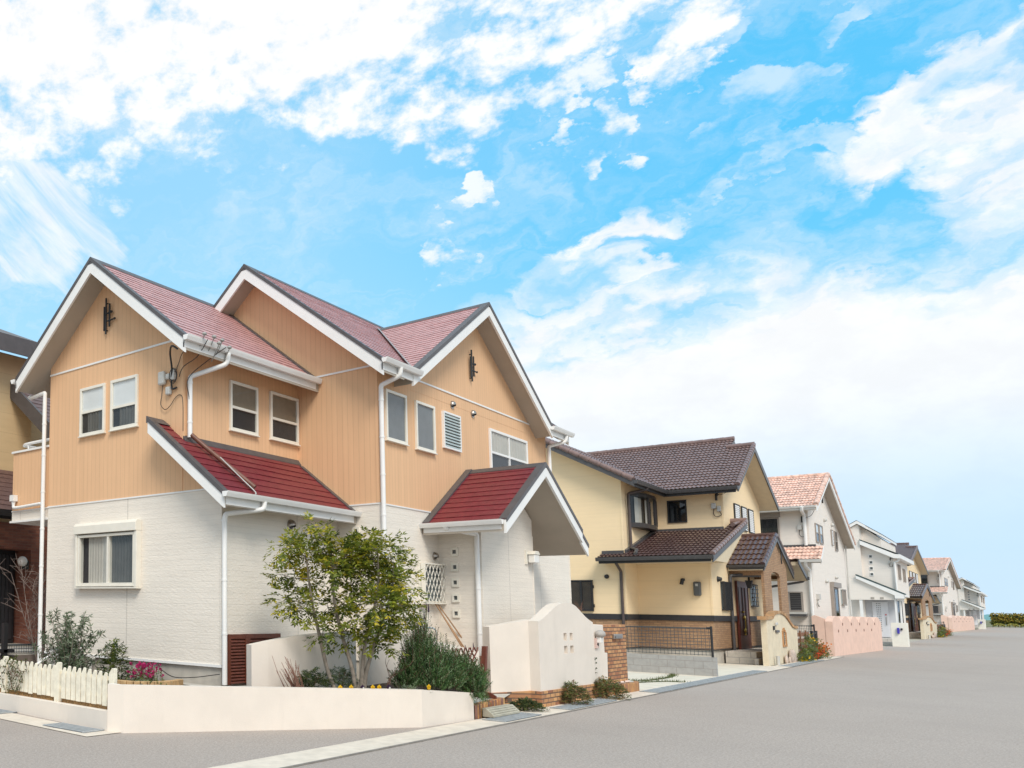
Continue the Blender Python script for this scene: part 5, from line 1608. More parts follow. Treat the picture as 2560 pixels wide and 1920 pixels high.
apr = thing('brick_apron', 'low brick-on-edge kerb that rounds the foot of the brick pillar', 'kerb', (20.0, 5.6, 0))
part('apron_bricks', BRICKEDGE, apr, lambda b: b.prism('z', [(19.2, 5.50), (20.62, 5.47), (20.98, 5.58), (21.0, 6.0), (19.2, 6.1)], 0.0, 0.185), bevel=0.01)
part('apron_top', CONCRETE, apr, lambda b: b.prism('z', [(19.3, 5.58), (20.6, 5.56), (20.88, 5.65), (20.9, 5.95), (19.3, 6.0)], 0.186, 0.192))
b = MB()
for k in range(7):
    b.ball((19.9 + rnd.gauss(0, .18), 5.58 + rnd.gauss(0, .02), 0.215), 0.03 + 0.015 * rnd.random(), 8, 5, sz=0.6, sx=1.2)
tag(b.build('shells', M('pale_shell', (0.72, 0.60, 0.54), 0.7, 0.15, 20)), 'small pale shells lying on the brick kerb by the pillar', 'shells')
# plants at the foot of the gate wall
bushlet('nandina_shrub', 'larger bronze-green shrub left at the foot of the stucco gate wall', 'shrub', (16.62, 5.46, 0.02), 0.34, 0.36, 640, NG, 0.028, 0.015, [.45, .3, .25], group='shrubs along the gate wall', up=0.1)
bushlet('nandina_shrub', 'bronze-green shrub right at the foot of the stucco gate wall, before the brick pillar', 'shrub', (18.35, 5.45, 0.02), 0.42, 0.36, 760, NG, 0.03, 0.016, [.45, .3, .25], group='shrubs along the gate wall', up=0.1)
bushlet('nandina_shrub', 'low dark shrub beside the kerb ramp', 'shrub', (14.85, 5.56, 0.02), 0.30, 0.15, 480, [NG[1], SG[2], NG[0]], 0.026, 0.015, [.45, .3, .25], group='shrubs along the gate wall', up=0.2)
b = MB()
for k in range(14):
    x, y, z = 19.6 + rnd.gauss(0, .25), 7.0, 1.6
P0 = Vector((20.9, 6.6, 1.55))
for k in range(16):
    a = rnd.random() * 3.14
    q = P0 + Vector((rnd.gauss(0, .22), rnd.gauss(0, .1), 0.1 + rnd.random() * 0.28))
    b.tube(curve_pts([(20.9, 6.6, 0.3), P0 + Vector((rnd.gauss(0, .05), 0, 0)), q], 5), 0.006, 4, 0, 0.002)
tag(b.build('bare_sapling', TWIG), 'bare twigs of a sapling that peep over the stucco gate wall', 'plant')

# ------------------------------------------------------------------ the yellow house
def cable_set(parent, fr, a, z, k=1.0):
    b = MB()
    fb(b, fr, a - .10 * k, a + .02 * k, z - .22 * k, z, 0, 0.08)
    fb(b, fr, a + .05 * k, a + .2 * k, z - .10 * k, z + .12 * k, 0, 0.09)
    o = b.build('service_box', GREYPLASTIC, parent, bevel=0.015)
    b = MB()
    b.tube([fp(fr, a + .02, z + .22 * k, 0.05), fp(fr, a + .02, z + .42 * k, 0.06)], 0.04 * k, 7)
    b.ball(fp(fr, a + .0, z + .45 * k, 0.06), 0.06 * k, 8, 6)
    b.tube(curve_pts([fp(fr, a - .05, z - .22 * k, .05), fp(fr, a - .1 * k, z - .36 * k, .05), fp(fr, a + .05 * k, z - .42 * k, .05), fp(fr, a + .14 * k, z - .3 * k, .05), fp(fr, a + .12 * k, z - .1 * k, .05)], 5), 0.012, 5)
    b.tube(curve_pts([fp(fr, a - .0, z + .42 * k, .06), fp(fr, a - .3 * k, z + .5 * k, .08), fp(fr, a - .5 * k, z + .9 * k, .2)], 5), 0.009, 5)
    b.build('service_cables', BLACK, parent)

def yellow_house(label):
    H = thing('yellow_house', label, 'house', (34.2, 6.85, 0), 'yellow houses with brown tiled roofs')
    X1, XL, XU, Y1, YF = 32.84, 34.2, 36.55, 8.95, 6.85
    sR, sL = .57, .615
    def f(b):
        b.prism('x', [(Y1, 1.58), (Y1, 6.17), (11.6, 7.85), (13.6, 6.6), (13.6, 1.58)], X1, 42.6)
        b.prism('y', [(XU, 3.2), (XU, 6.18), (39.2, 7.72), (42.8, 6.02), (42.8, 3.2)], YF, 12.6)
        b.box(XL, 42.795, YF + 0.003, Y1 + 0.2, 1.58, 3.40)
        b.box(XL + 0.01, XU + .1, YF + 0.30, Y1 + 0.2, 3.39, 4.0)
    part('upper_wall', YELLOW, H, f)
    def f(b):
        b.box(X1 + 0.02, 42.5, Y1 + 0.02, 13.5, 0.46, 1.39)
        b.box(XL + 0.02, 42.77, YF + 0.02, Y1 + 0.2, 0.46, 1.39)
    part('brick_wall', YTILE, H, f)
    def f(b):
        b.box(X1 - 0.02, 42.5, Y1 - 0.02, 13.5, 1.391, 1.579)
        b.box(XL - 0.02, 42.82, YF - 0.02, Y1 + 0.2, 1.390, 1.580)
    part('belt', BELTMAT, H, f)
    def f(b):
        b.box(X1 + 0.05, 42.5, Y1 + 0.05, 13.5, -0.02, 0.44)
        b.box(XL + 0.05, 42.75, YF + 0.05, Y1 + 0.2, -0.02, 0.44)
    part('foundation', FOUND, H, f)
    def f(b):
        b.box(XL + 0.0, 42.79, YF + 0.0, Y1 + 0.2, 0.441, 0.475)
        b.box(X1 + 0.0, 42.5, Y1 + 0.0, 13.5, 0.440, 0.474)
    part('base_trim', BELTMAT, H, f)
    for q in ((XL - 0.012, XL + 0.06, YF - 0.010, YF + 0.05, 1.585, 3.3), (XU - 0.012, XU + 0.06, YF - 0.010, YF + 0.05, 4.6, 6.0), (X1 - 0.012, X1 + 0.06, Y1 - 0.010, Y1 + 0.05, 1.585, 6.1)):
        part('corner_trim', YELLOW, H, lambda b: b.box(*q))
    # main roof: slope towards -X, ridges along Y, and the wing whose slope faces the street
    kT = dict(kind='tile', e=0.30)
    c, s = 1 / math.hypot(1, sR), sR / math.hypot(1, sR)
    zR = lambda x: 6.05 + sR * (x - 36.0)
    zL = lambda y: 6.05 + sL * (y - 8.45)
    nW = Vector((0, -sL, 1)).normalized()     # plane of the wing's roof
    nM = Vector((-sR, 0, 1)).normalized()     # plane of the main slope
    pW, pM = Vector((36.0, 8.45, 6.05)), Vector((36.0, 8.45, 6.05))
    run1, run2 = 3.22, 3.95
    roof_slope('roof', DARKTILE, H, (36.0, 7.0, 6.05), (0, -1, 0), (c, 0, s), 0.72, math.hypot(run1, sR * run1), 'tile', 0.235, tw=0.125)
    roof_slope('roof', DARKTILE, H, (36.0, 12.4, 6.05), (0, -1, 0), (c, 0, s), 5.40, math.hypot(run2, sR * run2), 'tile', 0.235, clips=[(pW, -nW)], tw=0.125)
    cl, sl_ = 1 / math.hypot(1, sL), sL / math.hypot(1, sL)
    roof_slope('roof', DARKTILE, H, (32.36, 8.45, 6.05), (1, 0, 0), (0, cl, sl_), 7.6, math.hypot(3.15, sL * 3.15), 'tile', 0.30, clips=[(pM, -nM)])
    def f(b):
        b.prism('y', [(36.0, 6.03), (39.2, zR(39.2) - .02), (39.2, zR(39.2) - .2), (36.0, 5.85)], 6.32, 8.6)
        b.prism('y', [(43.15, 5.97), (39.2, zR(39.2) - .02), (39.2, zR(39.2) - .2), (43.15, 5.79)], 6.32, 12.4)
        b.prism('x', [(8.45, 6.03), (11.6, zL(11.6) - .02), (11.6, zL(11.6) - .2), (8.45, 5.85)], 32.38, 36.2)
    part('soffit', CREAMSOFFIT, H, f)
    sr2 = (zR(39.2) - 5.99) / (43.15 - 39.2)
    roof_slope('roof', DARKTILE, H, (43.15, 6.30, 5.99), (0, 1, 0), (-1, 0, sr2), 6.0, math.hypot(3.95, sr2 * 3.95), 'tile', 0.30)
    roof_slope('roof', DARKTILE, H, (41.6, 7.05, 7.35), (0, 1, 0), (-1, 0, .58), 5.4, math.hypot(1.65, .58 * 1.65), 'tile', 0.30)
    def f(b):
        for yy in (6.285,):
            b.prism('y', [(36.0, 6.03), (39.2, zR(39.2) - .0), (39.2, zR(39.2) - .23), (36.0, 5.82)], yy, yy + 0.035)
    part('barge_board', DARKGUTTER, H, f)
    def f(b):
        for yy in (6.285,):
            b.prism('y', [(43.18, 5.96), (39.2, zR(39.2) - .0), (39.2, zR(39.2) - .23), (43.18, 5.76)], yy, yy + 0.035)
    part('barge_board', DARKGUTTER, H, f)
    def f(b):
        b.prism('x', [(8.42, 6.03), (11.65, zL(11.65)), (11.65, zL(11.65) - .24), (8.42, 5.80)], 32.34, 32.375)
    part('barge_board', DARKGUTTER, H, f)
    def f(b):
        b.prism('y', [(38.9, zR(38.9)), (39.95, zR(39.95)), (39.95, 7.6), (38.9, 7.6)], 7.02, 7.05)
        b.prism('y', [(41.7, 7.34), (39.95, zR(39.95)), (39.95, 7.6), (41.7, 7.2)], 7.02, 7.05)
    part('barge_board', DARKGUTTER, H, f)
    b = MB()
    for i in range(10):
        t0, t1 = i / 10, (i + 1.08) / 10
        b.tube([(32.37, 8.45 + 3.15 * t0, zL(8.45 + 3.15 * t0) + .02), (32.37, 8.45 + 3.15 * t1, zL(8.45 + 3.15 * t1) + .02)], 0.10, 10, r1=0.08)
    b.build('verge_tiles', DARKTILE, H)
    b = MB()
    for i in range(17):   # verge tiles of the front gable and the wing
        t0, t1 = i / 17, (i + 1.08) / 17
        b.tube([(36.0 + 3.2 * t0, 6.31, zR(36.0 + 3.2 * t0) + .03), (36.0 + 3.2 * t1, 6.31, zR(36.0 + 3.2 * t1) + .03)], 0.085, 10, r1=0.07)
    b.build('verge_tiles', DARKTILE, H)
    b = MB()
    def ridge(p0, p1, r=0.09):
        p0, p1 = Vector(p0), Vector(p1)
        n = max(2, int((p1 - p0).length / 0.33))
        for i in range(n):
            b.tube([p0.lerp(p1, i / n), p0.lerp(p1, (i + 1.06) / n)], r * 1.08, 10, r1=r * 0.95)
    ridge((39.95, 7.0, 8.33), (39.95, 12.3, 8.33))
    ridge((39.2, 6.28, 7.91), (39.2, 7.1, 7.91))
    ridge((33.4, 11.6, zL(11.6) + .03), (39.6, 11.6, zL(11.6) + .03))
    b.build('ridge_tiles', DARKTILE, H)
    b = MB()
    gutter_run(b, 'y', 35.99, 6.30, 8.40, 6.02, -1, 0.13, 0.12)
    b.build('gutter', DARKGUTTER, H)
    b = MB()
    gutter_run(b, 'x', 8.44, 32.34, 36.0, 6.02, -1, 0.13, 0.12)
    b.build('gutter', DARKGUTTER, H)
    part('fascia', BLACK, H, lambda b: [b.box(35.96, 36.02, 6.36, 8.46, 5.81, 5.96), b.box(32.42, 36.02, 8.42, 8.47, 5.812, 5.958)])
    # pent roof over the ground floor
    zP = lambda x: 3.47 + .27 * (x - 32.3)
    cp, sp = 1 / math.hypot(1, .27), .27 / math.hypot(1, .27)
    roof_slope('roof', DARKTILE_NO_SKY, H, (32.3, 8.93, 3.47), (0, -1, 0), (cp, 0, sp), 2.10, math.hypot(4.22, .27 * 4.22), 'tile', 0.37, tw=0.125)
    roof_slope('roof', DARKTILE_NO_SKY, H, (32.3, 9.60, 3.47), (0, -1, 0), (cp, 0, sp), 0.67, math.hypot(.5, .27 * .5), 'tile', 0.25, tw=0.11)
    roof_slope('roof', DARKTILE_NO_SKY, H, (32.3, 6.83, 3.47), (0, -1, 0), (cp, 0, sp), 0.43, math.hypot(5.2, .27 * 5.2), 'tile', 0.37, tw=0.125)
    def f(b):
        b.prism('y', [(32.32, 3.44), (36.54, zP(36.54) - .02), (36.54, zP(36.54) - .16), (34.3, 3.30), (32.32, 3.30)], 6.86, 8.94)
        b.prism('y', [(32.32, 3.44), (37.5, zP(37.5) - .02), (37.5, zP(37.5) - .16), (34.3, 3.303), (32.32, 3.303)], 6.42, 6.859)
        b.prism('y', [(32.32, 3.44), (32.838, zP(32.838) - .02), (32.838, 3.304), (32.32, 3.304)], 8.941, 9.58)
    part('soffit', CREAMSOFFIT, H, f)
    part('barge_board', DARKGUTTER, H, lambda b: b.prism('y', [(32.3, 3.46), (37.55, zP(37.55)), (37.55, zP(37.55) - .22), (32.3, 3.24)], 6.385, 6.418))
    b = MB()
    for i in range(17):
        t0, t1 = i / 17, (i + 1.08) / 17
        b.tube([(32.3 + 5.25 * t0, 6.41, zP(32.3 + 5.25 * t0) + .03), (32.3 + 5.25 * t1, 6.41, zP(32.3 + 5.25 * t1) + .03)], 0.085, 10, r1=0.07)
    b.tube([(37.55, 6.38, zP(37.55) + .06), (37.55, 6.9, zP(37.55) + .06)], 0.10, 10)
    b.tube([(36.5, 6.6, zP(36.6) + .10), (37.6, 6.6, zP(37.4) + .05)], 0.07, 10)
    b.build('verge_tiles', DARKTILE, H)
    b = MB(); gutter_run(b, 'y', 32.29, 6.36, 9.62, 3.46, -1, 0.13, 0.12); b.build('gutter', DARKGUTTER, H)
    part('fascia', BLACK, H, lambda b: b.box(32.26, 32.33, 6.45, 9.56, 3.26, 3.40))
    def f(b):
        b.box(36.44, 36.548, 6.86, 8.949, 4.60, 4.68)
        b.prism('y', [(32.85, zP(32.85) + .02), (36.5, zP(36.5) + .02), (36.5, zP(36.5) + .12), (32.85, zP(32.85) + .12)], 8.86, 8.948)
        b.box(32.76, 32.838, 8.95, 9.6, 3.60, 3.72)
    part('wall_flashing', DARKGUTTER, H, f)
    # openings
    DF = BLACK
    window(H, ('x', XU), 7.915, 8.505, 4.90, 5.715, frame=DF, fw=0.04, sill=False, pane=DARKGLASS)
    for a0 in (38.15, 39.34, 40.52):
        louvre_window(H, ('y', YF), a0, a0 + 0.84, 4.75, 5.66, DF, 12, BLIND)
    # bay window on the wing
    def f(b):
        P = [(33.72, Y1), (33.95, Y1 - .22), (34.6, Y1 - .32), (35.5, Y1 - .32), (36.1, Y1 - .22), (36.2, Y1)]
        b.prism('z', P, 4.58, 4.74)
        b.prism('z', P, 5.68, 5.80)
        for x, y in (P[0], (34.72, Y1 - .32), (35.52, Y1 - .315), (36.06, Y1 - .22)):
            b.box(x, x + 0.09, y, y + 0.07, 4.741, 5.679)
    bay = part('bay_window', M('bay_bronze', (0.035, 0.03, 0.03), 0.45, 0.1) if 'bay_bronze' not in bpy.data.materials else bpy.data.materials['bay_bronze'], H, f)
    def f(b):
        P = [(33.76, Y1), (33.98, Y1 - .19), (34.62, Y1 - .29), (35.5, Y1 - .29), (36.06, Y1 - .19)]
        for i in range(4):
            b.poly([(P[i][0], P[i][1], 4.742), (P[i + 1][0], P[i + 1][1], 4.742), (P[i + 1][0], P[i + 1][1], 5.678), (P[i][0], P[i][1], 5.678)])
    part('pane', GLASS, bay, f)
    part('interior', ROOM, bay, lambda b: b.box(33.8, 36.1, Y1 - .03, Y1 - .002, 4.745, 5.675))
    b = MB(); folds(b, ('y', Y1 - .05), 34.0, 34.75, 4.76, 5.66, 0.03); b.build('curtain', CURTAIN, bay)
    b = MB(); folds(b, ('y', Y1 - .05), 35.15, 35.75, 4.76, 5.66, 0.03); b.build('curtain', CURTAIN, bay)
    # louvred shutter low on the left wall
    def f(b):
        fr = ('x', X1)
        for a0, a1 in ((9.94, 9.99), (10.28, 10.34), (10.66, 10.72)):
            fb(b, fr, a0, a1, 1.66, 2.73, 0.0, 0.07)
        for z0, z1 in ((1.66, 1.70), (2.68, 2.73)):
            fb(b, fr, 9.99, 10.66, z0, z1, 0.0, 0.069)
        fb(b, fr, 9.91, 9.94, 2.45, 2.55, 0, 0.05); fb(b, fr, 9.91, 9.94, 1.8, 1.9, 0, 0.05)
    shm = part('shutter', BLACK, H, f)
    def f(b):
        for i in range(26):
            z = 1.70 + 0.038 * i
            for a0, a1 in ((9.991, 10.279), (10.341, 10.659)):
                b.poly([fp(('x', X1), a1, z, 0.06), fp(('x', X1), a0, z, 0.06), fp(('x', X1), a0, z + .03, 0.03), fp(('x', X1), a1, z + .03, 0.03)])
    part('shutter_slats', M('slat_black', (0.045, 0.045, 0.048), 0.45, 0.1) if 'slat_black' not in bpy.data.materials else bpy.data.materials['slat_black'], shm, f)
    part('round_vent', BLACK, H, lambda b: b.ball((X1 - .02, 9.505, 2.845), 0.075, 14, 9, sx=0.6))
    def f(b):
        b.tube([(XL, 7.62, 2.76), (XL - .10, 7.62, 2.76)], 0.05, 10)
        b.tube([(XL - .10, 7.62, 2.78), (XL - .12, 7.66, 2.60)], 0.055, 10)
    part('wall_light', BLACK, H, f)
    mt = part('electric_meter', M('meter_grey', (0.09, 0.095, 0.095), 0.4, 0.08) if 'meter_grey' not in bpy.data.materials else bpy.data.materials['meter_grey'], H, lambda b: b.box(XL - .13, XL - .001, 7.13, 7.34, 2.22, 2.69), bevel=0.04)
    part('meter_window', GREYPLASTIC, mt, lambda b: b.box(XL - .136, XL - .131, 7.20, 7.27, 2.54, 2.62))
    part('cone_light', BLACK, H, lambda b: b.tube([(35.05, YF - .001, 2.80), (35.05, YF - .12, 2.80)], 0.10, 12, r1=0.05))
    cable_set(H, ('x', XU), 7.0, 5.42, 0.9)
    def f(b):
        for z0, z1 in ((1.76, 1.80), (2.70, 2.74)):
            b.box(35.40, 36.45, YF - .06, YF - .001, z0, z1)
        for i in range(9):
            x = 35.42 + 0.125 * i
            b.tube([(x, YF - .09, 1.78), (x, YF - .09, 2.72)], 0.012, 5)
        b.box(35.40, 35.44, YF - .12, YF - .061, 1.76, 2.74)
        b.box(36.41, 36.45, YF - .12, YF - .061, 1.76, 2.74)
    gr = part('barred_window', BLACK, H, f)
    part('pane', bpy.data.materials['dull_pane'], gr, lambda b: b.box(35.40, 36.45, YF - .02, YF - .0015, 1.801, 2.699))
    # the door in the porch
    dr = part('front_door', DOORWOOD, H, lambda b: [b.box(37.56, 39.32, YF - .07, YF - .001, 0.37, 2.82)], bevel=0.006)
    def f(b):
        for x0, x1 in ((37.66, 38.18), (38.26, 38.64), (38.72, 39.22)):
            b.box(x0, x0 + .03, YF - .085, YF - .071, 0.9, 2.6)
            b.box(x1 - .03, x1, YF - .085, YF - .071, 0.9, 2.6)
    part('door_ribs', M('door_shadowline', (0.05, 0.011, 0.007), 0.4, 0.2) if 'door_shadowline' not in bpy.data.materials else bpy.data.materials['door_shadowline'], dr, f)
    def f(b):
        b.ball((38.22, YF - .10, 1.52), 0.09, 10, 6, sy=0.5)
        b.ball((38.22, YF - .10, 1.06), 0.09, 10, 6, sy=0.5)
        b.tube([(38.22, YF - .12, 1.08), (38.22, YF - .12, 1.5)], 0.02, 6)
        b.ball((38.1, YF - .10, 1.72), 0.04, 8, 6)
        b.ball((38.22, YF - .10, 0.92), 0.04, 8, 6)
    part('door_handle', BRASS, dr, f)
    part('gable_vine', IRON, H, lambda b: b.tube(curve_pts([(39.62, 5.845, 4.1), (39.75, 5.83, 4.02), (39.85, 5.83, 3.85), (39.75, 5.83, 3.66), (39.82, 5.83, 3.5)], 5), 0.02, 6))
    # porch
    Yp = 5.9
    gable(H, 'y', 39.2, 4.5, 5.84, 6.84, [(-1, .44, 36.52), (1, .44, 42.1)], 'tile', DARKTILE_NO_SKY, thick=0.18, barge=(True, False), bargemat=DARKGUTTER, trimmat=DARKGUTTER, soffit=CREAMSOFFIT, gut={0: [(5.78, 6.83)]}, gutmat=DARKGUTTER, e=0.50, tw=0.14, trimw=0.03, lift=0.02, bargeh=0.2)
    for sg in (-1, 1):
        b = MB()
        for i in range(9):
            t0, t1 = i / 9, (i + 1.06) / 9
            x0, x1 = 39.2 + sg * (2.7 * (1 - t0)), 39.2 + sg * (2.7 * (1 - t1))
            b.tube([(x0, 5.86, 4.5 - .44 * abs(x0 - 39.2) + .04), (x1, 5.86, 4.5 - .44 * abs(x1 - 39.2) + .04)], 0.08, 10, r1=0.07)
        b.build('verge_tiles', DARKTILE_NO_SKY, H)
    def f(b):
        for x0, x1 in ((36.85, 38.1), (39.72, 41.1)):
            b.box(x0, x1, Yp, Yp + 0.08, 0.0, 3.0)
        # front with an arch between the columns
        n = 10
        xs = [38.1 + (39.72 - 38.1) * i / n for i in range(n + 1)]
        arch = [(x, 3.0 + 0.16 * math.sqrt(max(0, 1 - ((x - 38.91) / 0.82) ** 2))) for x in xs]
        b.prism('y', [(36.85, 3.001), (38.1, 3.001)] + arch[1:-1] + [(39.72, 3.001), (41.1, 3.001), (41.1, 3.46), (39.2, 4.28), (36.85, 3.29)], Yp + .001, Yp + 0.079)
        b.box(36.86, 36.94, Yp + .081, YF - .002, 2.98, 3.28)
        b.box(41.0, 41.09, Yp + .081, YF - .002, 2.98, 3.5)
    part('porch_columns', YTILE, H, f)
    part('porch_beam_trim', DARKGUTTER, H, lambda b: b.box(36.84, 36.96, Yp + .082, YF - .003, 2.92, 2.979))
    part('porch_soffit', CREAMSOFFIT, H, lambda b: b.box(36.961, 40.99, Yp + .082, YF - .003, 3.10, 3.14))
    part('porch_steps', TILESTEP, H, lambda b: [b.box(35.5, 41.0, 6.02, YF - .004, -0.02, 0.40), b.box(35.2, 41.0, 5.92, 6.02, -0.02, 0.20)])
    def f(b):
        b.prism('x', [(6.30, 2.82), (6.5, 2.82), (6.44, 2.55), (6.36, 2.55)], 37.25, 37.45)
        b.tube([(37.35, 6.4, 2.82), (37.35, 6.4, 2.97)], 0.03, 6)
    part('porch_lantern', BLACK, H, f)
    def f(b):
        for z0, z1 in ((1.93, 1.96), (2.75, 2.78)):
            b.box(40.0, 40.95, YF - .06, YF - .001, z0, z1)
        for i in range(4):
            b.box(40.0 + .3 * i, 40.04 + .3 * i, YF - .08, YF - .061, 1.94, 2.77)
        for i in range(6):
            b.box(40.0, 40.94, YF - .10, YF - .081, 1.95 + .155 * i, 1.98 + .155 * i)
    gr = part('barred_window', BLACK, H, f)
    part('pane', FROST, gr, lambda b: b.box(40.0, 40.95, YF - .02, YF - .0015, 1.961, 2.749))
    # right-hand side roof that peeps out behind the porch
    roof_slope('roof', DARKTILE, H, (43.3, 5.6, 3.15), (0, 1, 0), (-1, 0, .35), 2.6, math.hypot(1.7, .35 * 1.7), 'tile', 0.30)
    b = MB(); gutter_run(b, 'y', 43.31, 5.55, 8.2, 3.14, 1, 0.13, 0.12); b.build('gutter', DARKGUTTER, H)
    part('soffit', CREAMSOFFIT, H, lambda b: b.prism('y', [(43.28, 3.12), (41.7, 3.66), (41.7, 3.52), (43.28, 2.98)], 5.62, 8.2))
    part('barge_board', DARKGUTTER, H, lambda b: b.prism('y', [(43.3, 3.16), (41.6, 3.75), (41.6, 3.58), (43.3, 2.99)], 5.585, 5.618))
    pipe(H, [(43.38, 5.7, 3.05), (43.36, 5.75, 2.95), (42.86, 6.8, 2.72), (42.86, 6.82, 2.6), (42.86, 6.82, 0.1)], 0.045, DARKGUTTER)
    # downpipes
    pipe(H, [(33.7, 8.38, 5.95), (33.68, 8.42, 5.84), (33.3, 8.86, 5.70), (33.28, 8.86, 5.58), (33.28, 8.86, 3.82)], 0.05, DARKPIPE, straps=(5.0,))
    pipe(H, [(33.28, 8.86, 3.82), (33.0, 8.62, 3.74), (32.36, 8.50, 3.56)], 0.055, DARKGUTTER)
    pipe(H, [(32.3, 9.1, 3.36), (32.32, 9.06, 3.26), (32.78, 9.06, 3.02), (32.78, 9.06, 2.9), (32.78, 9.06, 0.3)], 0.045, DARKPIPE, straps=(2.4, 1.6))
    pipe(H, [(37.5, 6.0, 3.16), (37.3, 6.1, 3.06), (36.62, 6.78, 2.98), (36.62, 6.80, 2.86), (36.62, 6.80, 0.02)], 0.05, DARKGUTTER, straps=(2.3, 1.5, 0.8))
    return H

def cream_gate(label):
    o = thing('cream_gate_wall', label, 'gate wall', (37.2, 5.7, 0), 'cream gate walls with a brick wave on top')
    y0, y1 = 5.60, 5.75
    top = [(34.86, 1.49), (35.75, 1.49), (36.1, 1.60), (36.5, 1.66), (37.1, 1.685), (37.6, 1.65), (38.1, 1.58), (38.6, 1.44), (39.1, 1.28), (39.5, 1.19), (40.0, 1.155), (40.28, 1.16)]
    b = MB(); b.prism('y', [(40.26, 0.0), (34.86, 0.0)] + top, y0, y1); b.build('wall_body', CREAMSTUC, o)
    b = MB()
    P = curve_pts([(x, 0, z + 0.001) for x, z in top], 3)
    acc = 0
    for i in range(len(P) - 1):
        p, q = P[i], P[i + 1]
        d = (q - p).normalized()
        n_ = Vector((-d.z, 0, d.x)) * 0.095
        e_ = d * 0.006
        pts = [(p.x + e_.x, p.z + e_.z), (q.x - e_.x, q.z - e_.z), (q.x - e_.x + n_.x, q.z - e_.z + n_.z), (p.x + e_.x + n_.x, p.z + e_.z + n_.z)]
        b.prism('y', pts, y0 - 0.035, y1 + 0.03, rnd.randrange(3))
    b.prism('y', [(34.55, 1.47), (34.95, 1.47), (34.95, 1.585), (34.55, 1.585)], y0 - 0.04, y1 + 0.03, 0)
    b.build('brick_coping', [M('coping_a', (0.44, 0.25, 0.12), 0.85, 0.2, 5), M('coping_b', (0.38, 0.20, 0.09), 0.85, 0.2, 5), M('coping_c', (0.50, 0.31, 0.16), 0.85, 0.2, 5)] if 'coping_a' not in bpy.data.materials else [bpy.data.materials[k] for k in ('coping_a', 'coping_b', 'coping_c')], o)
    part('doorbell', GREYPLASTIC, o, lambda b: b.box(36.2, 36.5, y0 - .05, y0 - .001, 1.30, 1.385), bevel=0.01)
    part('wall_number_plate', BLACK, o, lambda b: b.box(35.85, 36.0, y0 - .04, y0 - .001, 1.14, 1.27))
    part('mail_slot', DARKTRIM, o, lambda b: b.box(36.2, 36.75, y0 - .04, y0 - .001, 1.05, 1.13))
    b = MB()
    for (x0, x1, z0, z1) in ((37.35, 37.48, .62, 1.10), (37.9, 38.03, .62, 1.05), (37.35, 38.05, .55, .62), (37.48, 37.60, 1.08, 1.17), (37.60, 37.75, 1.13, 1.20), (37.75, 37.9, 1.04, 1.13)):
        b.box(x0, x1, y0 - .03, y0 - .001, z0, z1)
    nb = b.build('brick_niche', M('niche_brick', (0.47, 0.24, 0.10), 0.85, 0.2, 8) if 'niche_brick' not in bpy.data.materials else bpy.data.materials['niche_brick'], o)
    b = MB()
    for k in range(6):
        b.box(37.47, 37.91, y0 - .012, y0 - .002, .68 + .07 * k, .69 + .07 * k)
    b.box(37.68, 37.70, y0 - .013, y0 - .003, .62, 1.1)
    b.build('niche_grille', IRON, nb)
    part('bollard_light', GREYPLASTIC, o, lambda b: b.tube([(35.7, 5.5, 0.0), (35.7, 5.5, 0.30)], 0.05, 8))
    b = MB()
    for (x, z, r_) in ((37.4, .12, .14), (38.3, .2, .2), (38.7, .17, .22), (39.2, .1, .12), (38.0, .08, .1)):
        b.ball((x, 5.53, z), r_, 9, 6, sy=0.35, sz=1.3, sx=1.3)
    b.build('edging_stones', M('edging_stone', (0.50, 0.40, 0.33), 0.9, 0.25, 6, 0.4, 30) if 'edging_stone' not in bpy.data.materials else bpy.data.materials['edging_stone'], o)
    return o
def flower_bed(label):
    o = thing('flower_shrubs', label, 'flowers', (41.5, 5.45, 0), 'flower clumps at the foot of the cream gate walls')
    b = MB()
    pk = wpick([.35, .35, .3])
    for k in range(420):
        x = 39.0 + rnd.random() * 5.0
        h_ = 0.18 + 0.62 * math.exp(-((x - 41.6) / 0.9) ** 2) if x < 43 else 0.32
        spray(b, (x, 5.38 + rnd.gauss(0, .10), h_ * rnd.random()), rv() + Vector((0, 0, .8)), 0.18, 3, 0.09, 0.035, pk)
    b.build('foliage', [SG[1], NG[0], LG[1]], o)
    b = MB()
    for (xc, zc, sx_, sz_, n, mi) in ((43.4, .38, .55, .12, 170, 0), (42.2, .30, .5, .10, 110, 1), (41.3, .12, .4, .06, 50, 1), (39.7, .08, .5, .05, 40, 2), (41.6, .75, .3, .1, 22, 2)):
        for k in range(n):
            leaf_quad(b, Vector((xc + rnd.gauss(0, sx_ * .6), 5.33 + rnd.gauss(0, .09), zc + rnd.gauss(0, sz_))), rv(), rv(), 0.085, 0.06, mi)
    b.build('petals', [FLOWER_ORANGE, FLOWER_RED, FLOWER_YEL], o)
    return o
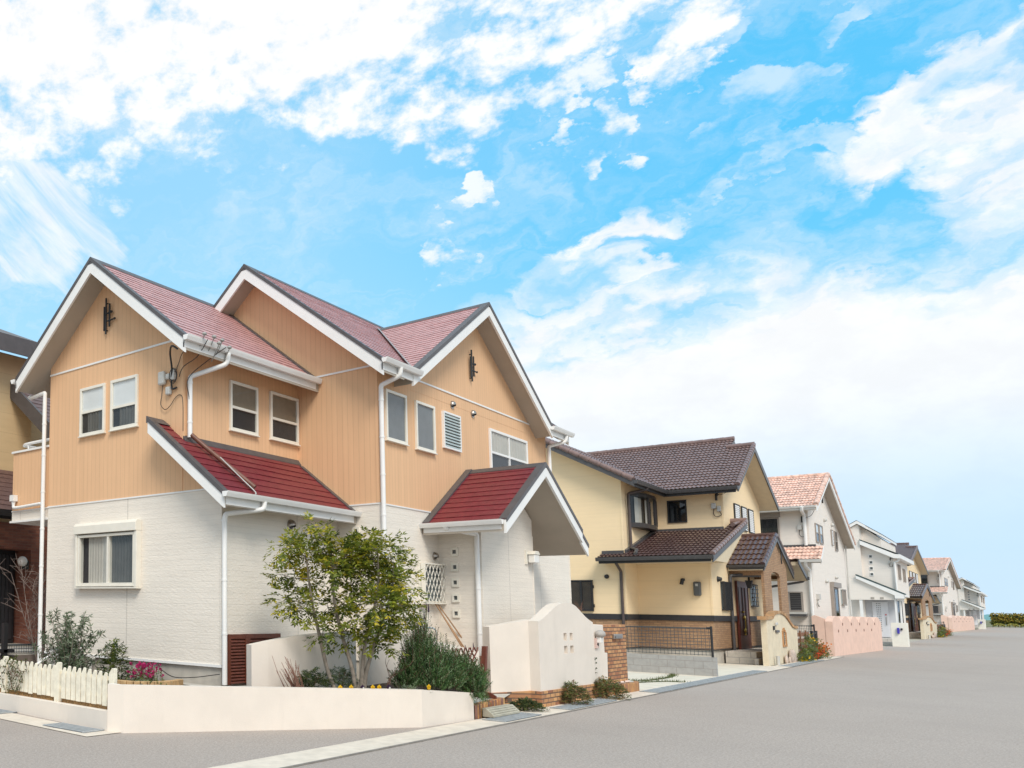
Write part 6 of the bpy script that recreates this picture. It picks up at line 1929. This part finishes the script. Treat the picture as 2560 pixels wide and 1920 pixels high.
def wood_fence(label, label2, label3):
    o = thing('slat_fence', label, 'fence', (42, 5.75, 0), 'brown slatted wooden fences')
    def f(b):
        for k in range(4):
            b.box(40.35, 44.3, 5.80, 5.83, 0.12 + .24 * k, 0.27 + .24 * k)
    part('slats', M('slat_brown', (0.22, 0.10, 0.05), 0.75, 0.25, 6) if 'slat_brown' not in bpy.data.materials else bpy.data.materials['slat_brown'], o, f)
    for x in (40.9, 42.1, 43.3):
        part('post', bpy.data.materials['slat_brown'], o, lambda b: b.box(x, x + .12, 5.76, 5.799, 0.0, 1.06))
    o2 = thing('black_gate', label2, 'gate', (44.8, 5.7, 0), 'black metal side gates')
    def f(b):
        b.box(44.4, 44.75, 5.70, 5.78, 0.05, 1.03)
        b.box(45.35, 45.6, 5.70, 5.78, 0.05, 1.03)
        b.box(44.75, 45.35, 5.71, 5.77, 0.90, 1.0)
        b.box(44.75, 45.35, 5.71, 5.77, 0.1, 0.55)
    part('gate_panels', BLACK, o2, f)
    o3 = mesh_fence('mesh_fence', label3, [(45.0, 7.6), (45.0, 5.72)], 0.55, 1.24, 0.0, 'mesh fences on the side boundaries')
    return o, o2, o3
MESHM = M('mesh_green_grey', (0.06, 0.075, 0.085), 0.5, 0.1)
def mesh_fence(name, label, pts, zb, zt, z0, group=None, base=None, bt=0.14, pitch=0.055, vp=0.10, end_post=True):
    o = thing(name, label, 'fence', (pts[0][0], pts[0][1], 0), group)
    A, B_ = Vector((pts[0][0], pts[0][1], 0)), Vector((pts[1][0], pts[1][1], 0))
    d = (B_ - A)
    L = d.length
    d.normalize()
    n_ = Vector((-d.y, d.x, 0))
    b = MB()
    k = 0
    t = 0.0
    while t <= L:
        p = A + d * t
        b.tube([(p.x, p.y, zb + .03), (p.x, p.y, zt)], 0.0055, 4)
        t += pitch
    z = zb + .05
    while z <= zt:
        b.tube([(A.x, A.y, z), (B_.x, B_.y, z)], 0.0065, 4)
        z += vp
    b.tube([(A.x, A.y, zt), (B_.x, B_.y, zt)], 0.012, 6)
    b.build('wire_mesh', MESHM, o)
    if end_post:
        part('post', BLACK, o, lambda b: [b.tube([(B_.x, B_.y, z0), (B_.x, B_.y, zt + .05)], 0.028, 8), b.tube([(B_.x - d.x * .1, B_.y - d.y * .1, zt), (B_.x, B_.y, zt)], 0.03, 8)])
    if base:
        Q = [A + n_ * bt / 2, B_ + d * .08 + n_ * bt / 2, B_ + d * .08 - n_ * bt / 2, A - n_ * bt / 2]
        part('block_base', base, o, lambda b: b.prism('z', [(q.x, q.y) for q in Q], -0.02, zb - 0.005))
    else:
        Q = [A + n_ * .07, B_ + n_ * .07, B_ - n_ * .07, A - n_ * .07]
        part('block_base', FOUND, o, lambda b: b.prism('z', [(q.x, q.y) for q in Q], -0.02, zb))
    return o
mesh_fence('mesh_fence', 'green wire mesh fence on grey concrete blocks beside the driveway', [(27.4, 12.5), (27.4, 5.56)], 0.50, 1.25, 0.4, 'mesh fences on the side boundaries', BLOCK, 0.13, pitch=0.085, vp=0.085)

yh = yellow_house('nearer yellow house with brown tiled roofs, a tiled porch and a red-brown door')
cg = cream_gate('nearer cream gate wall with a wave of bricks on top, before the tiled porch')
fl = flower_bed('nearer clump of orange and red flowers beside the cream gate wall')
wf, bg2, mf2 = wood_fence('nearer brown slatted fence behind the orange flowers', 'nearer black side gate behind the orange flowers', 'nearer low mesh fence at the salmon wall, before the pink-roofed house')

# ------------------------------------------------------------------ the pink-roofed house
def pink_house(label):
    XP, YP, XE = 48.56, 6.1, 59.4
    H = thing('salmon_roof_house', label, 'house', (XP, YP, 0), 'pale houses with salmon tiled roofs')
    s1, s2 = .40, .47
    def f(b):
        b.prism('y', [(XP, 0.35), (XP, 6.30), (52.3, 7.93), (XE, 5.55), (XE, 0.35)], YP, 12.5)
    part('wall', PINKWALL, H, f)
    part('foundation', FOUND, H, lambda b: b.box(XP + .03, XE - .03, YP + .03, 12.4, -0.02, 0.349))
    gable(H, 'y', 52.3, 8.22, 5.72, 12.4, [(-1, .425, 48.0), (1, .385, 59.7)], 'tile', PINKTILE, thick=0.2, barge=(True, False), bargemat=WHITE, trimmat=WHITE, gut={0: [(5.75, 12.0)]}, gutmat=WHITE, e=0.36, tw=0.115, trimw=0.04, bargeh=0.26, lift=0.0, capr=0.10)
    for (xa, xb_, sl) in ((48.0, 52.3, .425), (59.7, 52.3, -.385)):
        b = MB()
        n = 12
        for i in range(n):
            t0, t1 = i / n, (i + 1.06) / n
            x0, x1 = xa + (xb_ - xa) * t0, xa + (xb_ - xa) * t1
            z_ = lambda x: 8.22 - abs(x - 52.3) * abs(sl) + .04
            b.tube([(x0, 5.74, z_(x0)), (x1, 5.74, z_(x1))], 0.10, 10, r1=0.085)
        b.build('verge_tiles', PINKTILE, H)
    fr, fy = ('x', XP), ('y', YP)
    # upper shuttered window on the side
    w_ = window(H, fr, 7.10, 7.95, 4.95, 6.0, frame=TAUPE, fw=0.06, sill=False, pane=DARKGLASS, bottom=('curtain', GREYCURTAIN, 0, 1))
    part('roller_shutter_box', TAUPE, w_, lambda b: b.box(XP - .14, XP - .001, 7.05, 8.0, 6.005, 6.22))
    for a0, z0, z1 in ((50.2, 4.95, 5.82), (51.32, 4.95, 5.82)):
        window(H, fy, a0, a0 + .9, z0, z1, frame=TAUPE, fw=0.05, split=(z0 + z1) / 2, top=('blind', BLIND), sill=False)
    louvre_window(H, fy, 54.93, 55.5, 5.1, 5.86, TAUPE, 10, BLIND)
    window(H, fy, 56.0, 56.86, 4.88, 5.86, frame=TAUPE, fw=0.05, split=5.36, top=('blind', GREYCURTAIN), sill=False)
    # street-side glass door with shutter
    w_ = window(H, fy, 53.5, 55.75, 1.0, 3.0, frame=TAUPE, fw=0.07, vsplit=54.6, sill=False, pane=DARKGLASS)
    part('roller_shutter_box', TAUPE, w_, lambda b: b.box(53.4, 55.85, YP - .16, YP - .001, 3.005, 3.25))
    part('shutter_rail', TAUPE, w_, lambda b: b.box(53.38, 53.499, YP - .13, YP - .001, 0.9, 3.0))
    def f(b):
        b.box(56.7, 57.95, YP - .10, YP - .06, 2.18, 2.24); b.box(56.7, 57.95, YP - .10, YP - .06, 2.93, 2.99)
        for i in range(6): b.box(56.7 + .24 * i, 56.75 + .24 * i, YP - .09, YP - .061, 2.241, 2.929)
    gr = part('barred_window', TAUPE, H, f)
    part('pane', FROST, gr, lambda b: b.box(56.72, 57.93, YP - .02, YP - .001, 2.2, 2.97))
    # side louvre window and its ledge
    def f(b):
        fb(b, fr, 6.46, 6.98, 1.80, 1.86, 0, .06); fb(b, fr, 6.46, 6.98, 2.62, 2.68, 0, .06)
        fb(b, fr, 6.46, 6.53, 1.861, 2.619, 0, .06); fb(b, fr, 6.91, 6.98, 1.861, 2.619, 0, .06)
    lw_ = part('louvre_window', TAUPE, H, f)
    def f(b):
        for i in range(9):
            z = 1.88 + .08 * i
            b.box(XP - .055, XP - .045, 6.531, 6.909, z, z + .05)
    part('louvre_slats', DARKGUTTER, lw_, f)
    part('dark_backing', ROOM, lw_, lambda b: fb(b, fr, 6.531, 6.909, 1.861, 2.619, .001, .01))
    sh_ = part('ac_shelf', GREYPLASTIC, H, lambda b: b.box(XP - .45, XP - .001, 6.34, 6.95, 1.70, 1.78))
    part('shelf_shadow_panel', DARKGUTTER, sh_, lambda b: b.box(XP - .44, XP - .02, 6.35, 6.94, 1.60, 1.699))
    for a, z in ((53.05, 6.17), (55.3, 6.1), (55.35, 3.52), (52.2, 3.24)):
        part('vent_hood', GREYPLASTIC, H, lambda b: b.ball((a, YP - .04, z), 0.09, 9, 6))
    part('gable_ornament', IRON, H, lambda b: [b.tube([(52.8, YP - .04, 6.95), (52.8, YP - .04, 7.4)], 0.03, 6), b.tube([(52.6, YP - .04, 7.2), (53.0, YP - .04, 7.3)], 0.03, 6), b.ball((52.8, YP - .04, 7.4), .07, 8, 5)])
    part('gas_meter', GREYPLASTIC, H, lambda b: [b.box(49.2, 49.55, YP - .12, YP - .001, 2.35, 2.6), b.tube([(49.3, YP - .05, 2.35), (49.1, YP - .05, 2.15), (49.4, YP - .05, 2.05)], .03, 6)])
    cable_set(H, fr, 6.28, 5.5, 1.0)
    # small tiled pent roof on the side
    gz = lambda x: 4.05 + .62 * (x - 47.55)
    roof_slope('roof', PINKTILE, H, (47.55, 7.0, 4.05), (0, -1, 0), (1, 0, .62), 1.35, math.hypot(1.0, .62), 'tile', 0.30, tw=0.13)
    part('soffit', SOFFIT, H, lambda b: b.prism('y', [(47.57, 4.03), (48.55, 4.64), (48.55, 4.45), (47.57, 3.88)], 5.68, 6.98))
    part('barge_board', WHITE, H, lambda b: b.prism('y', [(47.55, 4.04), (48.559, 4.66), (48.559, 4.48), (47.55, 3.85)], 5.64, 5.679))
    b = MB(); gutter_run(b, 'y', 47.54, 5.62, 7.0, 4.03, -1, .14, .12); b.build('gutter', WHITE, H)
    part('pent_flashing', DARKGUTTER, H, lambda b: b.box(48.48, 48.558, 5.9, 7.0, 4.64, 4.74))
    pipe(H, [(47.9, 6.2, 6.35), (47.95, 6.22, 6.2), (48.47, 6.22, 6.05), (48.47, 6.22, 5.9), (48.47, 6.22, 4.7)], 0.06, WHITE)
    pipe(H, [(47.5, 6.15, 3.95), (47.6, 6.17, 3.75), (48.47, 6.17, 3.6), (48.47, 6.17, 3.45), (48.47, 6.17, 0.2)], 0.06, WHITE)
    pipe(H, [(59.2, 6.02, 5.3), (59.2, 6.02, 0.2)], 0.03, GREYPLASTIC)
    return H
ph = pink_house('nearer pale house with a salmon tiled roof and a deep right-hand eave')
def salmon_wall(label):
    o = thing('salmon_wall', label, 'garden wall', (52, 5.0, 0), 'salmon walls with scalloped tops')
    P0, P1 = Vector((46.35, 5.30)), Vector((57.9, 4.80))
    d = (P1 - P0); L = d.length; d.normalize()
    n_ = Vector((-d.y, d.x))
    n = 72
    def topz(t):
        u = t * 6
        ph_ = u % 1.0
        return 1.41 + 0.23 * max(0, math.sin(math.pi * min(1, ph_ / 0.90))) ** 0.75 - 0.02 * t
    b = MB()
    th = 0.24
    holes = []
    pr_ = []
    for i in range(n + 1):
        t = i / n
        p = P0 + d * L * t
        q = p + n_ * th
        z = topz(t) if i < n else 1.36
        pr_.append((p, q, z))
    for i in range(n):
        (p, q, z), (p2, q2, z2) = pr_[i], pr_[i + 1]
        b.poly([(p.x, p.y, 0), (p2.x, p2.y, 0), (p2.x, p2.y, z2), (p.x, p.y, z)])
        b.poly([(q2.x, q2.y, 0), (q.x, q.y, 0), (q.x, q.y, z), (q2.x, q2.y, z2)])
        b.poly([(p.x, p.y, z), (p2.x, p2.y, z2), (q2.x, q2.y, z2), (q.x, q.y, z)])
    for (p, q, z), f_ in ((pr_[0], -1), (pr_[-1], 1)):
        b.poly([(p.x, p.y, 0), (q.x, q.y, 0), (q.x, q.y, z), (p.x, p.y, z)][::f_])
    b.build('wall_body', PINKFENCE, o)
    part('wall_return', PINKFENCE, o, lambda b: b.prism('x', [(5.55, 0), (5.95, 0), (5.95, 1.62), (5.85, 1.66), (5.55, 1.52)], 46.37, 46.6))
    b = MB()
    for row, zz, off in ((0, 1.30, 1.05), (1, 1.02, 0.55)):
        for k in range(5):
            t = (off + k * 1.0) / 6
            p = P0 + d * L * t
            b.prism('z', [(p.x - .07, p.y - .006 - .043 * 0), (p.x + .07, p.y - .012), (p.x + .07, p.y + .03), (p.x - .07, p.y + .03)], zz - .055, zz + .055)
    b.build('slots', M('slot_shadow', (0.22, 0.12, 0.09), 0.9, 0.1) if 'slot_shadow' not in bpy.data.materials else bpy.data.materials['slot_shadow'], o)
    return o
sw2 = salmon_wall('nearer salmon-pink garden wall with six scallops along its top')
# ------------------------------------------------------------------ the white house with sloping eaves
def white_house(label):
    X, XE = 70.0, 79.0
    H = thing('white_house', label, 'house', (X, 5.1, 0), 'white houses with slanting white eaves')
    WM = PINKWALL
    def f(b):
        b.prism('x', [(5.04, 2.95), (5.04, 5.27), (6.50, 6.1), (6.5, 2.95)], X + 0.25, XE)         # street block, shaded recess face
        b.prism('x', [(5.60, 3.0), (5.60, 6.42), (6.52, 7.30), (8.6, 6.55), (8.6, 3.0)], X + 1.2, XE + 1)
    part('upper_wall', WM, H, f)
    def f(b):
        b.box(X - .001, X + 1.21, 6.455, 7.6, 0.1, 6.02)
        b.prism('x', [(6.455, 6.02), (6.455, 7.20), (6.52, 7.26), (7.6, 6.6), (7.6, 6.02)], X - .001, X + 1.21)
    part('tall_wall', WM, H, f)
    part('porch_front', WM, H, lambda b: b.prism('x', [(5.10, 2.66), (5.10, 2.92), (6.66, 3.98), (7.05, 3.98), (7.05, 2.66)], X - .55, X - .35))
    part('roof_slab', WHITE, H, lambda b: [b.prism('x', [(4.70, 5.12), (4.70, 5.36), (4.95, 5.40), (6.452, 6.28), (6.452, 6.02), (5.02, 5.16)], X - .12, XE + .1)])
    part('roof', GREENTRIM, H, lambda b: [b.prism('x', [(4.80, 5.39), (6.453, 6.30), (6.453, 6.345), (4.80, 5.42)], X - .14, XE)])
    part('porch_roof_slab', WHITE, H, lambda b: b.prism('x', [(4.66, 2.74), (4.62, 2.95), (6.70, 4.12), (6.70, 3.94), (5.06, 2.92), (5.06, 2.74)], X - .7, X + .24))
    part('porch_roof', GREENTRIM, H, lambda b: b.prism('x', [(4.62, 2.955), (6.70, 4.125), (6.70, 4.21), (4.62, 3.03)], X - .71, X + .2))
    part('porch_gutter', WHITE, H, lambda b: [b.box(X - .7, X + .2, 4.54, 4.66, 2.84, 2.93), b.box(X - .5, X - .1, 4.7, 5.0, 2.62, 2.68)])
    def f(b):
        b.prism('x', [(6.51, 7.49), (5.52, 6.66), (5.52, 6.50), (6.51, 7.30)], X + 1.0, XE + 1)
        b.prism('x', [(6.51, 7.49), (7.35, 6.95), (7.35, 6.76), (6.51, 7.30)], X - .15, XE + 1)
        b.prism('x', [(6.51, 7.49), (6.2, 7.23), (6.2, 7.05), (6.51, 7.30)], X - .15, X + 1.0)
    part('top_barge', WHITE, H, f)
    part('top_roof', GREENTRIM, H, lambda b: [b.prism('x', [(6.51, 7.52), (5.50, 6.675), (5.50, 6.665), (6.51, 7.495)], X + .98, XE + 1), b.prism('x', [(6.51, 7.52), (7.36, 6.975), (7.36, 6.955), (6.51, 7.495)], X - .17, XE + 1)])
    def f(b):
        b.box(X - .52, X - .38, 7.02, 7.12, 0.1, 2.70)
        b.box(X - .52, X - .38, 6.50, 6.64, 0.1, 2.659)
        b.box(X - .52, X - .38, 5.02, 5.10, 0.1, 2.73)
    part('porch_posts', WHITE, H, f)
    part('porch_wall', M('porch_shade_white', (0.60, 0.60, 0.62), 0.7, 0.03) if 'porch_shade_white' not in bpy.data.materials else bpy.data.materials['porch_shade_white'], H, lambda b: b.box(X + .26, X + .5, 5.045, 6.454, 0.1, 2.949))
    dr = part('front_door', WHITEDOOR, H, lambda b: b.box(X + .18, X + .259, 5.45, 6.15, 0.45, 2.55))
    def f(b):
        for j in range(14):
            for i in range(3):
                if j > 7 and i == 2 or j > 9 and i == 1: continue
                y = 5.78 + .075 * i; z = 2.42 - .125 * j
                b.box(X + .172, X + .179, y, y + .035, z, z + .045)
    part('door_lights', bpy.data.materials['dull_pane'], dr, f)
    part('door_handle', STEEL, dr, lambda b: b.tube([(X + .14, 5.57, 1.15), (X + .14, 5.57, 1.65)], .018, 6))
    part('door_wreath', M('red_dot', (.55, .03, .04), .6, .1) if 'red_dot' not in bpy.data.materials else bpy.data.materials['red_dot'], dr, lambda b: b.ball((X + .15, 5.57, 1.78), .04, 8, 6))
    def f(b):
        for y in (5.55, 5.96):
            b.box(X - .562, X - .551, y, y + .16, 2.70, 2.82)
    part('eave_vents', M('vent_taupe', (.36, .32, .28), .7, .1) if 'vent_taupe' not in bpy.data.materials else bpy.data.materials['vent_taupe'], H, f)
    for k in range(4):
        z = 5.30 - .36 * k
        o = part('small_window', WHITE, H, lambda b: fb(b, ('x', X + .25), 5.96, 6.13, z - .10, z + .10, 0, .03))
        part('pane', bpy.data.materials['dull_pane'], o, lambda b: fb(b, ('x', X + .25), 5.985, 6.105, z - .07, z + .07, .031, .035))
    part('steps', TILESTEP, H, lambda b: [b.box(X - 1.6, X + .3, 5.0, 7.1, -0.02, 0.40), b.box(X - 2.4, X - 1.6, 5.0, 7.1, -0.02, 0.2)])
    part('ground_wall', WM, H, lambda b: b.box(X + .501, XE - .3, 5.30, 7.5, 0.1, 2.949))
    fy = ('y', 5.04)
    for a0, z0, z1 in ((72.3, 3.95, 4.9), (73.2, 3.95, 4.9), (75.4, 3.9, 4.75), (76.4, 3.9, 4.75)):
        window(H, fy, a0, a0 + .5, z0, z1, frame=TAUPE, fw=.05, sill=False, pane=DARKGLASS)
    w_ = window(H, ('y', 5.30), 72.2, 76.5, 0.3, 2.7, frame=BLACK, fw=.08, sill=False, vsplit=74.3, pane=DARKGLASS)
    pipe(H, [(X + .1, 4.78, 5.1), (X + .12, 4.85, 4.98), (X + .14, 5.0, 4.9), (X + .14, 5.0, 4.8), (X + .14, 5.0, 3.1)], .05, WHITE)
    pipe(H, [(X + .15, 4.9, 2.7), (X + .15, 4.92, 0.1)], .05, WHITE)
    cable_set(H, ('x', X + .25), 5.16, 4.9, .6)
    return H
wh = white_house('nearer white house with two slanting eaves and a dotted white door')
def mail_pillar(label):
    o = thing('mailbox_pillar', label, 'mailbox pillar', (66.4, 4.8, 0), 'white pillars with blue mailboxes')
    part('pillar_body', M('pillar_white', (.80, .765, .68), .85, .03) if 'pillar_white' not in bpy.data.materials else bpy.data.materials['pillar_white'], o, lambda b: b.box(66.4, 67.2, 4.45, 5.10, 0.0, 1.33))
    part('mailbox', BLUEBOX, o, lambda b: b.box(66.28, 66.399, 4.76, 4.86, 0.72, 1.05), bevel=0.02)
    part('intercom', BLACK, o, lambda b: b.box(66.34, 66.399, 4.635, 4.71, 0.92, 1.03))
    return o
mp = mail_pillar('nearer white pillar with a blue mailbox before the white house')

# ------------------------------------------------------------------ the neighbour behind, at the left edge
NB = thing('brown_brick_house', 'tan house with a dark red brick ground floor at the left edge behind the balcony', 'house', (11.5, 15.0, 0))
def f(b):
    b.box(6.0, 12.19, 15.3, 22, 3.4, 7.30)
    b.box(12.19, 16.0, 16.6, 22, 3.4, 7.0)
part('upper_wall', NYELLOW, NB, f)
def f(b):
    b.box(6.0, 11.0, 15.0, 15.6, 0.70, 3.38)
    b.box(12.03, 13.6, 15.0, 15.6, 0.70, 3.38)
    b.box(11.0, 12.03, 15.001, 15.6, 2.80, 3.379)
    b.box(6.0, 13.6, 15.601, 21, 0.70, 3.38)
part('brick_wall', REDBRICK, NB, f)
part('foundation', FOUND, NB, lambda b: b.box(6.0, 13.57, 15.03, 21, 0.0, 0.699))
part('roof', DARKTRIM, NB, lambda b: [b.prism('x', [(14.75, 7.15), (14.75, 7.52), (18.5, 9.2), (18.5, 8.9)], 5.5, 12.45)])
part('fascia', DARKTRIM, NB, lambda b: b.box(5.5, 12.46, 14.72, 14.749, 7.14, 7.53))
roof_slope('pent_roof', BROWNSLATE, NB, (6.0, 14.2, 3.55), (1, 0, 0), (0, 1, .95), 5.75, math.hypot(1.1, 1.045), 'slate', 0.17)
part('pent_soffit', SOFFIT, NB, lambda b: b.prism('x', [(14.22, 3.52), (15.29, 4.53), (15.29, 4.3), (14.3, 3.40)], 6.0, 11.72))
b = MB(); gutter_run(b, 'x', 14.19, 6.0, 11.75, 3.53, -1, 0.12, 0.12); b.build('gutter', BLACK, NB)
part('pent_fascia', BLACK, NB, lambda b: b.box(6.0, 11.7, 14.2, 14.26, 3.36, 3.47))
vz = lambda y: 6.35 + .83 * (y - 14.95)
roof_slope('side_roof', BROWNSLATE, NB, (11.62, 13.9, vz(13.9)), (1, 0, 0), (0, 1, .83), 2.0, math.hypot(2.0, .83 * 2.0), 'slate', 0.18)
part('side_verge', DARKTRIM, NB, lambda b: b.prism('x', [(13.9, vz(13.9) + .03), (16.2, vz(16.2) + .03), (16.2, vz(16.2) - .36), (13.9, vz(13.9) - .36)], 11.55, 11.615))
part('side_soffit', NYELLOW, NB, lambda b: b.prism('x', [(13.92, vz(13.92) - .02), (16.2, vz(16.2) - .02), (16.2, vz(16.2) - .3), (13.92, vz(13.92) - .3)], 11.62, 13.6))
d_ = part('front_door', BLACK, NB, lambda b: b.box(10.95, 11.93, 15.45, 15.53, 0.70, 2.80))
part('door_panel', M('door_charcoal', (0.035, 0.035, 0.04), 0.4, 0.1), d_, lambda b: [b.box(11.0 + .11 * i, 11.09 + .11 * i, 15.43, 15.449, 0.8, 2.7) for i in range(8)])
part('door_handle', STEEL, d_, lambda b: [b.box(11.40, 11.47, 15.38, 15.42, 1.25, 1.72), b.ball((11.43, 15.40, 1.85), .035, 8, 6)])
lp = part('globe_lamp', LAMPGLASS, NB, lambda b: b.ball((11.68, 14.86, 2.53), 0.115, 16, 10))
part('lamp_bracket', BLACK, lp, lambda b: b.box(11.74, 11.90, 14.9, 15.0, 2.36, 2.56))
nw = thing('low_garden_wall', 'low mauve-grey garden wall below the black mesh fence at the left edge', 'garden wall', (10, 13.2, 0))
part('wall_body', M('mauve_wall', (0.36, 0.29, 0.25), 0.9, 0.08), nw, lambda b: b.box(7.5, 13.5, 13.2, 13.34, 0.0, 0.60))
mesh_fence('mesh_fence', 'black mesh fence at the left edge in front of the dark red brick wall', [(13.4, 13.27), (7.6, 13.27)], 0.61, 0.80, 0.6, 'mesh fences on the side boundaries', pitch=0.06, vp=0.06, end_post=False)
tag(part('fence_post', BLACK, None, lambda b: [b.box(9.90, 9.99, 13.10, 13.19, 0.58, 1.22), b.box(9.75, 10.16, 13.10, 13.18, 0.66, 0.72)]), 'square black post at the left edge before the dark front door', 'post')
tag(part('paved_court', CONCRETE, None, lambda b: b.box(6.5, 13.5, 13.341, 15.0, 0.60, 0.64)), kind='structure')
bs = thing('bare_shrub', 'leafless many-stemmed shrub in front of the dark red brick wall', 'shrub', (11.0, 13.85, 0.4))
b = MB()
for k in range(13):
    a = rnd.random() * 6.28
    base = Vector((10.72 + rnd.gauss(0, .06), 12.95 + rnd.gauss(0, .06), 0.35))
    top = base + Vector((rnd.gauss(-0.03, .26), rnd.gauss(0, .15), 1.3 + rnd.random() * 0.85))
    P = curve_pts([base, base.lerp(top, .5) + Vector((rnd.gauss(0, .05), rnd.gauss(0, .05), 0)), top], 6)
    b.tube(P, 0.012, 5, 0, 0.005)
    for j in range(11):
        p = P[3 + rnd.randrange(len(P) - 3)]
        d = Vector((rnd.gauss(0, .22), rnd.gauss(0, .15), 0.12 + rnd.random() * .3))
        Q = curve_pts([p, p + d * .5 + rv(.03), p + d], 4)
        b.tube(Q, 0.006, 4, 0, 0.003)
        for m2 in range(3):
            q = Q[rnd.randrange(1, len(Q))]
            b.tube([q, q + Vector((rnd.gauss(0, .1), rnd.gauss(0, .08), rnd.random() * .16))], 0.0045, 3, 0, 0.002)
b.build('branches', PALETWIG, bs)

# ------------------------------------------------------------------ the same houses again, farther along the street
def again(src, label, loc, scale):
    c = copy_tree(src)
    c['label'] = label
    c.location = (loc[0], loc[1], 0)
    c.scale = scale
    return c
again(yh, 'farther yellow house with brown tiled roofs, half hidden behind the nearer white house', (95.473, 6.71), (2.809, 0.934, 1.036))
again(cg, 'farther cream gate wall with a wave of bricks, beyond the white pillar', (98.949, 5.408), (2.682, 1.3, 1.02))
again(fl, 'farther clump of orange and red flowers beyond the white pillar', (109.343, 5.096), (2.736, 1.3, 1.023))
again(wf, 'farther brown slatted fence before the far salmon wall', (111.13, 5.369), (2.719, 1.3, 1.024))
again(bg2, 'farther black side gate before the far salmon wall', (117.958, 5.301), (2.745, 1.3, 1.026))
again(mf2, 'farther low mesh fence before the far salmon wall', (119.306, 7.14), (2.0, 0.95, 1.03))
again(ph, 'farther pale house with a salmon tiled roof, next to last in the row', (162.627, 7.15), (3.545, 1.285, 1.256))
again(sw2, 'farther salmon-pink garden wall with scalloped top, small in the distance', (169.843, 5.546), (3.548, 1.474, 1.244))
again(wh, 'farther white house with slanting eaves, last of the row before the hedge', (226.167, 5.387), (3.826, 1.306, 1.234))
again(mp, 'farther white pillar with a blue mailbox at the end of the street by the hedge', (206.318, 4.882), (4.281, 1.283, 1.204))

# hedge and planting at the end of the street
hd = thing('hedge', 'long bronze-green clipped hedge across the far end of the street', 'hedge', (266, -15, 0))
b = MB()
pk = wpick([.25, .38, .27, .10])
for k in range(5200):
    y = 4.9 - rnd.random() * 46
    z = 0.55 + 2.35 * rnd.random() ** 0.85
    x = 266 - 0.9 * math.sqrt(rnd.random()) + 0.9 * rnd.random() * (1 if z > 2 else .2)
    mi = pk()
    if z < 1.1: mi = 0
    leaf_quad(b, Vector((x, y, z)), rv() + Vector((-.6, 0, .3)), rv(), 0.42, 0.26, mi)
b.build('foliage', HG, hd)
b = MB()
y = 4.6
while y > -41:
    b.tube([(266.1, y, -.05), (266.1 + rnd.gauss(0, .1), y + rnd.gauss(0, .1), 1.5)], 0.07, 5)
    y -= 0.8
b.build('stems', TWIG, hd)
part('leaf_core', SG[2], hd, lambda b: b.box(265.9, 266.9, -41, 4.8, 0.6, 2.65))
def mound():
    o = thing('low_mound', 'low olive mound of planting at the foot of the far hedge', 'shrub', (264.2, 3.7, 0), 'low mounds along the far hedge')
    b = MB()
    for k in range(170):
        v = rv()
        leaf_quad(b, Vector((264.2 + v.x * .5, 3.7 + v.y * 0.75, 0.25 + abs(v.z) * 0.42)), v + rv(.5), rv(), 0.25, 0.16, 3 if v.z > .15 or rnd.random() < .2 else rnd.randrange(3))
    b.build('foliage', HG, o)
    return o
m0 = mound()
for i in range(1, 22):
    c = copy_tree(m0)
    c.location.y = 3.7 - 1.95 * i
    c.location.x = 264.2
sheet('far_verge', FIELD, [(262.8, -60), (300, -60), (300, 5), (262.8, 5)], -0.01)
sheet('far_kerb', PAVECON, [(261.0, -60), (262.8, -60), (262.8, 5), (261.0, 5)], 0.01)
sheet('road_end', ASPHALT, [(192, -45), (261.0, -45), (261.0, 5.2), (192, 5.2)], 0.0)
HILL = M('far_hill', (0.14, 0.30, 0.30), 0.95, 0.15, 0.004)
b = MB()
n = 40
vs, fs = [], []
for i in range(n + 1):
    t = i / n
    y = -300 + 900 * t
    ht = 8 + 20 * math.exp(-((y - 51) / 11.0) ** 2) * 0.62 + 3 * math.exp(-((y - 180) / 70) ** 2)
    vs += [(3000, y, -1), (3060, y, ht), (3160, y, -1)]
for i in range(n):
    for k in range(2):
        fs.append((i * 3 + k, i * 3 + k + 1, (i + 1) * 3 + k + 1, (i + 1) * 3 + k))
b.add(vs, fs, 0, True)
tag(b.build('hills', HILL), kind='structure')
